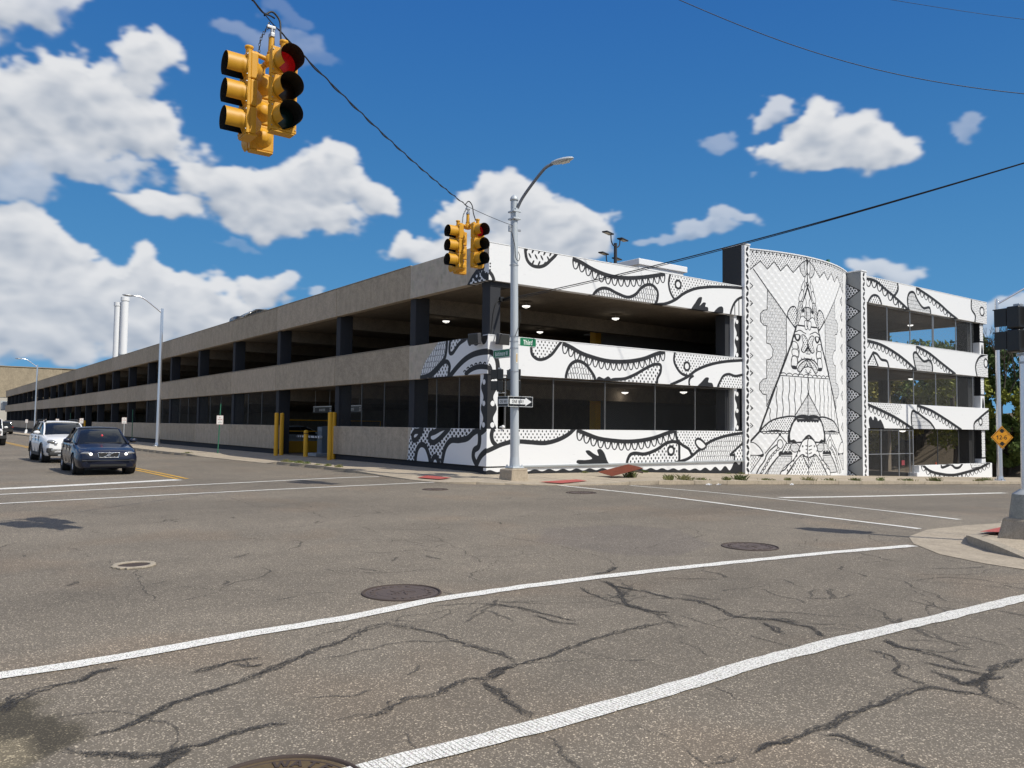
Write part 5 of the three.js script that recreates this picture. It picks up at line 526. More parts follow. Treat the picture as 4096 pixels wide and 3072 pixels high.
// ---------------------------------------------------------------- hanging traffic signals
const ledMap = ctex(canvas(128, 128, (g) => { g.fillStyle = '#3a3a3a'; g.fillRect(0, 0, 128, 128); g.fillStyle = '#fff'; for (let i = 0; i < 16; i++) for (let j = 0; j < 16; j++) { g.beginPath(); g.arc(4 + i * 8 + (j % 2) * 4, 4 + j * 8, 2.4, 0, 7); g.fill(); } }), 3);
const redLit = std(col(0.16, 0.004, 0.004), 0.4, { emissive: col(0.9, 0.010, 0.012), emissiveIntensity: 0.5, emissiveMap: ledMap }), lensRed = phy(col(0.10, 0.006, 0.006), 0.25), lensAmber = phy(col(0.02, 0.009, 0.003), 0.3), lensGreen = phy(col(0.003, 0.022, 0.016), 0.3);
const visorBlack = std(col(0.012), 0.75);
function visorGeo(r, len, inner) {      // tunnel with a cut away underside near the front
  const g = new THREE.BufferGeometry(), pos = [], idx = [], n = 40, m = 6, cut = 0.72;
  for (let j = 0; j <= m; j++) for (let i = 0; i <= n; i++) { const open = j < 1 ? 0 : cut, a = -Math.PI / 2 + open + (TAU - 2 * open) * (i / n), z = len * (j < 1 ? 0 : j === 1 ? 0.24 : 0.24 + 0.76 * (j - 1) / (m - 1)); pos.push(r * Math.cos(a), r * Math.sin(a), z); }
  for (let j = 0; j < m; j++) for (let i = 0; i < n; i++) { const a = j * (n + 1) + i; if (inner) idx.push(a, a + n + 1, a + 1, a + 1, a + n + 1, a + n + 2); else idx.push(a, a + 1, a + n + 1, a + 1, a + n + 2, a + n + 1); }
  g.setAttribute('position', new THREE.Float32BufferAttribute(pos, 3)); g.setIndex(idx); g.computeVertexNormals(); return g;
}
const SH = 0.355;
const doorG = (() => { const a = 0.164, b = SH / 2 - 0.009, s = new THREE.Shape([[-a, -b], [a, -b], [a, b], [-a, b]].map(([x, y]) => new THREE.Vector2(x, y))), hole = new THREE.Path(); hole.absarc(0, 0, 0.156, 0, TAU, true); s.holes.push(hole); const g = new THREE.ExtrudeGeometry(s, { depth: 0.028, bevelEnabled: true, bevelSize: 0.006, bevelThickness: 0.006, bevelSegments: 2, curveSegments: 24 }); g.translate(0, 0, 0.026); return g; })();
const visorOuter = visorGeo(0.154, 0.25), visorInner = visorGeo(0.1495, 0.249, true);
function signalHead(parent, turn, rad, y, lit, yellowMat = M.yellow) {
  const h = part('signal_head', parent); h.rotation.y = turn; h.position.set(Math.sin(turn) * rad, y, Math.cos(turn) * rad);
  for (let k = 0; k < 3; k++) {
    const c = -SH * (k + 0.5);
    // tapered housing: wide door side, narrower back
    const d = mesh('door', doorG, yellowMat, h); d.position.y = c;
    mesh('housing', [rbox(-0.162, 0.162, c - SH / 2 + 0.004, c + SH / 2 - 0.004, -0.075, 0.022, 0.02, 2)], yellowMat, h);
    mesh('reflector_dome', (() => { const g = lathe([[0.0, 0.085], [0.055, 0.083], [0.075, 0.06], [0.135, -0.01], [0.145, -0.03]], 24); g.rotateX(-Math.PI / 2); g.translate(0, c, -0.085); return g; })(), yellowMat, h);
    const v = mesh('visor', visorOuter, yellowMat, h); v.position.set(0, c, 0.055);
    const vi = mesh('visor_lining', visorInner, visorBlack, h); vi.position.set(0, c, 0.056);
    mesh('visor_collar', (() => { const g = new THREE.TorusGeometry(0.162, 0.008, 6, 36); g.translate(0, c, 0.062); return g; })(), yellowMat, h);
    mesh('lens_gasket', (() => { const g = new THREE.CylinderGeometry(0.1485, 0.1485, 0.046, 36, 1, true); g.rotateX(Math.PI / 2); g.translate(0, c, 0.044); return g; })(), visorBlack, h);
    const lg = new THREE.SphereGeometry(0.32, 24, 8, 0, TAU, 0, 0.475); lg.rotateX(Math.PI / 2); lg.translate(0, c, -0.257); mesh('lens', lg, k === 0 ? (lit ? redLit : lensRed) : k === 1 ? lensAmber : lensGreen, h);
    for (const [x, yy] of [[0.155, 0.13], [0.155, -0.13], [-0.155, 0.13], [-0.155, -0.13]]) mesh('bolt', (() => { const g = new THREE.CylinderGeometry(0.008, 0.008, 0.016, 6); g.rotateX(Math.PI / 2); g.translate(x, c + yy, 0.064); return g; })(), M.steel, h);
  }
  mesh('bottom_plate', rbox(-0.15, 0.15, -3 * SH - 0.02, -3 * SH + 0.002, -0.09, 0.055, 0.008, 1), yellowMat, h);
  mesh('top_cap', [lathe([[0.0, 0.12], [0.055, 0.12], [0.055, 0.095], [0.042, 0.09], [0.042, 0.0]], 20)], yellowMat, h);
}
function signalCluster(name, label, x, y, z) {
  const t = thing(name, label, 'traffic light', [x, y, z], 0, 'signals hung on the span wire');
  mesh('hanger', [rod(V(0, 0.04, 0), V(0, 0.3, 0), 0.045, 0.038, 16), rod(V(0, 0.08, 0), V(0, 0.1, 0), 0.055, 0.055, 16)], M.yellow, t);
  mesh('hub', [lathe([[0, -0.07], [0.07, -0.07], [0.085, -0.05], [0.085, 0.03], [0.06, 0.06], [0.045, 0.07]], 20)], M.yellow, t);
  mesh('span_clamp', [rbox(-0.03, 0.03, 0.3, 0.36, -0.05, 0.05, 0.01), rod(V(0, 0.34, 0), V(0, 0.46, 0), 0.02), rbox(-0.07, 0.05, 0.42, 0.46, -0.02, 0.02, 0.008), rod(V(-0.04, 0.42, 0), V(-0.04, 0.5, 0), 0.012), rod(V(0.03, 0.38, 0), V(0.03, 0.45, 0), 0.012)], M.steel, t);
  const A = 0.33; for (const [ax, az] of [[0, 1], [-1, 0], [0, -1]]) { mesh('arm', [rod(V(ax * 0.06, 0, az * 0.06), V(ax * (A - 0.03), 0.035, az * (A - 0.03)), 0.03, 0.03, 12), rod(V(ax * (A * 0.55), 0.01, az * A * 0.55), V(ax * A * 0.68, 0.02, az * A * 0.68), 0.042, 0.042, 12)], M.yellow, t); }
  signalHead(t, 0.03, 0.42, -0.02, true); signalHead(t, -Math.PI / 2, 0.29, -0.02, false); signalHead(t, Math.PI, 0.34, -0.07, true);
  // safety chain
  const links = []; for (let i = 0; i < 9; i++) { const g = new THREE.TorusGeometry(0.017, 0.005, 5, 10); g.scale(0.75, 1.3, 1); g.rotateY(i % 2 ? Math.PI / 2 : 0); const u = i / 8; g.translate(-0.06 - 0.1 * u - 0.03 * Math.sin(u * 3.14), 0.42 - 0.34 * u, 0); links.push(g); }
  mesh('safety_chain', links, M.wire, t);
  mesh('control_cable', tube([V(-0.14, 0.52, 0.1), V(-0.02, 0.62, 0.06), V(0.07, 0.55, 0.06), V(0.06, 0.3, 0.16), V(0.02, 0.12, 0.3), V(0, 0.09, 0.33)], 0.013, 36, 8), M.wire, t);
  return t;
}
const sig1 = signalCluster('traffic_signal', 'yellow three way traffic light hanging alone over the middle of the junction', -11.28, 6.39, 11.20);
const sig2 = signalCluster('traffic_signal', 'yellow three way traffic light hanging next to the grey corner pole', -3.95, 6.6, 4.75);
const A1 = V(-11.28, 6.89, 11.2), A2 = V(-3.95, 7.1, 4.75), A3 = V(-0.68, 7.64, 2.2), A0 = V(-23.5, 8.4, 22.6);
const sag = (a, b, s, n = 10) => { const l = []; for (let i = 0; i <= n; i++) { const t = i / n, p = a.clone().lerp(b, t); p.y -= s * 4 * t * (1 - t); l.push(p); } return l; };
{ const t = thing('span_wire', 'black twisted span wire carrying the hanging traffic lights to the corner pole', 'cable');
  mesh('wire_strand', [tube(sag(A0, A1, 0.02), 0.007, 40, 6), tube(sag(A1, A2, 0.12), 0.007, 50, 6), tube(sag(A2, A3, 0.02), 0.008, 20, 6)], M.wire, t);
  const wrap = (a, b, s, r) => { const base = new THREE.CatmullRomCurve3(sag(a, b, s)), n = Math.ceil(base.getLength() * 10), l = []; for (let i = 0; i <= n; i++) { const p = base.getPointAt(i / n), q = i * 0.9; l.push(p.add(V(0, Math.sin(q) * r, 0).add(V(0.67, 0, 0.74).multiplyScalar(Math.cos(q) * r)))); } return new THREE.TubeGeometry(new THREE.CatmullRomCurve3(l), n * 3, 0.011, 5); };
  mesh('signal_cable', [wrap(A0, A1.clone().add(V(-0.35, 0.06, 0.3)), 0.02, 0.012), wrap(A1.clone().add(V(0.1, -0.02, -0.08)), A2, 0.12, 0.012), tube([A1.clone().add(V(-0.35, 0.06, 0.3)), A1.clone().add(V(-0.16, 0.04, 0.12)), A1.clone().add(V(-0.04, 0.06, 0.06)), V(-11.26, 6.95, 11.23)], 0.012, 20, 6)], M.wire, t);
}

// ---------------------------------------------------------------- corner pole with its signs
const signBoard = (w, h, draw, ppm = 500) => ctex(canvas(Math.round(w * ppm), Math.round(h * ppm), draw));
function plate(name, w, h, front, parent, backMat = M.steel, r = 0.02, thick = 0.006) {      // a rounded plate facing +z, print on the front
  const s = new THREE.Shape(), a = w / 2, b = h / 2; s.moveTo(-a + r, -b); s.lineTo(a - r, -b); s.absarc(a - r, -b + r, r, -Math.PI / 2, 0); s.lineTo(a, b - r); s.absarc(a - r, b - r, r, 0, Math.PI / 2); s.lineTo(-a + r, b); s.absarc(-a + r, b - r, r, Math.PI / 2, Math.PI); s.lineTo(-a, -b + r); s.absarc(-a + r, -b + r, r, Math.PI, Math.PI * 1.5);
  const back = new THREE.ExtrudeGeometry(s, { depth: thick, bevelEnabled: false, curveSegments: 4 }); back.translate(0, 0, -thick); const o = part(name, parent); mesh('blank', back, backMat, o);
  const f = mapUV(new THREE.ShapeGeometry(s, 4), (x, y) => [(x + a) / w, (y + b) / h]); f.translate(0, 0, 0.002); mesh('print', f, std(col(0.92), 0.45, { map: front }), o); return o;
}
function topPlate(name, label, cat, w, h, front, pos, turn, group, back) { const t = thing(name, label, cat, pos, turn, group); plate('plate', w, h, front, t, back); return t; }
const narrow = (g, txt, x, y, px, sx) => { g.save(); g.translate(x, y); g.scale(sx, 1); g.font = `bold ${px}px sans-serif`; g.textAlign = 'center'; g.textBaseline = 'middle'; g.fillText(txt, 0, 0); g.restore(); };
{
  const t = thing('light_pole', 'tall grey steel corner pole with one curved lamp arm', 'light pole', [-0.5, 0.11, 2.15]);
  mesh('shaft', rod(V(0.03, 0.55, 0), V(-0.1, 8.35, 0), 0.132, 0.105, 28), M.galv, t);
  mesh('cap', (() => { const g = lathe([[0, 0.13], [0.05, 0.12], [0.1, 0.06], [0.125, 0.0], [0.125, -0.05], [0.1, -0.05]], 20); g.translate(-0.1, 8.36, 0); return g; })(), M.galv, t);
  mesh('base_flange', [rbox(-0.18, 0.24, 0.27, 0.32, -0.21, 0.21, 0.02), rod(V(0.03, 0.31, 0), V(0.03, 0.6, 0), 0.155, 0.135, 28)], M.galv, t);
  for (const [x, z] of [[-0.13, -0.16], [0.19, -0.16], [-0.13, 0.16], [0.19, 0.16]]) mesh('anchor_bolt', [rod(V(x, 0.22, z), V(x, 0.38, z), 0.016), rod(V(x, 0.32, z), V(x, 0.35, z), 0.03, 0.03, 6)], M.galv, t);
  mesh('foundation', (() => { const g = rbox(-0.29, 0.35, -0.3, 0.265, -0.32, 0.32, 0.05, 3), p = g.attributes.position; for (let i = 0; i < p.count; i++) { const k = n3(p.getX(i) * 5, p.getY(i) * 5, p.getZ(i) * 5) * 0.03, tp = 1 - 0.12 * clamp(p.getY(i) / 0.34, 0, 1); p.setXYZ(i, p.getX(i) * tp + k, p.getY(i) + k * 0.4, p.getZ(i) * tp + k); } g.computeVertexNormals(); return planarUV(g); })(), M.walk, t);
  const arm = [V(-0.08, 8.0, 0.1), V(0.02, 8.35, 0.25), V(0.33, 9.08, 0.78), V(0.42, 9.22, 0.9), V(0.55, 9.31, 1.02)];
  mesh('lamp_arm', tube(arm, 0.045, 40, 10), std(col(0.16, 0.17, 0.19), 0.5, { metalness: 0.4 }), t);
  mesh('arm_clamp', [rbox(-0.23, 0.05, 7.72, 7.77, -0.14, 0.17, 0.01), rbox(-0.23, 0.05, 7.94, 7.99, -0.14, 0.17, 0.01), rbox(-0.15, -0.02, 7.7, 8.06, 0.1, 0.16, 0.01)], M.galv, t);
  const head = part('lamp_head', t); head.position.set(0.52, 9.3, 1.0); head.rotation.y = Math.atan2(0.62, 0.78); head.rotateX(-0.18);
  const hg = new THREE.SphereGeometry(1, 24, 14); hg.scale(0.16, 0.075, 0.36); hg.translate(0, 0.02, 0.33); mesh('shell', hg, M.galv, head);
  mesh('led_window', rbox(-0.1, 0.1, -0.058, -0.045, 0.3, 0.55, 0.005, 1), std(col(0.6, 0.58, 0.5), 0.3), head);
  for (const y of [6.35, 3.15, 2.25, 4.2, 4.05, 3.85]) mesh('band', (() => { const g = new THREE.CylinderGeometry(0.132, 0.134, 0.022, 28, 1, true); g.translate(0.02 - y * 0.015, y, 0); return g; })(), M.steel, t);
  mesh('wire_bracket', [rbox(-0.26, 0.16, 7.4, 7.47, -0.02, 0.02, 0.01), rbox(-0.29, -0.2, 7.34, 7.53, -0.03, 0.03, 0.01)], M.steel, t);
  mesh('cable_loop', tube([V(-0.02, 6.75, 0.13), V(0.02, 6.6, 0.16), V(-0.05, 6.45, 0.17), V(-0.12, 6.55, 0.15), V(-0.14, 6.9, 0.12), V(-0.2, 7.3, 0.05)], 0.01, 30, 6), M.wire, t);
  mesh('conduit_cable', tube([V(0.12, 5.0, 0.06), V(0.06, 4.6, 0.14), V(-0.1, 4.2, 0.14)], 0.008, 20, 6), M.wire, t);
  mesh('hand_hole_cover', rbox(0.1, 0.175, 0.95, 1.25, -0.07, 0.07, 0.03), M.galv, t);
  { const s = mesh('sticker', (() => { const g = new THREE.CylinderGeometry(0.127, 0.127, 0.3, 8, 1, true, -0.25, 0.5); g.translate(-0.02, 3.55, 0); return g; })(), std(col(0.9), 0.6, { map: ctex(canvas(64, 128, (g) => { g.fillStyle = '#e9e6dc'; g.fillRect(0, 0, 64, 128); g.fillStyle = '#d8a51a'; g.fillRect(14, 10, 34, 104); g.fillStyle = '#333'; for (let y = 20; y < 105; y += 14) g.fillRect(20, y, 22, 5); })) }), t); }
  const greenSign = (w, h, txt, sx) => signBoard(w, h, (g, W, HH) => { g.fillStyle = '#e8eeea'; g.fillRect(0, 0, W, HH); g.fillStyle = '#06734a'; g.beginPath(); g.roundRect(W * 0.018, HH * 0.05, W * 0.964, HH * 0.9, HH * 0.1); g.fill(); g.fillStyle = '#f1f4f0'; narrow(g, txt, W / 2, HH * 0.54, HH * 0.74, sx); });
  const s1 = topPlate('street_sign', 'green street name sign reading Third on the corner pole', 'street sign', 0.62, 0.27, greenSign(0.62, 0.27, 'Third', 0.72), [-0.05, 4.17, 2.2], 0);
  mesh('bracket', rod(V(-0.34, -0.1, -0.03), V(0.28, -0.14, -0.03), 0.012), M.steel, s1);
  const s2 = topPlate('street_sign', 'green street name sign reading Baltimore W on the corner pole', 'street sign', 0.86, 0.24, greenSign(0.86, 0.24, 'Baltimore W', 0.62), [-0.62, 3.83, 1.62], -Math.PI / 2);
  mesh('bracket', rod(V(-0.3, -0.13, -0.03), V(0.43, -0.13, -0.03), 0.012), M.steel, s2);
  const ow = (dir) => signBoard(0.9, 0.3, (g, W, HH) => { g.fillStyle = '#dfe2e2'; g.fillRect(0, 0, W, HH); g.fillStyle = '#101113'; g.beginPath(); g.roundRect(W * 0.012, HH * 0.04, W * 0.976, HH * 0.92, 12); g.fill(); g.save(); if (dir < 0) { g.translate(W, 0); g.scale(-1, 1); } g.fillStyle = '#e6e8e8'; g.beginPath(); g.moveTo(W * 0.07, HH * 0.25); g.lineTo(W * 0.7, HH * 0.25); g.lineTo(W * 0.7, HH * 0.1); g.lineTo(W * 0.955, HH * 0.5); g.lineTo(W * 0.7, HH * 0.9); g.lineTo(W * 0.7, HH * 0.75); g.lineTo(W * 0.07, HH * 0.75); g.closePath(); g.fill(); g.restore(); g.fillStyle = '#101113'; narrow(g, 'ONE WAY', W * (dir > 0 ? 0.39 : 0.61), HH * 0.51, HH * 0.4, 0.8); });
  topPlate('one_way_sign', 'black and white ONE WAY arrow sign on the corner pole', 'traffic sign', 0.92, 0.31, ow(1), [-0.42, 2.36, 2.345], 0);
  topPlate('one_way_sign', 'edge-on ONE WAY sign bolted behind the arrow sign on the corner pole', 'traffic sign', 0.8, 0.3, ow(1), [-0.69, 2.37, 1.95], -Math.PI / 2);
  // black side mounted signal heads behind the pole
  const head2 = (pos, turn, label) => { const o = thing('pole_signal', label, 'traffic light', pos, turn, 'black signal heads on the poles'); for (let k = 0; k < 2; k++) { const y = -k * 0.34; mesh('housing', rbox(-0.17, 0.17, y - 0.165, y + 0.165, -0.11, 0.08, 0.025, 2), M.blackGloss, o); mesh('hood', [box(-0.165, 0.165, y + 0.13, y + 0.145, 0.08, 0.28), box(-0.165, -0.15, y - 0.12, y + 0.13, 0.08, 0.26), box(0.15, 0.165, y - 0.12, y + 0.13, 0.08, 0.26)], M.blackGloss, o); mesh('lens', box(-0.13, 0.13, y - 0.12, y + 0.12, 0.081, 0.09), std(col(0.05, 0.025, 0.02), 0.3), o); } mesh('mount', [rbox(-0.05, 0.05, 0.165, 0.21, -0.05, 0.05, 0.01), rod(V(0, -0.52, 0), V(0, -0.56, 0), 0.04), rod(V(0, -0.54, 0), V(0, -0.54, -0.2), 0.02)], M.steel, o); return o; };
  head2([-0.26, 3.2, 1.82], Math.PI * 0.9, 'black two lens signal head behind the corner pole over the ONE WAY sign');
  head2([-0.84, 3.16, 1.85], -Math.PI / 2 - 0.6, 'black two lens signal head half hidden on the far side of the corner pole');

  // ---- near right pole
  const p = thing('signal_pole', 'aluminium pedestal pole on a faceted base at the edge of the street', 'signal pole', [-1.92, 0.13, 16.44]);
  mesh('foundation', (() => { const g = rbox(-0.3, 0.3, -0.1, 0.27, -0.3, 0.3, 0.05, 3), q = g.attributes.position; for (let i = 0; i < q.count; i++) { const k = n3(q.getX(i) * 4, q.getY(i) * 4, q.getZ(i) * 4 + 5) * 0.025, tp = 1 - 0.3 * clamp((q.getY(i) + 0.05) / 0.3, 0, 1); q.setXYZ(i, q.getX(i) * tp + k, q.getY(i), q.getZ(i) * tp + k); } g.computeVertexNormals(); return planarUV(g); })(), M.walk, p);
  mesh('pedestal', (() => { const g = new THREE.CylinderGeometry(0.17, 0.215, 0.34, 8); g.rotateY(Math.PI / 8); g.translate(0, 0.44, 0); return planarUV(g); })(), std(col(0.42, 0.45, 0.44), 0.6, { map: at(concreteTex, 1.5) }), p);
  mesh('pedestal_collar', (() => { const g = new THREE.CylinderGeometry(0.08, 0.17, 0.07, 8); g.rotateY(Math.PI / 8); g.translate(0, 0.645, 0); return g; })(), M.greyPaint, p);
  mesh('painted_tag', [tube([V(-0.02, 0.6, 0.165), V(0.0, 0.57, 0.17), V(0.03, 0.56, 0.172), V(0.01, 0.53, 0.176)], 0.005, 12, 4), tube([V(-0.03, 0.5, 0.18), V(0.02, 0.51, 0.178), V(0.03, 0.47, 0.183), V(-0.01, 0.44, 0.187), V(0.03, 0.4, 0.193)], 0.005, 16, 4)].map((g) => { g.rotateY(-0.75); return g; }), M.green, p);
  mesh('shaft', rod(V(0, 0.66, 0), V(0.02, 3.05, 0.01), 0.056, 0.053, 24), M.alu, p);
  mesh('band', [rod(V(0.018, 2.5, 0.01), V(0.018, 2.53, 0.01), 0.068, 0.068, 20), rod(V(0.018, 2.62, 0.01), V(0.018, 2.65, 0.01), 0.068, 0.068, 20)], M.steel, p);
  head2([-1.93, 3.3, 16.4], Math.PI * 0.94, 'black two lens signal head on the left of the aluminium pedestal pole');
  head2([-1.66, 3.32, 16.5], -Math.PI / 2, 'black two lens signal head behind the top of the aluminium pedestal pole');
  mesh('pole_cap', lathe([[0, 0.08], [0.05, 0.07], [0.07, 0.0]], 16).translate(0.02, 3.05, 0.01), M.blackGloss, p);
}
// ---------------------------------------------------------------- street lights down the streets
function cobra(label, x, y, z, h, dir, reach, group) {     // dir: unit [x, z] of the arm
  const t = thing('street_light', label, 'street light', [x, y, z], 0, group), [dx, dz] = dir;
  mesh('shaft', rod(V(0, 0.12, 0), V(0, h, 0), 0.13, 0.08, 20), M.alu, t);
  mesh('base', [rbox(-0.2, 0.2, 0.0, 0.06, -0.2, 0.2, 0.015), rod(V(0, 0.05, 0), V(0, 0.25, 0), 0.17, 0.14, 20)], M.alu, t);
  for (const [a, b] of [[1, 1], [1, -1], [-1, 1], [-1, -1]]) mesh('anchor_bolt', rod(V(a * 0.15, 0.02, b * 0.15), V(a * 0.15, 0.13, b * 0.15), 0.022), M.steel, t);
  const q = (d, u) => V(dx * d, h + u, dz * d);
  mesh('lamp_arm', tube([q(0.05, -0.25), q(reach * 0.35, 0.18), q(reach * 0.62, 0.52), q(reach * 0.8, 0.64), q(reach, 0.66)], 0.045, 30, 10), M.alu, t);
  const hg = new THREE.SphereGeometry(1, 18, 10); hg.scale(0.36, 0.07, 0.14); hg.rotateY(-Math.atan2(dz, dx)); const c = q(reach + 0.32, 0.66); hg.translate(c.x, c.y, c.z); mesh('lamp_head', hg, M.steel, t);
  return t;
}
cobra('tall aluminium street light with a long arm on the shaded pavement past the entry', -2.16, 0.04, -34.4, 9.0, [-1, 0], 1.75);
cobra('distant aluminium street light near the far end of the garage', -2.9, -0.14, -94.6, 8.7, [-1, 0], 1.75);
cobra('aluminium street light beyond the garage end carrying the clearance sign', 28.0, -0.79, 3.8, 9.0, [0.75, 0.66], 2.2);
{ const t = thing('clearance_sign', 'yellow diamond clearance sign reading 12-6 on the street light pole', 'traffic sign', [27.93, 1.36, 3.96], -0.6);
  const s = new THREE.Shape([[0, -0.56], [0.56, 0], [0, 0.56], [-0.56, 0]].map(([x, y]) => new THREE.Vector2(x, y)));
  const c = canvas(512, 512, (g) => { g.fillStyle = '#d99312'; g.fillRect(0, 0, 512, 512); g.strokeStyle = '#16130c'; g.lineWidth = 10; g.beginPath(); g.moveTo(256, 28); g.lineTo(484, 256); g.lineTo(256, 484); g.lineTo(28, 256); g.closePath(); g.stroke(); g.fillStyle = '#16130c'; g.font = 'bold 128px sans-serif'; g.textAlign = 'center'; g.textBaseline = 'middle'; g.fillText('12-6', 244, 260); g.font = 'bold 64px sans-serif'; g.fillText('"', 392, 216); for (const d of [1, -1]) { g.save(); g.translate(256, 256); g.scale(1, d); g.fillRect(-44, -150 - 24, 88, 52); g.beginPath(); g.moveTo(-78, -108 - 20); g.lineTo(78, -108 - 20); g.lineTo(0, -40 - 36 + 0); g.restore(); } for (const d of [1, -1]) { g.save(); g.translate(256, 256 - d * 150); g.scale(1, d); g.beginPath(); g.moveTo(0, -52); g.lineTo(72, 18); g.lineTo(30, 18); g.lineTo(30, 50); g.lineTo(-30, 50); g.lineTo(-30, 18); g.lineTo(-72, 18); g.closePath(); g.fill(); g.restore(); } });
  mesh('blank', new THREE.ExtrudeGeometry(s, { depth: 0.006, bevelEnabled: false }).translate(0, 0, -0.006), M.steel, t); mesh('print', mapUV(new THREE.ShapeGeometry(s), (x, y) => [(x + 0.56) / 1.12, (y + 0.56) / 1.12]).translate(0, 0, 0.003), std(col(0.95), 0.5, { map: ctex(c) }), t); }
// roof lights
function roofLight(x, z, label) { const t = thing('roof_light', label, 'roof light', [x, 6.65, z], 0.35, 'twin roof lights'); mesh('shaft', rod(V(0, 0, 0), V(0, 5.25, 0), 0.11, 0.09, 14), M.darkPaint, t); for (const s of [-1, 1]) { mesh('arm', tube([V(0, 5.1, 0), V(0.25 * s, 5.08, 0), V(0.5 * s, 5.25, 0), V(0.58 * s, 5.6, 0)], 0.035, 20, 8), M.darkPaint, t); mesh('lamp_head', rbox(0.5 * s, 1.35 * s, 5.6, 5.68, -0.17, 0.17, 0.03), M.darkPaint, t); mesh('led_window', box(0.75 * s, 1.28 * s, 5.59, 5.598, -0.12, 0.12), std(col(0.55, 0.5, 0.4), 0.4), t); } return t; }
roofLight(16.2, -11, 'dark twin armed roof light standing clear above the white parapet'); roofLight(19.6, -15.0, 'dark twin armed roof light peeping over the parapet beside the stair house');

// ---------------------------------------------------------------- no parking signs
const npTex = signBoard(0.3, 0.45, (g, W, HH) => { g.fillStyle = '#eceae6'; g.fillRect(0, 0, W, HH); g.strokeStyle = '#a8262c'; g.lineWidth = 3; g.strokeRect(6, 6, W - 12, HH - 12); g.fillStyle = '#93222a'; narrow(g, 'NO', W / 2, HH * 0.24, HH * 0.17, 0.8); narrow(g, 'PARKING', W / 2, HH * 0.45, HH * 0.16, 0.62); g.fillStyle = '#35383c'; narrow(g, 'OR', W / 2, HH * 0.63, HH * 0.1, 0.8); narrow(g, 'STANDING', W / 2, HH * 0.79, HH * 0.12, 0.62); });
const noParking = (x, z, green, lean, label) => { const y = inner(0, z) - 0.01, t = thing('no_parking_sign', label, 'traffic sign', [x, y, z], -0.25, 'no parking signs along the shaded pavement'); mesh('post', [rod(V(0, -0.05, 0), V(lean, green ? 2.55 : 1.95, 0), 0.028, 0.026, 8)], green ? M.green : M.galv, t); const p = plate('plate', 0.32, 0.46, npTex, t); p.position.set(lean * 0.75, 1.72, 0.035); return t; };
noParking(-2.4, -20.6, true, 0.08, 'no parking sign on a tall leaning green post just past the entry');
for (const [z, l] of [[-43.8, 'no parking sign on a short grey post seen right of the blue sedan'], [-63, 'no parking sign seen over the roof of the white wagon'], [-79, 'no parking sign behind the roof rail of the white wagon'], [-89.6, 'no parking sign between the white wagon and the distant street light'], [-109.4, 'no parking sign with a white concrete foot beside the dark parked van']]) { const t = noParking(-2.4, z, false, 0, l); if (z < -100) mesh('concrete_foot', lathe([[0, 0.55], [0.12, 0.53], [0.26, 0.05], [0.28, 0]], 12), M.white, t); }
// bare posts without plates
for (const [z, l] of [[-50, 'bare dark sign post standing by the shaded wall'], [-83, 'bare dark sign post far along the shaded wall']]) { const t = thing('sign_post', l, 'post', [-0.6, inner(0, z), z]); mesh('shaft', rod(V(0, 0, 0), V(0, 2.6, 0), 0.035, 0.03, 8), M.green, t); mesh('cap', rod(V(0, 2.6, 0), V(0, 2.63, 0), 0.034, 0.02, 8), M.green, t); }

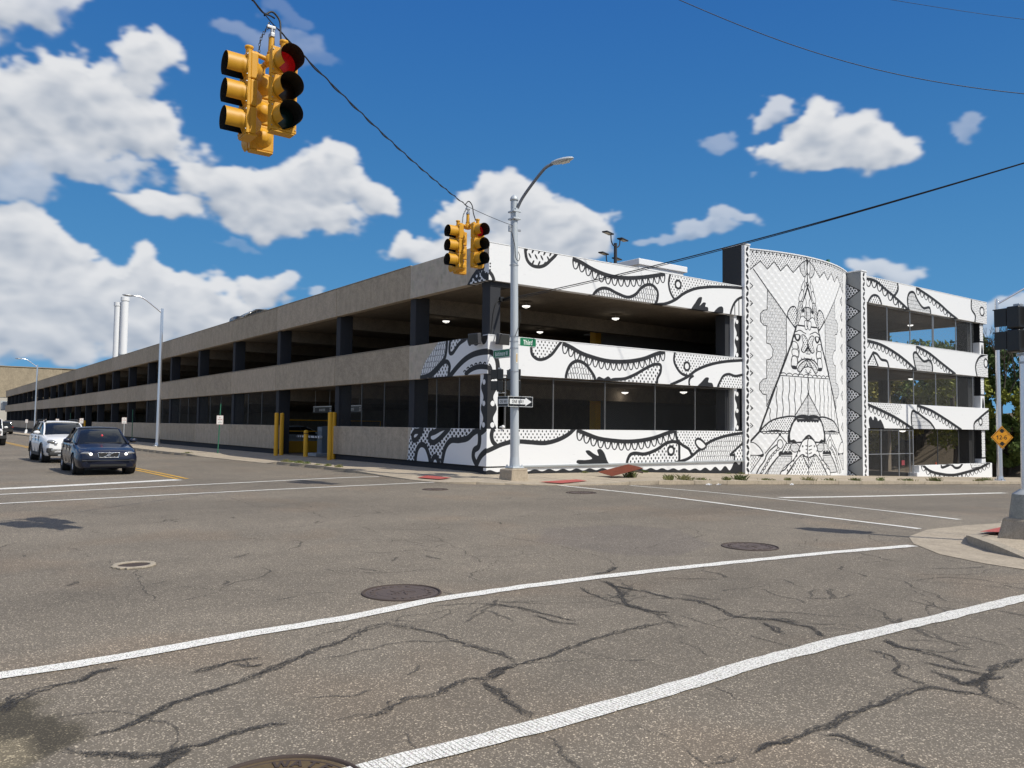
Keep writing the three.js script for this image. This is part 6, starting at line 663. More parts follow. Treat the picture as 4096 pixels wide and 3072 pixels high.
// ---------------------------------------------------------------- garage entry
{
  const y = 0.1, bol = (x, z, h, r, label, band) => { const t = thing('bollard', label, 'bollard', [x, y - 0.05, z], 0, 'yellow bollards at the garage entry'); mesh('pipe', rod(V(0, 0, 0), V(0, h, 0), r, r, 18), M.bollard, t); mesh('domed_cap', new THREE.SphereGeometry(r, 16, 6, 0, TAU, 0, Math.PI / 2).scale(1, 0.5, 1).translate(0, h, 0), M.bollard, t); if (band) mesh('band', rod(V(0, h - 0.12, 0), V(0, h - 0.08, 0), r + 0.004, r + 0.004, 18), M.rust, t); };
  bol(-0.62, -17.2, 2.05, 0.1, 'tall yellow guard post outside the far jamb of the entry'); bol(-0.2, -17.6, 2.05, 0.1, 'tall yellow guard post against the far jamb of the entry');
  bol(-0.33, -11.5, 2.05, 0.1, 'tall yellow guard post outside the near jamb of the entry'); bol(0.05, -11.95, 2.05, 0.1, 'tall yellow guard post against the near jamb of the entry');
  bol(0.05, -15.1, 1.22, 0.11, 'short yellow bollard in front of the ticket machine', true); bol(2.9, -18.6, 1.3, 0.11, 'short yellow bollard behind the ticket machine, left one of two', true); bol(3.3, -18.3, 1.3, 0.11, 'short yellow bollard behind the ticket machine, right one of two', true);
  bol(-0.62, -73, 1.6, 0.09, 'yellow guard post at the distant entry of the garage'); bol(-0.62, -76.6, 1.6, 0.09, 'yellow guard post on the far side of the distant entry');
  const m = thing('ticket_machine', 'blue grey ticket machine cabinet on a kerbed island in the entry', 'ticket machine', [1.35, y - 0.04, -15.9]);
  mesh('cabinet', (() => { const s = new THREE.Shape(); s.moveTo(-0.27, 0); s.lineTo(0.27, 0); s.lineTo(0.27, 1.12); s.quadraticCurveTo(0.25, 1.28, 0.05, 1.3); s.lineTo(-0.27, 1.26); s.closePath(); const g = new THREE.ExtrudeGeometry(s, { depth: 0.5, bevelEnabled: true, bevelSize: 0.015, bevelThickness: 0.015, bevelSegments: 2 }); g.translate(0, 0.14, -0.25); return g; })(), std(col(0.14, 0.18, 0.22), 0.5), m);
  mesh('door', rbox(-0.3, -0.282, 0.2, 1.2, -0.2, 0.2, 0.005, 1), std(col(0.10, 0.13, 0.16), 0.5), m); mesh('island', rbox(-0.7, 1.6, -0.1, 0.14, -0.6, 0.6, 0.03), M.greyPaint, m);
  const arm = (x, z, l, label, yy) => { const t = thing('barrier_arm', label, 'barrier arm', [x, yy, z]); const tex = ctex(canvas(512, 32, (g) => { g.fillStyle = '#dedede'; g.fillRect(0, 0, 512, 32); g.fillStyle = '#151515'; for (let i = 0; i < 512; i += 50) { if ((i / 50 | 0) % 4 === 3) continue; g.beginPath(); g.moveTo(i, 0); g.lineTo(i + 20, 0); g.lineTo(i + 30, 32); g.lineTo(i + 10, 32); g.fill(); } })); mesh('boom', mapUV(rbox(-0.02, 0.02, -0.05, 0.05, -l, 0, 0.01, 1), (a, b, c) => [c / l + 1, (b + 0.05) / 0.1]), std(col(0.9), 0.6, { map: tex }), t); mesh('pivot', rod(V(-0.06, 0, 0.02), V(0.1, 0, 0.02), 0.07), M.white, t); };
  arm(0.95, -15.6, 2.9, 'striped white barrier arm beside the ticket machine', 0.98); arm(2.6, -12.3, 2.4, 'striped white barrier arm behind the tall guard posts', 0.86);
  const w = thing('guard_rail', 'yellow framed guard rail above a yellow kerb wall inside the entry', 'guard rail', [0, 0.06, 0]); mesh('kerb_wall', rbox(1.2, 8, 0, 0.62, -20.8, -20.5, 0.02, 1), std(col(0.62, 0.33, 0.02), 0.7), w); for (const x of [1.3, 4.1, 6.8]) mesh('post', rod(V(x, 0.62, -20.65), V(x, 1.75, -20.65), 0.03, 0.03, 8), M.bollard, w); for (const yy of [1.15, 1.75]) mesh('rail', rod(V(1.3, yy, -20.65), V(6.8, yy, -20.65), 0.03, 0.03, 8), M.bollard, w);
  const dn = signBoard(2.2, 0.32, (g, W, HH) => { g.fillStyle = '#0c0d0e'; g.fillRect(0, 0, W, HH); g.fillStyle = '#d8d8d4'; g.fillRect(0, 0, W, HH * 0.14); narrow(g, 'DO NOT ENTER', W * 0.5, HH * 0.58, HH * 0.5, 0.62); g.fillStyle = '#9b9690'; for (const x of [0.02, 0.9]) { g.fillRect(W * x, HH * 0.25, W * 0.08, HH * 0.6); g.fillStyle = '#15161a'; g.fillRect(W * x, HH * 0.5, W * 0.08, HH * 0.08); g.fillStyle = '#9b9690'; } }, 300);
  for (const [z, l] of [[-16.9, 'hanging DO NOT ENTER bar sign in the middle of the entry'], [-13.6, 'hanging DO NOT ENTER bar sign partly behind the near jamb']]) { const t = topPlate('entry_sign', l, 'sign', 2.3, 0.33, dn, [1.6, 2.35, z], -Math.PI / 2, 'hanging signs in the garage entry', M.black); for (const x of [-0.9, 0.9]) mesh('hanger_chain', rod(V(x, 0.16, -0.01), V(x, 0.98, -0.01), 0.008, 0.008, 6), M.steel, t); }
  const b2 = thing('recycling_bin', 'blue recycling bin beside the distant entry', 'bin', [-0.4, inner(0, -74.8), -74.8]); mesh('body', lathe([[0.28, 0], [0.34, 0.95], [0.36, 0.98], [0.34, 1.0]], 16), std(col(0.02, 0.04, 0.16), 0.5), b2); mesh('lid', lathe([[0.36, 1.0], [0.3, 1.08], [0, 1.12]], 16), std(col(0.02, 0.05, 0.2), 0.5), b2);
}
// floodlights on the corner
for (const [p, r, l] of [[[-0.22, 4.47, -0.42], -Math.PI / 2 + 0.15, 'brown flood lamp box on the shaded side of the mural corner'], [[0.42, 4.45, 0.22], 0.05, 'dark flood lamp box on the sunny side of the mural corner']]) { const t = thing('flood_lamp', l, 'flood lamp', p, r, 'flood lamps at the mural corner'); const b = part('case', t); b.rotation.x = 0.1; mesh('case_body', rbox(-0.24, 0.24, -0.18, 0.18, -0.06, 0.1, 0.02), std(col(0.06, 0.06, 0.065), 0.5), b); mesh('glass', rbox(-0.21, 0.21, -0.15, 0.15, 0.1, 0.106, 0.002, 1), phy(col(0.04), 0.15), b); mesh('bracket', [rbox(-0.04, 0.04, -0.02, 0.2, -0.2, -0.06, 0.01)], M.steel, t); }
{ const t = thing('wall_camera', 'small white dome camera at the foot of the painted corner column', 'camera', [0.62, 1.6, -0.02]); mesh('dome', new THREE.SphereGeometry(0.06, 16, 10).translate(0, 0, 0.06), M.white, t); mesh('arm', rod(V(0, 0, -0.12), V(0, 0.02, 0.06), 0.02), M.white, t); }

// ---------------------------------------------------------------- overhead cables
{
  const w1 = thing('overhead_cable', 'thick black cable sloping from the corner column up to the right', 'cable'); const a = V(0.66, 5.82, -0.12), b = V(0.48, 6.62, 15.6), dir = b.clone().sub(a), e = b.clone().add(dir.clone().multiplyScalar(0.5));
  mesh('cable_strand', [tube(sag(a, e, 0.35, 16), 0.014, 60, 6), tube(sag(a.clone().add(V(0, -0.05, 0)), e.clone().add(V(0, 0.06, 0)), 0.38, 16), 0.01, 60, 6)], M.wire, w1);
  mesh('insulator', [rod(a, a.clone().lerp(b, 0.05), 0.045, 0.045, 10), rbox(0.52, 0.66, 5.74, 5.9, -0.2, -0.05, 0.02)], M.blackGloss, w1);
  mesh('hanging_lead', tube([V(0.6, 5.8, -0.13), V(0.42, 5.72, -0.12), V(0.3, 5.4, -0.12), V(0.24, 4.95, -0.125), V(0.2, 4.6, -0.128)], 0.014, 30, 6), M.wire, w1);
  const w2 = thing('overhead_cable', 'thin black cable sagging high above the street over the mural', 'cable'); mesh('cable_strand', tube([V(1.1, 17.3, 1.9), V(4.46, 15.44, 4.19), V(7.64, 13.96, 6.44), V(10.27, 13.11, 8.34), V(13.52, 12.55, 10.7), V(17, 12.35, 13.4)], 0.014, 60, 6), M.wire, w2);
  const w3 = thing('overhead_cable', 'finest of the overhead cables, highest above the street', 'cable'); mesh('cable_strand', tube([V(8.2, 16.9, 5.2), V(10.3, 16.0, 7.6), V(13.4, 15.1, 10.5), V(17, 14.5, 13.6)], 0.008, 40, 6), M.wire, w3);
}

// ---------------------------------------------------------------- vehicles
const ev = new Evaluator(); ev.useGroups = false; ev.attributes = ['position', 'normal', 'uv'];
function loft(stations, prof) {       // stations along z, prof(station) -> half section points from the bottom centre to the top centre
  const rows = stations.map((s) => { const h = prof(s), f = [...h, ...h.slice(1, -1).reverse().map(([x, y]) => [-x, y])]; return f.map(([x, y]) => [x, y, s.z]); });
  const n = rows[0].length, pos = rows.flat(2), idx = [];
  for (let j = 0; j < rows.length - 1; j++) for (let i = 0; i < n; i++) { const a = j * n + i, b = j * n + (i + 1) % n, c = a + n, d = b + n; idx.push(a, b, c, b, d, c); }
  for (const [j, f] of [[0, 0], [rows.length - 1, 1]]) { const c = pos.length / 3, r = rows[j]; pos.push(0, r.reduce((s, p) => s + p[1], 0) / n, r[0][2]); for (let i = 0; i < n; i++) { const a = j * n + i, b = j * n + (i + 1) % n; f ? idx.push(a, b, c) : idx.push(b, a, c); } }
  const g = new THREE.BufferGeometry(); g.setAttribute('position', new THREE.Float32BufferAttribute(pos, 3)); g.setAttribute('uv', new THREE.Float32BufferAttribute(new Float32Array(pos.length / 3 * 2), 2)); g.setIndex(idx); g.computeVertexNormals();
  const vol = (() => { let v = 0; const a = V(), b = V(), c = V(); for (let i = 0; i < idx.length; i += 3) { a.fromArray(pos, idx[i] * 3); b.fromArray(pos, idx[i + 1] * 3); c.fromArray(pos, idx[i + 2] * 3); v += a.dot(b.cross(c)); } return v; })();
  if (vol < 0) { g.setIndex(idx.reverse()); g.computeVertexNormals(); }
  return g;
}
const resample = (st, k) => { const o = []; for (let i = 0; i < st.length - 1; i++) for (let j = 0; j < k; j++) { const t = j / k, r = {}; for (const q in st[i]) { const p0 = st[Math.max(0, i - 1)][q], p1 = st[i][q], p2 = st[i + 1][q], p3 = st[Math.min(st.length - 1, i + 2)][q]; r[q] = q === 'z' ? mix(p1, p2, t) : p1 + 0.5 * t * (p2 - p0 + t * (2 * p0 - 5 * p1 + 4 * p2 - p3 + t * (3 * (p1 - p2) + p3 - p0))); } o.push(r); } o.push(st[st.length - 1]); return o; };
const tyreG = lathe([[0.2, -0.1], [0.29, -0.105], [0.315, -0.09], [0.32, -0.05], [0.32, 0.05], [0.315, 0.09], [0.29, 0.105], [0.2, 0.1]], 32).rotateZ(Math.PI / 2);
const rimG = (() => { const l = [lathe([[0.205, -0.08], [0.215, 0.06], [0.2, 0.085], [0.19, 0.07], [0.185, -0.02]], 32)]; for (let i = 0; i < 7; i++) { const g = box(0.02, 0.195, 0.035, 0.06, -0.02, 0.02); g.rotateY(i * TAU / 7); l.push(g); } l.push(new THREE.CylinderGeometry(0.05, 0.055, 0.03, 16).translate(0, 0.06, 0)); return merge(l).rotateZ(-Math.PI / 2); })();
const glassDark = phy(col(0.012, 0.015, 0.017), 0.05, { specularIntensity: 0.8 }), lampGlass = phy(col(0.30, 0.30, 0.29), 0.1, { clearcoat: 1, metalness: 0.4 }), lampLit = std(col(1), 0.3, { emissive: col(1, 0.93, 0.8), emissiveIntensity: 1.2 }), tailRed = phy(col(0.3, 0.012, 0.012), 0.25, { clearcoat: 1 }), trim = std(col(0.025), 0.7), amber = phy(col(0.6, 0.18, 0.02), 0.2);
function vehicle(name, label, cat, pos, turn, o, group) {
  const t = thing(name, label, cat, pos, turn, group), paint = phy(o.color, 0.4, { clearcoat: 0.7, clearcoatRoughness: 0.06, specularIntensity: 0.5, metalness: o.metal ?? 0.15 }), { W, wb, R } = o, w2 = W / 2;
  const prof = (s) => { const { w, b, t: y } = s, m = b + (y - b) * 0.5; return [[0, b], [w * 0.7, b], [w * 0.9, b + 0.015], [w * 0.97, b + 0.09], [w, m - 0.02], [w * 0.995, m + 0.06], [w * 0.975, y - 0.16], [w * 0.95, y - 0.06], [w * 0.9, y - 0.015], [w * 0.8, y + 0.008], [w * 0.4, y + 0.03], [0, y + 0.038]]; };
  let body = loft(resample(o.body, 3), prof);
  const bb = new Brush(body.toNonIndexed ? mergeVertices(body) : body); bb.updateMatrixWorld(); let res = bb;
  for (const z of [wb[0], wb[1]]) for (const s of [-1, 1]) { const c = new THREE.CylinderGeometry(R + 0.06, R + 0.06, 0.5, 28); c.rotateZ(Math.PI / 2); c.translate(s * (w2 - 0.02), R, z); const cb = new Brush(c); cb.updateMatrixWorld(); res = ev.evaluate(res, cb, SUBTRACTION); }
  mesh('body', toCreasedNormals(res.geometry, 0.6), paint, t);
  for (const z of wb) for (const s of [-1, 1]) {
    const wl = part('wheel', t); wl.position.set(s * (w2 - 0.115), R, z); wl.scale.set(s * 1, R / 0.32, R / 0.32); const ty = mesh('tyre', tyreG, M.rubber, wl), rm = mesh('rim', rimG, o.rim ?? M.steel, wl); mesh('brake_disc', rod(V(0.0, 0, 0), V(0.02, 0, 0), 0.17, 0.17, 20), trim, wl);
    const ag = new THREE.CylinderGeometry(R + 0.055, R + 0.055, 0.22, 24, 1, true); ag.rotateZ(Math.PI / 2); ag.translate(s * (w2 - 0.2), R, z); mesh('wheel_well', ag, trim, t);
    if (o.cladding) { const cg = new THREE.TorusGeometry(R + 0.075, 0.045, 6, 24, Math.PI); cg.rotateY(Math.PI / 2); cg.scale(0.6, 1, 1); cg.translate(s * (w2 - 0.012), R, z); mesh('arch_cladding', cg, trim, t); }
  }
  // cabin: glass shell with roof skin and pillars
  const c = o.cabin;       // stations z, y0, y1, a (half width below), b (half width above)
  const cprof = (s) => [[0, s.y0 - 0.05], [s.a, s.y0 - 0.05], [s.a, s.y0], [mix(s.a, s.b, 0.5) + 0.012, (s.y0 + s.y1) / 2], [s.b, s.y1 - 0.03], [s.b * 0.93, s.y1], [s.b * 0.5, s.y1 + 0.02], [0, s.y1 + 0.025]];
  mesh('cabin_glass', toCreasedNormals(loft(c, cprof), 0.5), glassDark, t);
  const roofS = c.filter((s) => s.y1 > o.roofY - 0.12), rprof = (s) => [[0, s.y1 - 0.01], [s.b * 0.9, s.y1 - 0.045], [s.b * 1.015, s.y1 - 0.05], [s.b * 1.01, s.y1 - 0.015], [s.b * 0.93, s.y1 + 0.016], [s.b * 0.5, s.y1 + 0.036], [0, s.y1 + 0.042]];
  mesh('roof', loft(resample(roofS, 2), rprof), paint, t);
  for (const s of [-1, 1]) {
    const edge = (i, k) => V(s * (mix(c[i].a, c[i].b, k) + 0.006), mix(c[i].y0, c[i].y1 - 0.03, k), c[i].z);
    const f = 0, n = c.length - 1; mesh('front_pillar', tube([edge(f, 0), V(s * (c[1].b + 0.004), c[1].y1 - 0.03, c[1].z), V(s * (c[2].b + 0.004), c[2].y1 - 0.03, c[2].z)], 0.035, 12, 6), paint, t);
    mesh('rear_pillar', tube([V(s * (c[n - 2].b + 0.004), c[n - 2].y1 - 0.03, c[n - 2].z), V(s * (c[n - 1].b + 0.004), c[n - 1].y1 - 0.03, c[n - 1].z), edge(n, 0)], 0.05, 12, 6), paint, t);
    for (const zz of o.pillars) { const q = (k) => V(s * (mix(o.belt, o.top, k) + 0.008), mix(o.beltY, o.roofY - 0.04, k), zz - 0.05 * k); mesh('door_pillar', rod(q(-0.02), q(1), 0.04, 0.03, 6), trim, t); }
    const m = part('mirror', t); m.position.set(s * (w2 + 0.06), o.beltY + 0.08, o.mirrorZ); mesh('mirror_shell', new THREE.SphereGeometry(1, 14, 10).scale(0.12, 0.075, 0.07), o.mirror ?? paint, m); mesh('mirror_foot', rod(V(-s * 0.02, -0.03, 0), V(-s * 0.16, -0.07, 0.0), 0.02), trim, m);
    for (const zz of o.handles ?? []) mesh('door_handle', rbox(s * (w2 - 0.02), s * (w2 + 0.018), o.beltY - 0.16, o.beltY - 0.13, zz - 0.08, zz + 0.08, 0.01, 1), paint, t);
    for (const zz of o.seams ?? []) mesh('door_seam', box(s * (w2 - 0.03), s * (w2 - 0.0035), 0.35, o.beltY - 0.05, zz - 0.005, zz + 0.005), trim, t);
  }
  o.extra?.(t, paint); return t;
}
const blob = (sx, sy, sz, x, y, z, rx = 0, ry = 0, rz = 0) => { const g = new THREE.SphereGeometry(1, 18, 12); g.scale(sx, sy, sz); g.rotateX(rx); g.rotateZ(rz); g.rotateY(ry); g.translate(x, y, z); return g; };
// dark blue sedan
const sedanBody = [{ z: 2.24, w: 0.6, b: 0.36, t: 0.52 }, { z: 2.2, w: 0.73, b: 0.24, t: 0.66 }, { z: 2.08, w: 0.81, b: 0.2, t: 0.725 }, { z: 1.8, w: 0.86, b: 0.19, t: 0.79 }, { z: 1.35, w: 0.88, b: 0.19, t: 0.86 }, { z: 0.95, w: 0.885, b: 0.19, t: 0.925 }, { z: 0.2, w: 0.885, b: 0.19, t: 0.945 }, { z: -0.8, w: 0.885, b: 0.19, t: 0.965 }, { z: -1.5, w: 0.875, b: 0.2, t: 0.99 }, { z: -2.0, w: 0.82, b: 0.22, t: 1.0 }, { z: -2.16, w: 0.77, b: 0.28, t: 0.97 }, { z: -2.23, w: 0.68, b: 0.4, t: 0.82 }];
const sedanCabin = [{ z: 1.02, y0: 0.92, y1: 0.935, a: 0.74, b: 0.70 }, { z: 0.62, y0: 0.93, y1: 1.21, a: 0.775, b: 0.63 }, { z: 0.22, y0: 0.94, y1: 1.4, a: 0.79, b: 0.585 }, { z: -0.3, y0: 0.95, y1: 1.425, a: 0.79, b: 0.58 }, { z: -0.85, y0: 0.96, y1: 1.4, a: 0.785, b: 0.57 }, { z: -1.25, y0: 0.985, y1: 1.26, a: 0.75, b: 0.59 }, { z: -1.72, y0: 1.0, y1: 1.02, a: 0.7, b: 0.66 }];
const sedanOpt = { W: 1.77, wb: [1.36, -1.28], R: 0.315, body: sedanBody, cabin: sedanCabin, roofY: 1.42, belt: 0.79, top: 0.585, beltY: 0.945, pillars: [-0.12, -0.95], mirrorZ: 0.68, handles: [0.05, -0.9], seams: [0.62, -0.16, -1.0] };
function sedanFront(t, chromeBar) {
  mesh('grille_frame', [rbox(-0.3, 0.3, 0.675, 0.695, 2.2, 2.25, 0.008), rbox(-0.27, 0.27, 0.535, 0.555, 2.215, 2.265, 0.008), rod(V(-0.3, 0.685, 2.225), V(-0.265, 0.545, 2.24), 0.013), rod(V(0.3, 0.685, 2.225), V(0.265, 0.545, 2.24), 0.013)], M.chrome, t);
  mesh('grille', rbox(-0.28, 0.28, 0.55, 0.685, 2.17, 2.235, 0.01), trim, t); for (let k = 0; k < 4; k++) mesh('grille_bar', rbox(-0.27, 0.27, 0.575 + k * 0.03, 0.581 + k * 0.03, 2.235, 2.241, 0.003, 1), trim, t);
  if (chromeBar) { mesh('grille_slash', rod(V(-0.15, 0.55, 2.255), V(0.15, 0.69, 2.24), 0.014), M.chrome, t); mesh('badge', new THREE.TorusGeometry(0.036, 0.011, 8, 20).translate(0, 0.62, 2.252), M.chrome, t); }
  mesh('lower_intake', rbox(-0.5, 0.5, 0.26, 0.36, 2.17, 2.232, 0.02), trim, t); for (let k = 0; k < 3; k++) mesh('intake_bar', rbox(-0.48, 0.48, 0.282 + k * 0.026, 0.288 + k * 0.026, 2.23, 2.238, 0.003, 1), trim, t);
  mesh('bumper_strip', rbox(-0.72, 0.72, 0.43, 0.47, 2.14, 2.245, 0.02), trim, t);
  for (const s of [-1, 1]) { const h = part('headlight', t); mesh('lamp_glass', blob(0.2, 0.072, 0.16, s * 0.575, 0.64, 2.06, -0.25, s * 0.42), lampGlass, h); mesh('reflector', blob(0.055, 0.05, 0.03, s * 0.49, 0.64, 2.2, 0, s * 0.3), lampLit, h); mesh('turn_lamp', blob(0.05, 0.05, 0.05, s * 0.73, 0.64, 2.01, 0, s * 0.6), amber, h); mesh('fog_lamp', blob(0.09, 0.035, 0.05, s * 0.64, 0.31, 2.12), trim, h); }
  mesh('wiper', [rod(V(-0.5, 0.955, 1.0), V(0.05, 0.965, 1.02), 0.009), rod(V(0.0, 0.955, 1.01), V(0.55, 0.97, 1.0), 0.009)], trim, t);
}
vehicle('sedan', 'dark blue sedan with lit headlights waiting at the stop line', 'car', [-10.05, -0.005, -7.75], -0.02, { ...sedanOpt, color: col(0.005, 0.009, 0.026), metal: 0, rim: M.alu, extra: (t, p) => { sedanFront(t, true); mesh('hanging_ornament', [blob(0.035, 0.05, 0.035, 0.02, 1.17, 0.7), rod(V(0.02, 1.1, 0.74), V(0.02, 1.0, 0.8), 0.012)], std(col(0.6, 0.05, 0.07), 0.5), t); } });
// white wagon behind it
const wagBody = [{ z: 2.38, w: 0.62, b: 0.4, t: 0.6 }, { z: 2.33, w: 0.76, b: 0.3, t: 0.84 }, { z: 2.15, w: 0.84, b: 0.27, t: 0.93 }, { z: 1.8, w: 0.89, b: 0.26, t: 0.99 }, { z: 1.3, w: 0.905, b: 0.26, t: 1.05 }, { z: 0.95, w: 0.91, b: 0.26, t: 1.09 }, { z: 0, w: 0.91, b: 0.26, t: 1.1 }, { z: -1.2, w: 0.91, b: 0.26, t: 1.12 }, { z: -2.0, w: 0.88, b: 0.28, t: 1.13 }, { z: -2.3, w: 0.84, b: 0.32, t: 1.12 }, { z: -2.38, w: 0.74, b: 0.42, t: 1.0 }];
const wagCabin = [{ z: 1.1, y0: 1.06, y1: 1.08, a: 0.77, b: 0.74 }, { z: 0.68, y0: 1.08, y1: 1.36, a: 0.8, b: 0.69 }, { z: 0.25, y0: 1.09, y1: 1.58, a: 0.81, b: 0.64 }, { z: -0.5, y0: 1.1, y1: 1.62, a: 0.81, b: 0.635 }, { z: -1.6, y0: 1.11, y1: 1.59, a: 0.8, b: 0.62 }, { z: -2.0, y0: 1.12, y1: 1.52, a: 0.78, b: 0.62 }, { z: -2.3, y0: 1.12, y1: 1.16, a: 0.72, b: 0.68 }];
vehicle('wagon', 'white wagon with black wheel arch cladding and roof rails behind the blue sedan', 'car', [-9.95, -0.03, -16.9], 0.03, { W: 1.82, wb: [1.4, -1.35], R: 0.345, body: wagBody, cabin: wagCabin, roofY: 1.62, belt: 0.81, top: 0.635, beltY: 1.1, pillars: [-0.1, -1.05, -1.8], mirrorZ: 0.75, handles: [0.1, -0.9], seams: [0.66, -0.15, -1.1], cladding: true, color: col(0.78), metal: 0, rim: M.alu, extra: (t, p) => {
  mesh('grille_frame', rbox(-0.34, 0.34, 0.62, 0.80, 2.3, 2.39, 0.04), M.chrome, t); mesh('grille', rbox(-0.31, 0.31, 0.64, 0.78, 2.33, 2.40, 0.02), trim, t); mesh('badge', new THREE.TorusGeometry(0.05, 0.012, 6, 20).scale(1.4, 0.8, 1).translate(0, 0.71, 2.405), M.chrome, t);
  mesh('lower_bumper', rbox(-0.76, 0.76, 0.28, 0.44, 2.2, 2.41, 0.06), trim, t); mesh('bumper_guard', rbox(-0.45, 0.45, 0.28, 0.34, 2.38, 2.425, 0.02), M.greyPaint, t); mesh('side_cladding', [rbox(-0.915, -0.87, 0.27, 0.4, -1.0, 1.0, 0.015), rbox(0.87, 0.915, 0.27, 0.4, -1.0, 1.0, 0.015)], trim, t);
  for (const s of [-1, 1]) { const h = part('headlight', t); mesh('lamp_glass', blob(0.2, 0.1, 0.2, s * 0.62, 0.80, 2.2, -0.3, s * 0.55, s * 0.2), lampGlass, h); mesh('reflector', blob(0.055, 0.055, 0.03, s * 0.52, 0.77, 2.385), std(col(0.9), 0.15, { metalness: 0.8 }), h); const f = part('fog_lamp', t); mesh('surround', rbox(s * 0.48, s * 0.82, 0.40, 0.6, 2.12, 2.375, 0.05), trim, f); mesh('lamp_glass', blob(0.075, 0.075, 0.03, s * 0.61, 0.5, 2.375), lampGlass, f); mesh('roof_rail', [rod(V(s * 0.6, 1.7, 0.1), V(s * 0.59, 1.7, -1.75), 0.022), rbox(s * 0.57, s * 0.63, 1.6, 1.7, 0.05, 0.25, 0.02), rbox(s * 0.56, s * 0.62, 1.58, 1.7, -1.85, -1.6, 0.02)], trim, t); }
} });
// white boxy off-roader at the frame's left edge
vehicle('off_roader', 'white boxy off-roader with black bumper following further back', 'car', [-10.75, -0.11, -45.2], 0.02, { W: 1.8, wb: [1.25, -1.2], R: 0.39, roofY: 1.8, belt: 0.78, top: 0.7, beltY: 1.15, pillars: [0.0, -0.9], mirrorZ: 0.65, cladding: true, color: col(0.78), metal: 0, body: [{ z: 1.85, w: 0.66, b: 0.52, t: 1.04 }, { z: 1.8, w: 0.68, b: 0.5, t: 1.09 }, { z: 0.8, w: 0.78, b: 0.48, t: 1.14 }, { z: 0.5, w: 0.8, b: 0.46, t: 1.15 }, { z: -1.7, w: 0.8, b: 0.48, t: 1.15 }, { z: -1.78, w: 0.78, b: 0.5, t: 1.1 }], cabin: [{ z: 0.75, y0: 1.13, y1: 1.16, a: 0.74, b: 0.73 }, { z: 0.6, y0: 1.15, y1: 1.5, a: 0.77, b: 0.71 }, { z: 0.42, y0: 1.15, y1: 1.79, a: 0.78, b: 0.7 }, { z: -0.6, y0: 1.15, y1: 1.8, a: 0.78, b: 0.7 }, { z: -1.5, y0: 1.15, y1: 1.8, a: 0.78, b: 0.7 }, { z: -1.65, y0: 1.15, y1: 1.75, a: 0.77, b: 0.7 }, { z: -1.74, y0: 1.14, y1: 1.2, a: 0.76, b: 0.72 }], extra: (t) => {
  mesh('front_bumper', rbox(-0.88, 0.88, 0.45, 0.68, 1.85, 2.08, 0.04), trim, t); for (let k = 0; k < 7; k++) mesh('grille_slot', rbox(-0.27 + k * 0.09 - 0.022, -0.27 + k * 0.09 + 0.022, 0.74, 0.98, 1.84, 1.875, 0.01, 1), trim, t);
  for (const s of [-1, 1]) { const h = part('headlight', t); mesh('lamp_ring', new THREE.TorusGeometry(0.095, 0.014, 6, 20).translate(s * 0.48, 0.9, 1.87), trim, h); mesh('lamp_glass', blob(0.09, 0.09, 0.035, s * 0.48, 0.9, 1.86), lampGlass, h); mesh('turn_lamp', blob(0.035, 0.035, 0.02, s * 0.5, 0.72, 1.86), amber, h); mesh('fender', rbox(s * 0.66, s * 0.93, 0.86, 0.96, 0.75, 1.78, 0.04), trim, t); }
} });
// dark van parked with its back to the junction
vehicle('parked_van', 'dark grey van parked by the kerb far down the street, seen from behind', 'car', [-5.05, -0.31, -109.5], Math.PI - 0.02, { W: 1.98, wb: [1.5, -1.5], R: 0.34, roofY: 1.72, belt: 0.87, top: 0.72, beltY: 1.05, pillars: [0, -1.1], mirrorZ: 1.0, color: col(0.03, 0.032, 0.036), metal: 0.4, body: [{ z: 2.5, w: 0.7, b: 0.35, t: 0.7 }, { z: 2.4, w: 0.85, b: 0.28, t: 0.85 }, { z: 1.6, w: 0.97, b: 0.24, t: 0.98 }, { z: 0, w: 0.99, b: 0.24, t: 1.05 }, { z: -1.8, w: 0.99, b: 0.24, t: 1.08 }, { z: -2.4, w: 0.95, b: 0.28, t: 1.08 }, { z: -2.5, w: 0.88, b: 0.36, t: 1.0 }], cabin: [{ z: 1.7, y0: 0.98, y1: 1.0, a: 0.82, b: 0.8 }, { z: 1.1, y0: 1.02, y1: 1.42, a: 0.86, b: 0.76 }, { z: 0.6, y0: 1.04, y1: 1.68, a: 0.87, b: 0.72 }, { z: -0.8, y0: 1.05, y1: 1.73, a: 0.87, b: 0.72 }, { z: -1.9, y0: 1.07, y1: 1.7, a: 0.87, b: 0.72 }, { z: -2.2, y0: 1.08, y1: 1.6, a: 0.85, b: 0.72 }, { z: -2.42, y0: 1.08, y1: 1.14, a: 0.82, b: 0.78 }], extra: (t) => { for (const s of [-1, 1]) { mesh('tail_lamp', rbox(s * 0.74, s * 0.95, 0.86, 1.04, -2.5, -2.38, 0.03), tailRed, t); } mesh('number_plate', rbox(-0.16, 0.16, 0.82, 0.92, -2.52, -2.49, 0.005, 1), M.white, t); mesh('rear_bumper', rbox(-0.92, 0.92, 0.36, 0.6, -2.55, -2.4, 0.05), trim, t); } });
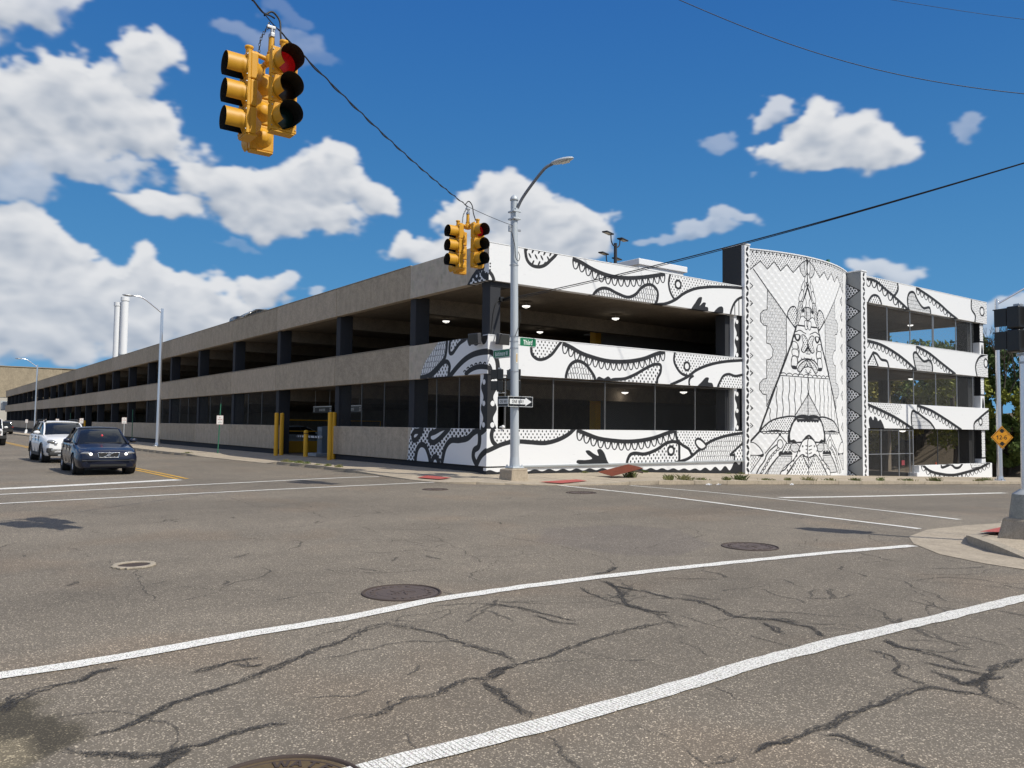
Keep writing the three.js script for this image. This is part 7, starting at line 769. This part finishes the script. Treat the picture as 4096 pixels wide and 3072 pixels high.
// cars inside and on the roof of the garage
for (const [x, y, z, r, c, l] of [[3.2, 3.59, -24.6, Math.PI / 2, col(0.75), 'white car nosing out between the columns of the middle storey above the entry'], [3.4, 3.59, -41.0, Math.PI / 2 + 0.1, col(0.55), 'silver car in the middle storey further along the shaded side'], [2.45, 6.66, -27.4, Math.PI / 2, col(0.02), 'black car on the roof just over the parapet above the entry'], [2.45, 6.66, -65.3, -Math.PI / 2, col(0.5), 'silver car on the roof far along the parapet'], [2.45, 6.66, -77.6, -Math.PI / 2, col(0.03), 'dark car on the roof below the white stacks'], [2.45, 6.66, -126, -Math.PI / 2, col(0.05), 'dark car on the roof near the far end of the garage'], [6.5, 0.06, -23.2, 0.3, col(0.16, 0.01, 0.015), 'dark red car parked inside behind the yellow guard rail'], [3.2, 0.06, -23.9, Math.PI / 2, col(0.3, 0.33, 0.35), 'grey car parked inside just past the entry'], [5.0, 0.06, -8.0, Math.PI, col(0.2, 0.012, 0.015), 'red car parked inside next to the near jamb of the entry']]) vehicle('garage_car', l, 'car', [x, y, z], r, { ...sedanOpt, color: c }, 'cars parked in the garage').scale.set(1, y > 6 ? 1.33 : 1, 1);

// ---------------------------------------------------------------- far things
for (const [x, z, h, r, l] of [[21.6, -181.5, 29.0, 0.72, 'white smoke stack, shorter of the pair behind the garage'], [22.9, -180.5, 30.2, 0.82, 'white smoke stack, taller of the pair behind the garage']]) { const t = thing('smoke_stack', l, 'smoke stack', [x, -2, z], 0, 'pair of white smoke stacks'); mesh('flue', rod(V(0, 0, 0), V(0, h + 2, 0), r, r, 24), M.white, t); mesh('collar', rod(V(0, h + 1.2, 0), V(0, h + 2.05, 0), r + 0.12, r + 0.12, 24), M.white, t); mesh('band', rod(V(0, h * 0.62, 0), V(0, h * 0.62 + 0.3, 0), r + 0.06, r + 0.06, 24), M.greyPaint, t); }
{ const t = thing('warehouse', 'long windowless tan building closing the end of the street', 'building', [0, -2, -245]); const tan = std(col(0.50, 0.44, 0.34), 0.9, { map: at(concreteTex, 0.05) }); for (let i = 0; i < 6; i++) mesh('wall_panel', planarUV(box(-45 + i * 16 + 0.03, -45 + (i + 1) * 16 - 0.03, 10.0, 18.6 - i * 0.06, -20, 0)), i % 2 ? tan : std(col(0.475, 0.42, 0.325), 0.9, { map: at(concreteTex, 0.06) }), t); for (let i = 0; i < 6; i++) mesh('wall_panel', planarUV(box(-45 + i * 16 + 0.03, -45 + (i + 1) * 16 - 0.03, 0, 9.97, -20, -0.12)), std(col(0.45, 0.42, 0.37), 0.9), t); mesh('roof_coping', box(-45, 51, 18.62, 18.85, -20.2, 0.1), tan, t); mesh('door', box(-2.5, 2.5, 0, 6, -0.12, -0.02), std(col(0.6, 0.66, 0.68), 0.5), t); }
{ const t = thing('distant_signal', 'small yellow traffic light at the far end of the left street', 'traffic light', [-1.6, 0, -178]); mesh('pole', rod(V(0, -0.4, 0), V(0, 7, 0), 0.12), M.galv, t); for (let k = 0; k < 3; k++) { mesh('lens_section', rbox(-0.25, 0.25, 3.5 - k * 0.5, 3.95 - k * 0.5, 0.12, 0.45, 0.04), M.yellow, t); } mesh('parking_sign', rbox(0.9, 2.1, 3.6, 5.6, -0.05, 0.05, 0.02), M.galv, t); }

// trees, embankment and bridge beyond the right hand block
const leafMats = [[0.10, 0.145, 0.03], [0.20, 0.215, 0.03], [0.07, 0.11, 0.028], [0.25, 0.225, 0.034]].map(([r, g, b]) => std(col(r, g, b), 0.9, { side: THREE.DoubleSide }));
function leaves(n, R, seed, size) {     // leaf-sized quads gathered in clumps through an uneven crown
  const r = mulberry(seed), pos = [], nr = [], clumps = []; for (let i = 0; i < 46; i++) { const u = r() * 2 - 1, a = r() * TAU, k = 0.45 + 0.6 * Math.cbrt(r()), s = Math.sqrt(1 - u * u), w = 0.75 + 0.5 * r(); clumps.push([Math.cos(a) * s * k * R[0] * w, u * k * R[1], Math.sin(a) * s * k * R[2] * w, (0.16 + r() * 0.2) * (R[0] + R[1]) * 0.5]); }
  const q = new THREE.Quaternion(), v = V(); for (let i = 0; i < n; i++) { const c = clumps[(r() * clumps.length) | 0], d = Math.cbrt(r()), a = r() * TAU, u = r() * 2 - 1, s = Math.sqrt(1 - u * u), x = c[0] + Math.cos(a) * s * d * c[3], y = c[1] + u * d * c[3] * 0.8, z = c[2] + Math.sin(a) * s * d * c[3], sz = size * (0.6 + r() * 0.8); q.setFromEuler(new THREE.Euler(r() * 6.3, r() * 6.3, r() * 6.3)); const cs = [[-sz, 0], [0, -sz * 0.45], [sz, 0], [0, sz * 0.45]].map(([m, o]) => v.set(m, o, 0).applyQuaternion(q).add(V(x, y, z)).toArray()); pos.push(...cs[0], ...cs[1], ...cs[2], ...cs[0], ...cs[2], ...cs[3]); }
  const g = new THREE.BufferGeometry(); g.setAttribute('position', new THREE.Float32BufferAttribute(pos, 3)); g.computeVertexNormals(); return g;
}
const bark = std(col(0.07, 0.055, 0.04), 0.95);
function tree(x, y, z, h, R, seed, mat, label, n = 6500, size = 0.17) {
  const t = thing('tree', label, 'tree', [x, y, z], 0, 'trees beyond the garage'), r = mulberry(seed + 5), cy = h - R[1] * 0.95;
  const limbs = [tube([V(0, -0.3, 0), V(0.1 * r(), h * 0.25, 0.1), V(0.3 * (r() - 0.5), h * 0.5, 0.2 * (r() - 0.5)), V(0.5 * (r() - 0.5), cy + R[1] * 0.4, 0)], 0.14, 16, 7)]; for (let i = 0; i < 9; i++) { const a = r() * TAU, b = h * (0.3 + 0.35 * r()); limbs.push(tube([V(0, b, 0), V(Math.cos(a) * R[0] * 0.4, b + R[1] * 0.35, Math.sin(a) * R[2] * 0.4), V(Math.cos(a) * R[0] * 0.85, b + R[1] * (0.5 + 0.5 * r()), Math.sin(a) * R[2] * 0.85)], 0.05, 8, 5)); }
  mesh('trunk', limbs, bark, t); const c = mesh('crown', leaves(n, R, seed, size), mat, t); c.position.y = cy;
}
{
  const prof = [[39, -1.75], [42, -1.7], [44, -0.6], [46.5, 2.3], [48.5, 3.0], [54, 3.05], [57, 2.0], [70, -2.2]], z0 = 1.5, z1 = -120, pos = [], idx = [], nz = 60; for (let j = 0; j <= nz; j++) { const z = mix(z0, z1, j / nz); prof.forEach(([x, y]) => pos.push(x + n2(z * 0.2, x) * 0.5, y + (y > -1.7 ? n2(x * 0.8, z * 0.5) * 0.18 : 0), z)); } const m = prof.length; for (let j = 0; j < nz; j++) for (let i = 0; i < m - 1; i++) { const a = j * m + i; idx.push(a, a + 1, a + m, a + 1, a + m + 1, a + m); }
  const g = new THREE.BufferGeometry(); g.setAttribute('position', new THREE.Float32BufferAttribute(pos, 3)); g.setIndex(idx); g.computeVertexNormals(); const grav = noiseTex(256, () => { const k = 0.35 + rnd() * 0.5; return [k, k * 0.95, k * 0.88]; });
  tag(mesh('embankment', planarUV(g), std(col(0.42, 0.38, 0.33), 1, { map: at(grav, 0.35) })), 'gravel railway embankment beyond the garage', 'embankment', null, 'structure');
  const b = thing('railway_bridge', 'dark railway bridge abutment with graffiti beside the embankment', 'bridge', [0, 0, 0]); mesh('abutment', planarUV(box(46, 58, -2.4, 2.2, -5.5, 2.8)), std(col(0.07, 0.068, 0.066), 0.9, { map: at(concreteTex, 0.2) }), b); mesh('girder', box(47.5, 56, 2.21, 3.4, -2, 24), std(col(0.05, 0.048, 0.046), 0.8), b);
  { const gr = [[[-0.5, -3.6], [0.2, -3.2], [0.9, -3.5], [1.2, -2.8], [0.4, -2.4]], [[-0.6, -1.6], [0.3, -1.1], [1.1, -1.7], [0.5, -0.6]], [[0.0, 0.6], [1.2, 0.2], [0.8, 1.5], [0.1, 1.2]]].map((p) => tube(p.map(([y, z]) => V(45.98, y, z)), 0.07, 30, 5)); mesh('graffiti', gr, std(col(0.35, 0.36, 0.4), 0.7), b); }
  const jb = thing('concrete_barrier', 'grey concrete barrier standing past the low painted wall', 'barrier', [38.6, -1.25, 1.2], 0.3); mesh('body', planarUV((() => { const s = new THREE.Shape([[-0.3, 0], [0.3, 0], [0.22, 0.3], [0.1, 0.5], [0.08, 1.0], [-0.08, 1.0], [-0.1, 0.5], [-0.22, 0.3]].map(([a, c]) => new THREE.Vector2(a, c))); return new THREE.ExtrudeGeometry(s, { depth: 3, bevelEnabled: false }); })()), M.walkB, jb);
  const cn = (x, y, z, label) => { const t = thing('traffic_cone', label, 'traffic cone', [x, y, z], 0, 'orange cones past the garage'); mesh('cone', lathe([[0.15, 0.03], [0.11, 0.3], [0.07, 0.62], [0.035, 0.9], [0, 0.91]], 16), std(col(0.75, 0.09, 0.02), 0.6), t); mesh('foot', rbox(-0.2, 0.2, 0, 0.04, -0.2, 0.2, 0.01), std(col(0.75, 0.09, 0.02), 0.6), t); mesh('reflective_band', lathe([[0.106, 0.34], [0.083, 0.52]], 16), M.white, t); }; cn(38.3, -1.33, -1.2, 'orange traffic cone standing in the yard past the end of the low painted wall'); cn(38.2, -1.3, -4.2, 'orange traffic cone seen through the ground opening of the right hand block');
  tag(mesh('yard', planarUV(box(35.95, 48, -2.4, -1.33, 1.4, -60)), std(col(0.22, 0.18, 0.12), 1, { map: at(concreteTex, 0.2) })), 'bare earth yard between the garage and the embankment', 'yard', null, 'structure');
  const T = [[41.5, -1.3, -4.6, 7.2, [2.3, 2.6, 2.3], 1, 1, 'yellow green tree growing right against the garage end'], [45.2, 0.8, -8.5, 7.2, [2.9, 3.0, 2.9], 2, 0, 'leafy green tree on the embankment slope behind the yellow green one'], [44.2, 0.2, 0.2, 4.2, [2.0, 1.9, 2.0], 3, 1, 'low yellow green bush tree at the foot of the embankment'], [50.5, 3, -7.5, 5.4, [3.2, 2.6, 3.0], 4, 2, 'dark green tree standing on top of the embankment'], [46.8, 2.2, -15, 7.5, [3.4, 3.4, 3.4], 5, 0, 'tall green tree on the embankment seen through the middle opening'], [43.5, -0.8, -10.5, 6.6, [2.5, 2.8, 2.5], 6, 3, 'golden leaved tree behind the right hand block'], [49, 3, -22, 6.6, [3.5, 3.2, 3.5], 7, 2, 'dark tree further along the embankment'], [42.5, -1.2, -15.5, 7.0, [2.6, 3.2, 2.6], 8, 1, 'yellow green tree filling the gap behind the right hand block'], [53, 2.6, 1.5, 5.2, [2.8, 2.4, 2.8], 9, 2, 'dark green tree above the railway bridge abutment'], [42.8, -1.2, -1.8, 3.6, [1.6, 1.6, 1.6], 10, 0, 'small bushy sapling in front of the embankment'], [56, 2.2, -3, 7.5, [3.2, 3.4, 3.2], 12, 2, 'largest dark tree beyond the railway bridge'], [44.6, 0.4, -20, 7, [2.8, 3, 2.8], 13, 3, 'golden green tree along the embankment behind the garage']];
  for (const [x, y, z, h, R, s, m, l] of T) tree(x, y, z, h, R, s * 31, leafMats[m], l);
  // bare twigged tree
  const bt = thing('bare_tree', 'leafless branching tree above the garage end', 'tree', [46.5, 1.2, -3.6]); const br = [], r = mulberry(99); const grow = (p, d, l, rad, dep) => { const e = p.clone().add(d.clone().multiplyScalar(l)); br.push(rod(p, e, rad, rad * 0.65, 5)); if (dep) for (let i = 0; i < 3; i++) grow(e, d.clone().add(V(r() - 0.5, r() * 0.35, r() - 0.5).multiplyScalar(1.3)).normalize(), l * (0.62 + r() * 0.2), rad * 0.62, dep - 1); }; grow(V(0, -0.4, 0), V(-0.05, 1, 0.02).normalize(), 2.6, 0.11, 5); mesh('branches', br, bark, bt);
}
// ---------------------------------------------------------------- small things on the pavement
{ const t = thing('fallen_sign', 'fallen orange road sign lying on the pavement with its folded stand', 'traffic sign', [3.3, 0.08, 2.75], 0.45); const plateG = box(-0.55, 0.55, -0.006, 0.006, -0.55, 0.55); plateG.rotateY(Math.PI / 4); plateG.rotateX(-0.12); plateG.rotateZ(0.2); plateG.translate(0, 0.19, 0); mesh('plate', plateG, std(col(0.26, 0.055, 0.02), 0.75, { map: at(concreteTex, 0.6) }), t); mesh('stand_leg', [rod(V(0.3, 0.22, 0.1), V(0.1, 0.01, 0.35), 0.03, 0.03, 6), rod(V(0.35, 0.24, -0.1), V(0.2, 0.01, -0.4), 0.03, 0.03, 6), rod(V(0.45, 0.27, 0), V(0.6, 0.01, 0.15), 0.03, 0.03, 6)], M.rust, t); mesh('stand_rail', rod(V(0.5, 0.2, 0.0), V(1.75, 0.04, 0.15), 0.035, 0.035, 6), M.rust, t); }
{
  const blades = (n, h, sp, seed) => { const r = mulberry(seed), pos = []; for (let i = 0; i < n; i++) { const a = r() * TAU, d = r() * sp, x = Math.cos(a) * d * 1.8, z = Math.sin(a) * d * 0.8, hh = h * (0.4 + r() * 0.8), l = (r() - 0.5) * hh, m = (r() - 0.5) * hh, w = 0.008 + r() * 0.012; pos.push(x - w, 0, z, x + w, 0, z, x + l * 0.5, hh * 0.6, z + m * 0.5, x + l * 0.5, hh * 0.6, z + m * 0.5, x + w, 0, z, x + l * 1.2, hh * 0.85, z + m * 1.2); } const g = new THREE.BufferGeometry(); g.setAttribute('position', new THREE.Float32BufferAttribute(pos, 3)); g.computeVertexNormals(); return g; };
  const wm = [std(col(0.09, 0.13, 0.028), 0.9, { side: THREE.DoubleSide }), std(col(0.17, 0.16, 0.06), 0.9, { side: THREE.DoubleSide })], gs = [blades(70, 0.16, 0.16, 1), blades(90, 0.22, 0.2, 2), blades(50, 0.12, 0.25, 3)];
  const put = (x, z, k, label, sc = 1) => { const t = thing('weed_clump', label, 'weeds', [x, Math.min(hRoad(x, z) + 0.1, inner(x, z) + 0.1), z], x, 'weeds along the kerb and wall'); t.scale.setScalar(sc); mesh('blades', gs[k % 3], wm[k % 2], t).userData.kind = 'stuff'; const d = mesh('dry_blades', gs[(k + 1) % 3], wm[(k + 1) % 2], t); d.scale.setScalar(0.8); d.userData.kind = 'stuff'; };
  let k = 0; for (const x of [3.9, 4.6, 5.4, 6.6, 7.4, 8.8, 9.9, 11.2, 12.6, 14.3, 16.1, 18.2, 20.4, 24.5]) put(x, 4.28 + 0.06 * Math.sin(x * 9), k++, 'tuft of weeds growing along the kerb of the mural street', 0.8 + 0.5 * rnd());
  for (const x of [4.1, 6.2, 7.1, 11.9, 12.8]) put(x, 0.12, k++, 'tuft of dry grass at the wavy foot of the mural wall', 0.8);
  for (const z of [-9.9, -9.3, -8.6, -7.9, -7.0, -6.1, -5.2]) put(-2.72 - 0.03 * (-z - 5), z, k++, 'tuft of weeds spilling over the kerb beside the garage entry', 0.55 + 0.3 * rnd());
  put(-3.75, -21, k++, 'tuft of weeds at the foot of the leaning no parking post', 0.8); put(3.6, 2.9, k++, 'clump of tall grass growing under the fallen orange sign', 1.4);
  put(27.2, 3.5, k++, 'tuft of weeds beside the foot of the clearance sign pole', 0.9);
  for (const [x, z, r] of [[5.2, 4.72, 0.2], [5.7, 4.68, 1.2], [9.6, 4.7, 0.6]]) { const t = thing('paper_scrap', 'crumpled white paper scrap in the gutter of the mural street', 'litter', [x, hRoad(x, z), z], r, 'paper scraps in the gutter'); const g = new THREE.IcosahedronGeometry(0.09, 2), p = g.attributes.position; for (let i = 0; i < p.count; i++) { const q = 0.6 + 0.6 * n3(p.getX(i) * 20, p.getY(i) * 20, p.getZ(i) * 20 + x); p.setXYZ(i, p.getX(i) * q * 2, Math.abs(p.getY(i)) * q * 0.7, p.getZ(i) * q); } g.computeVertexNormals(); mesh('paper', g, M.white, t); }
}
renderer.render(scene, camera);
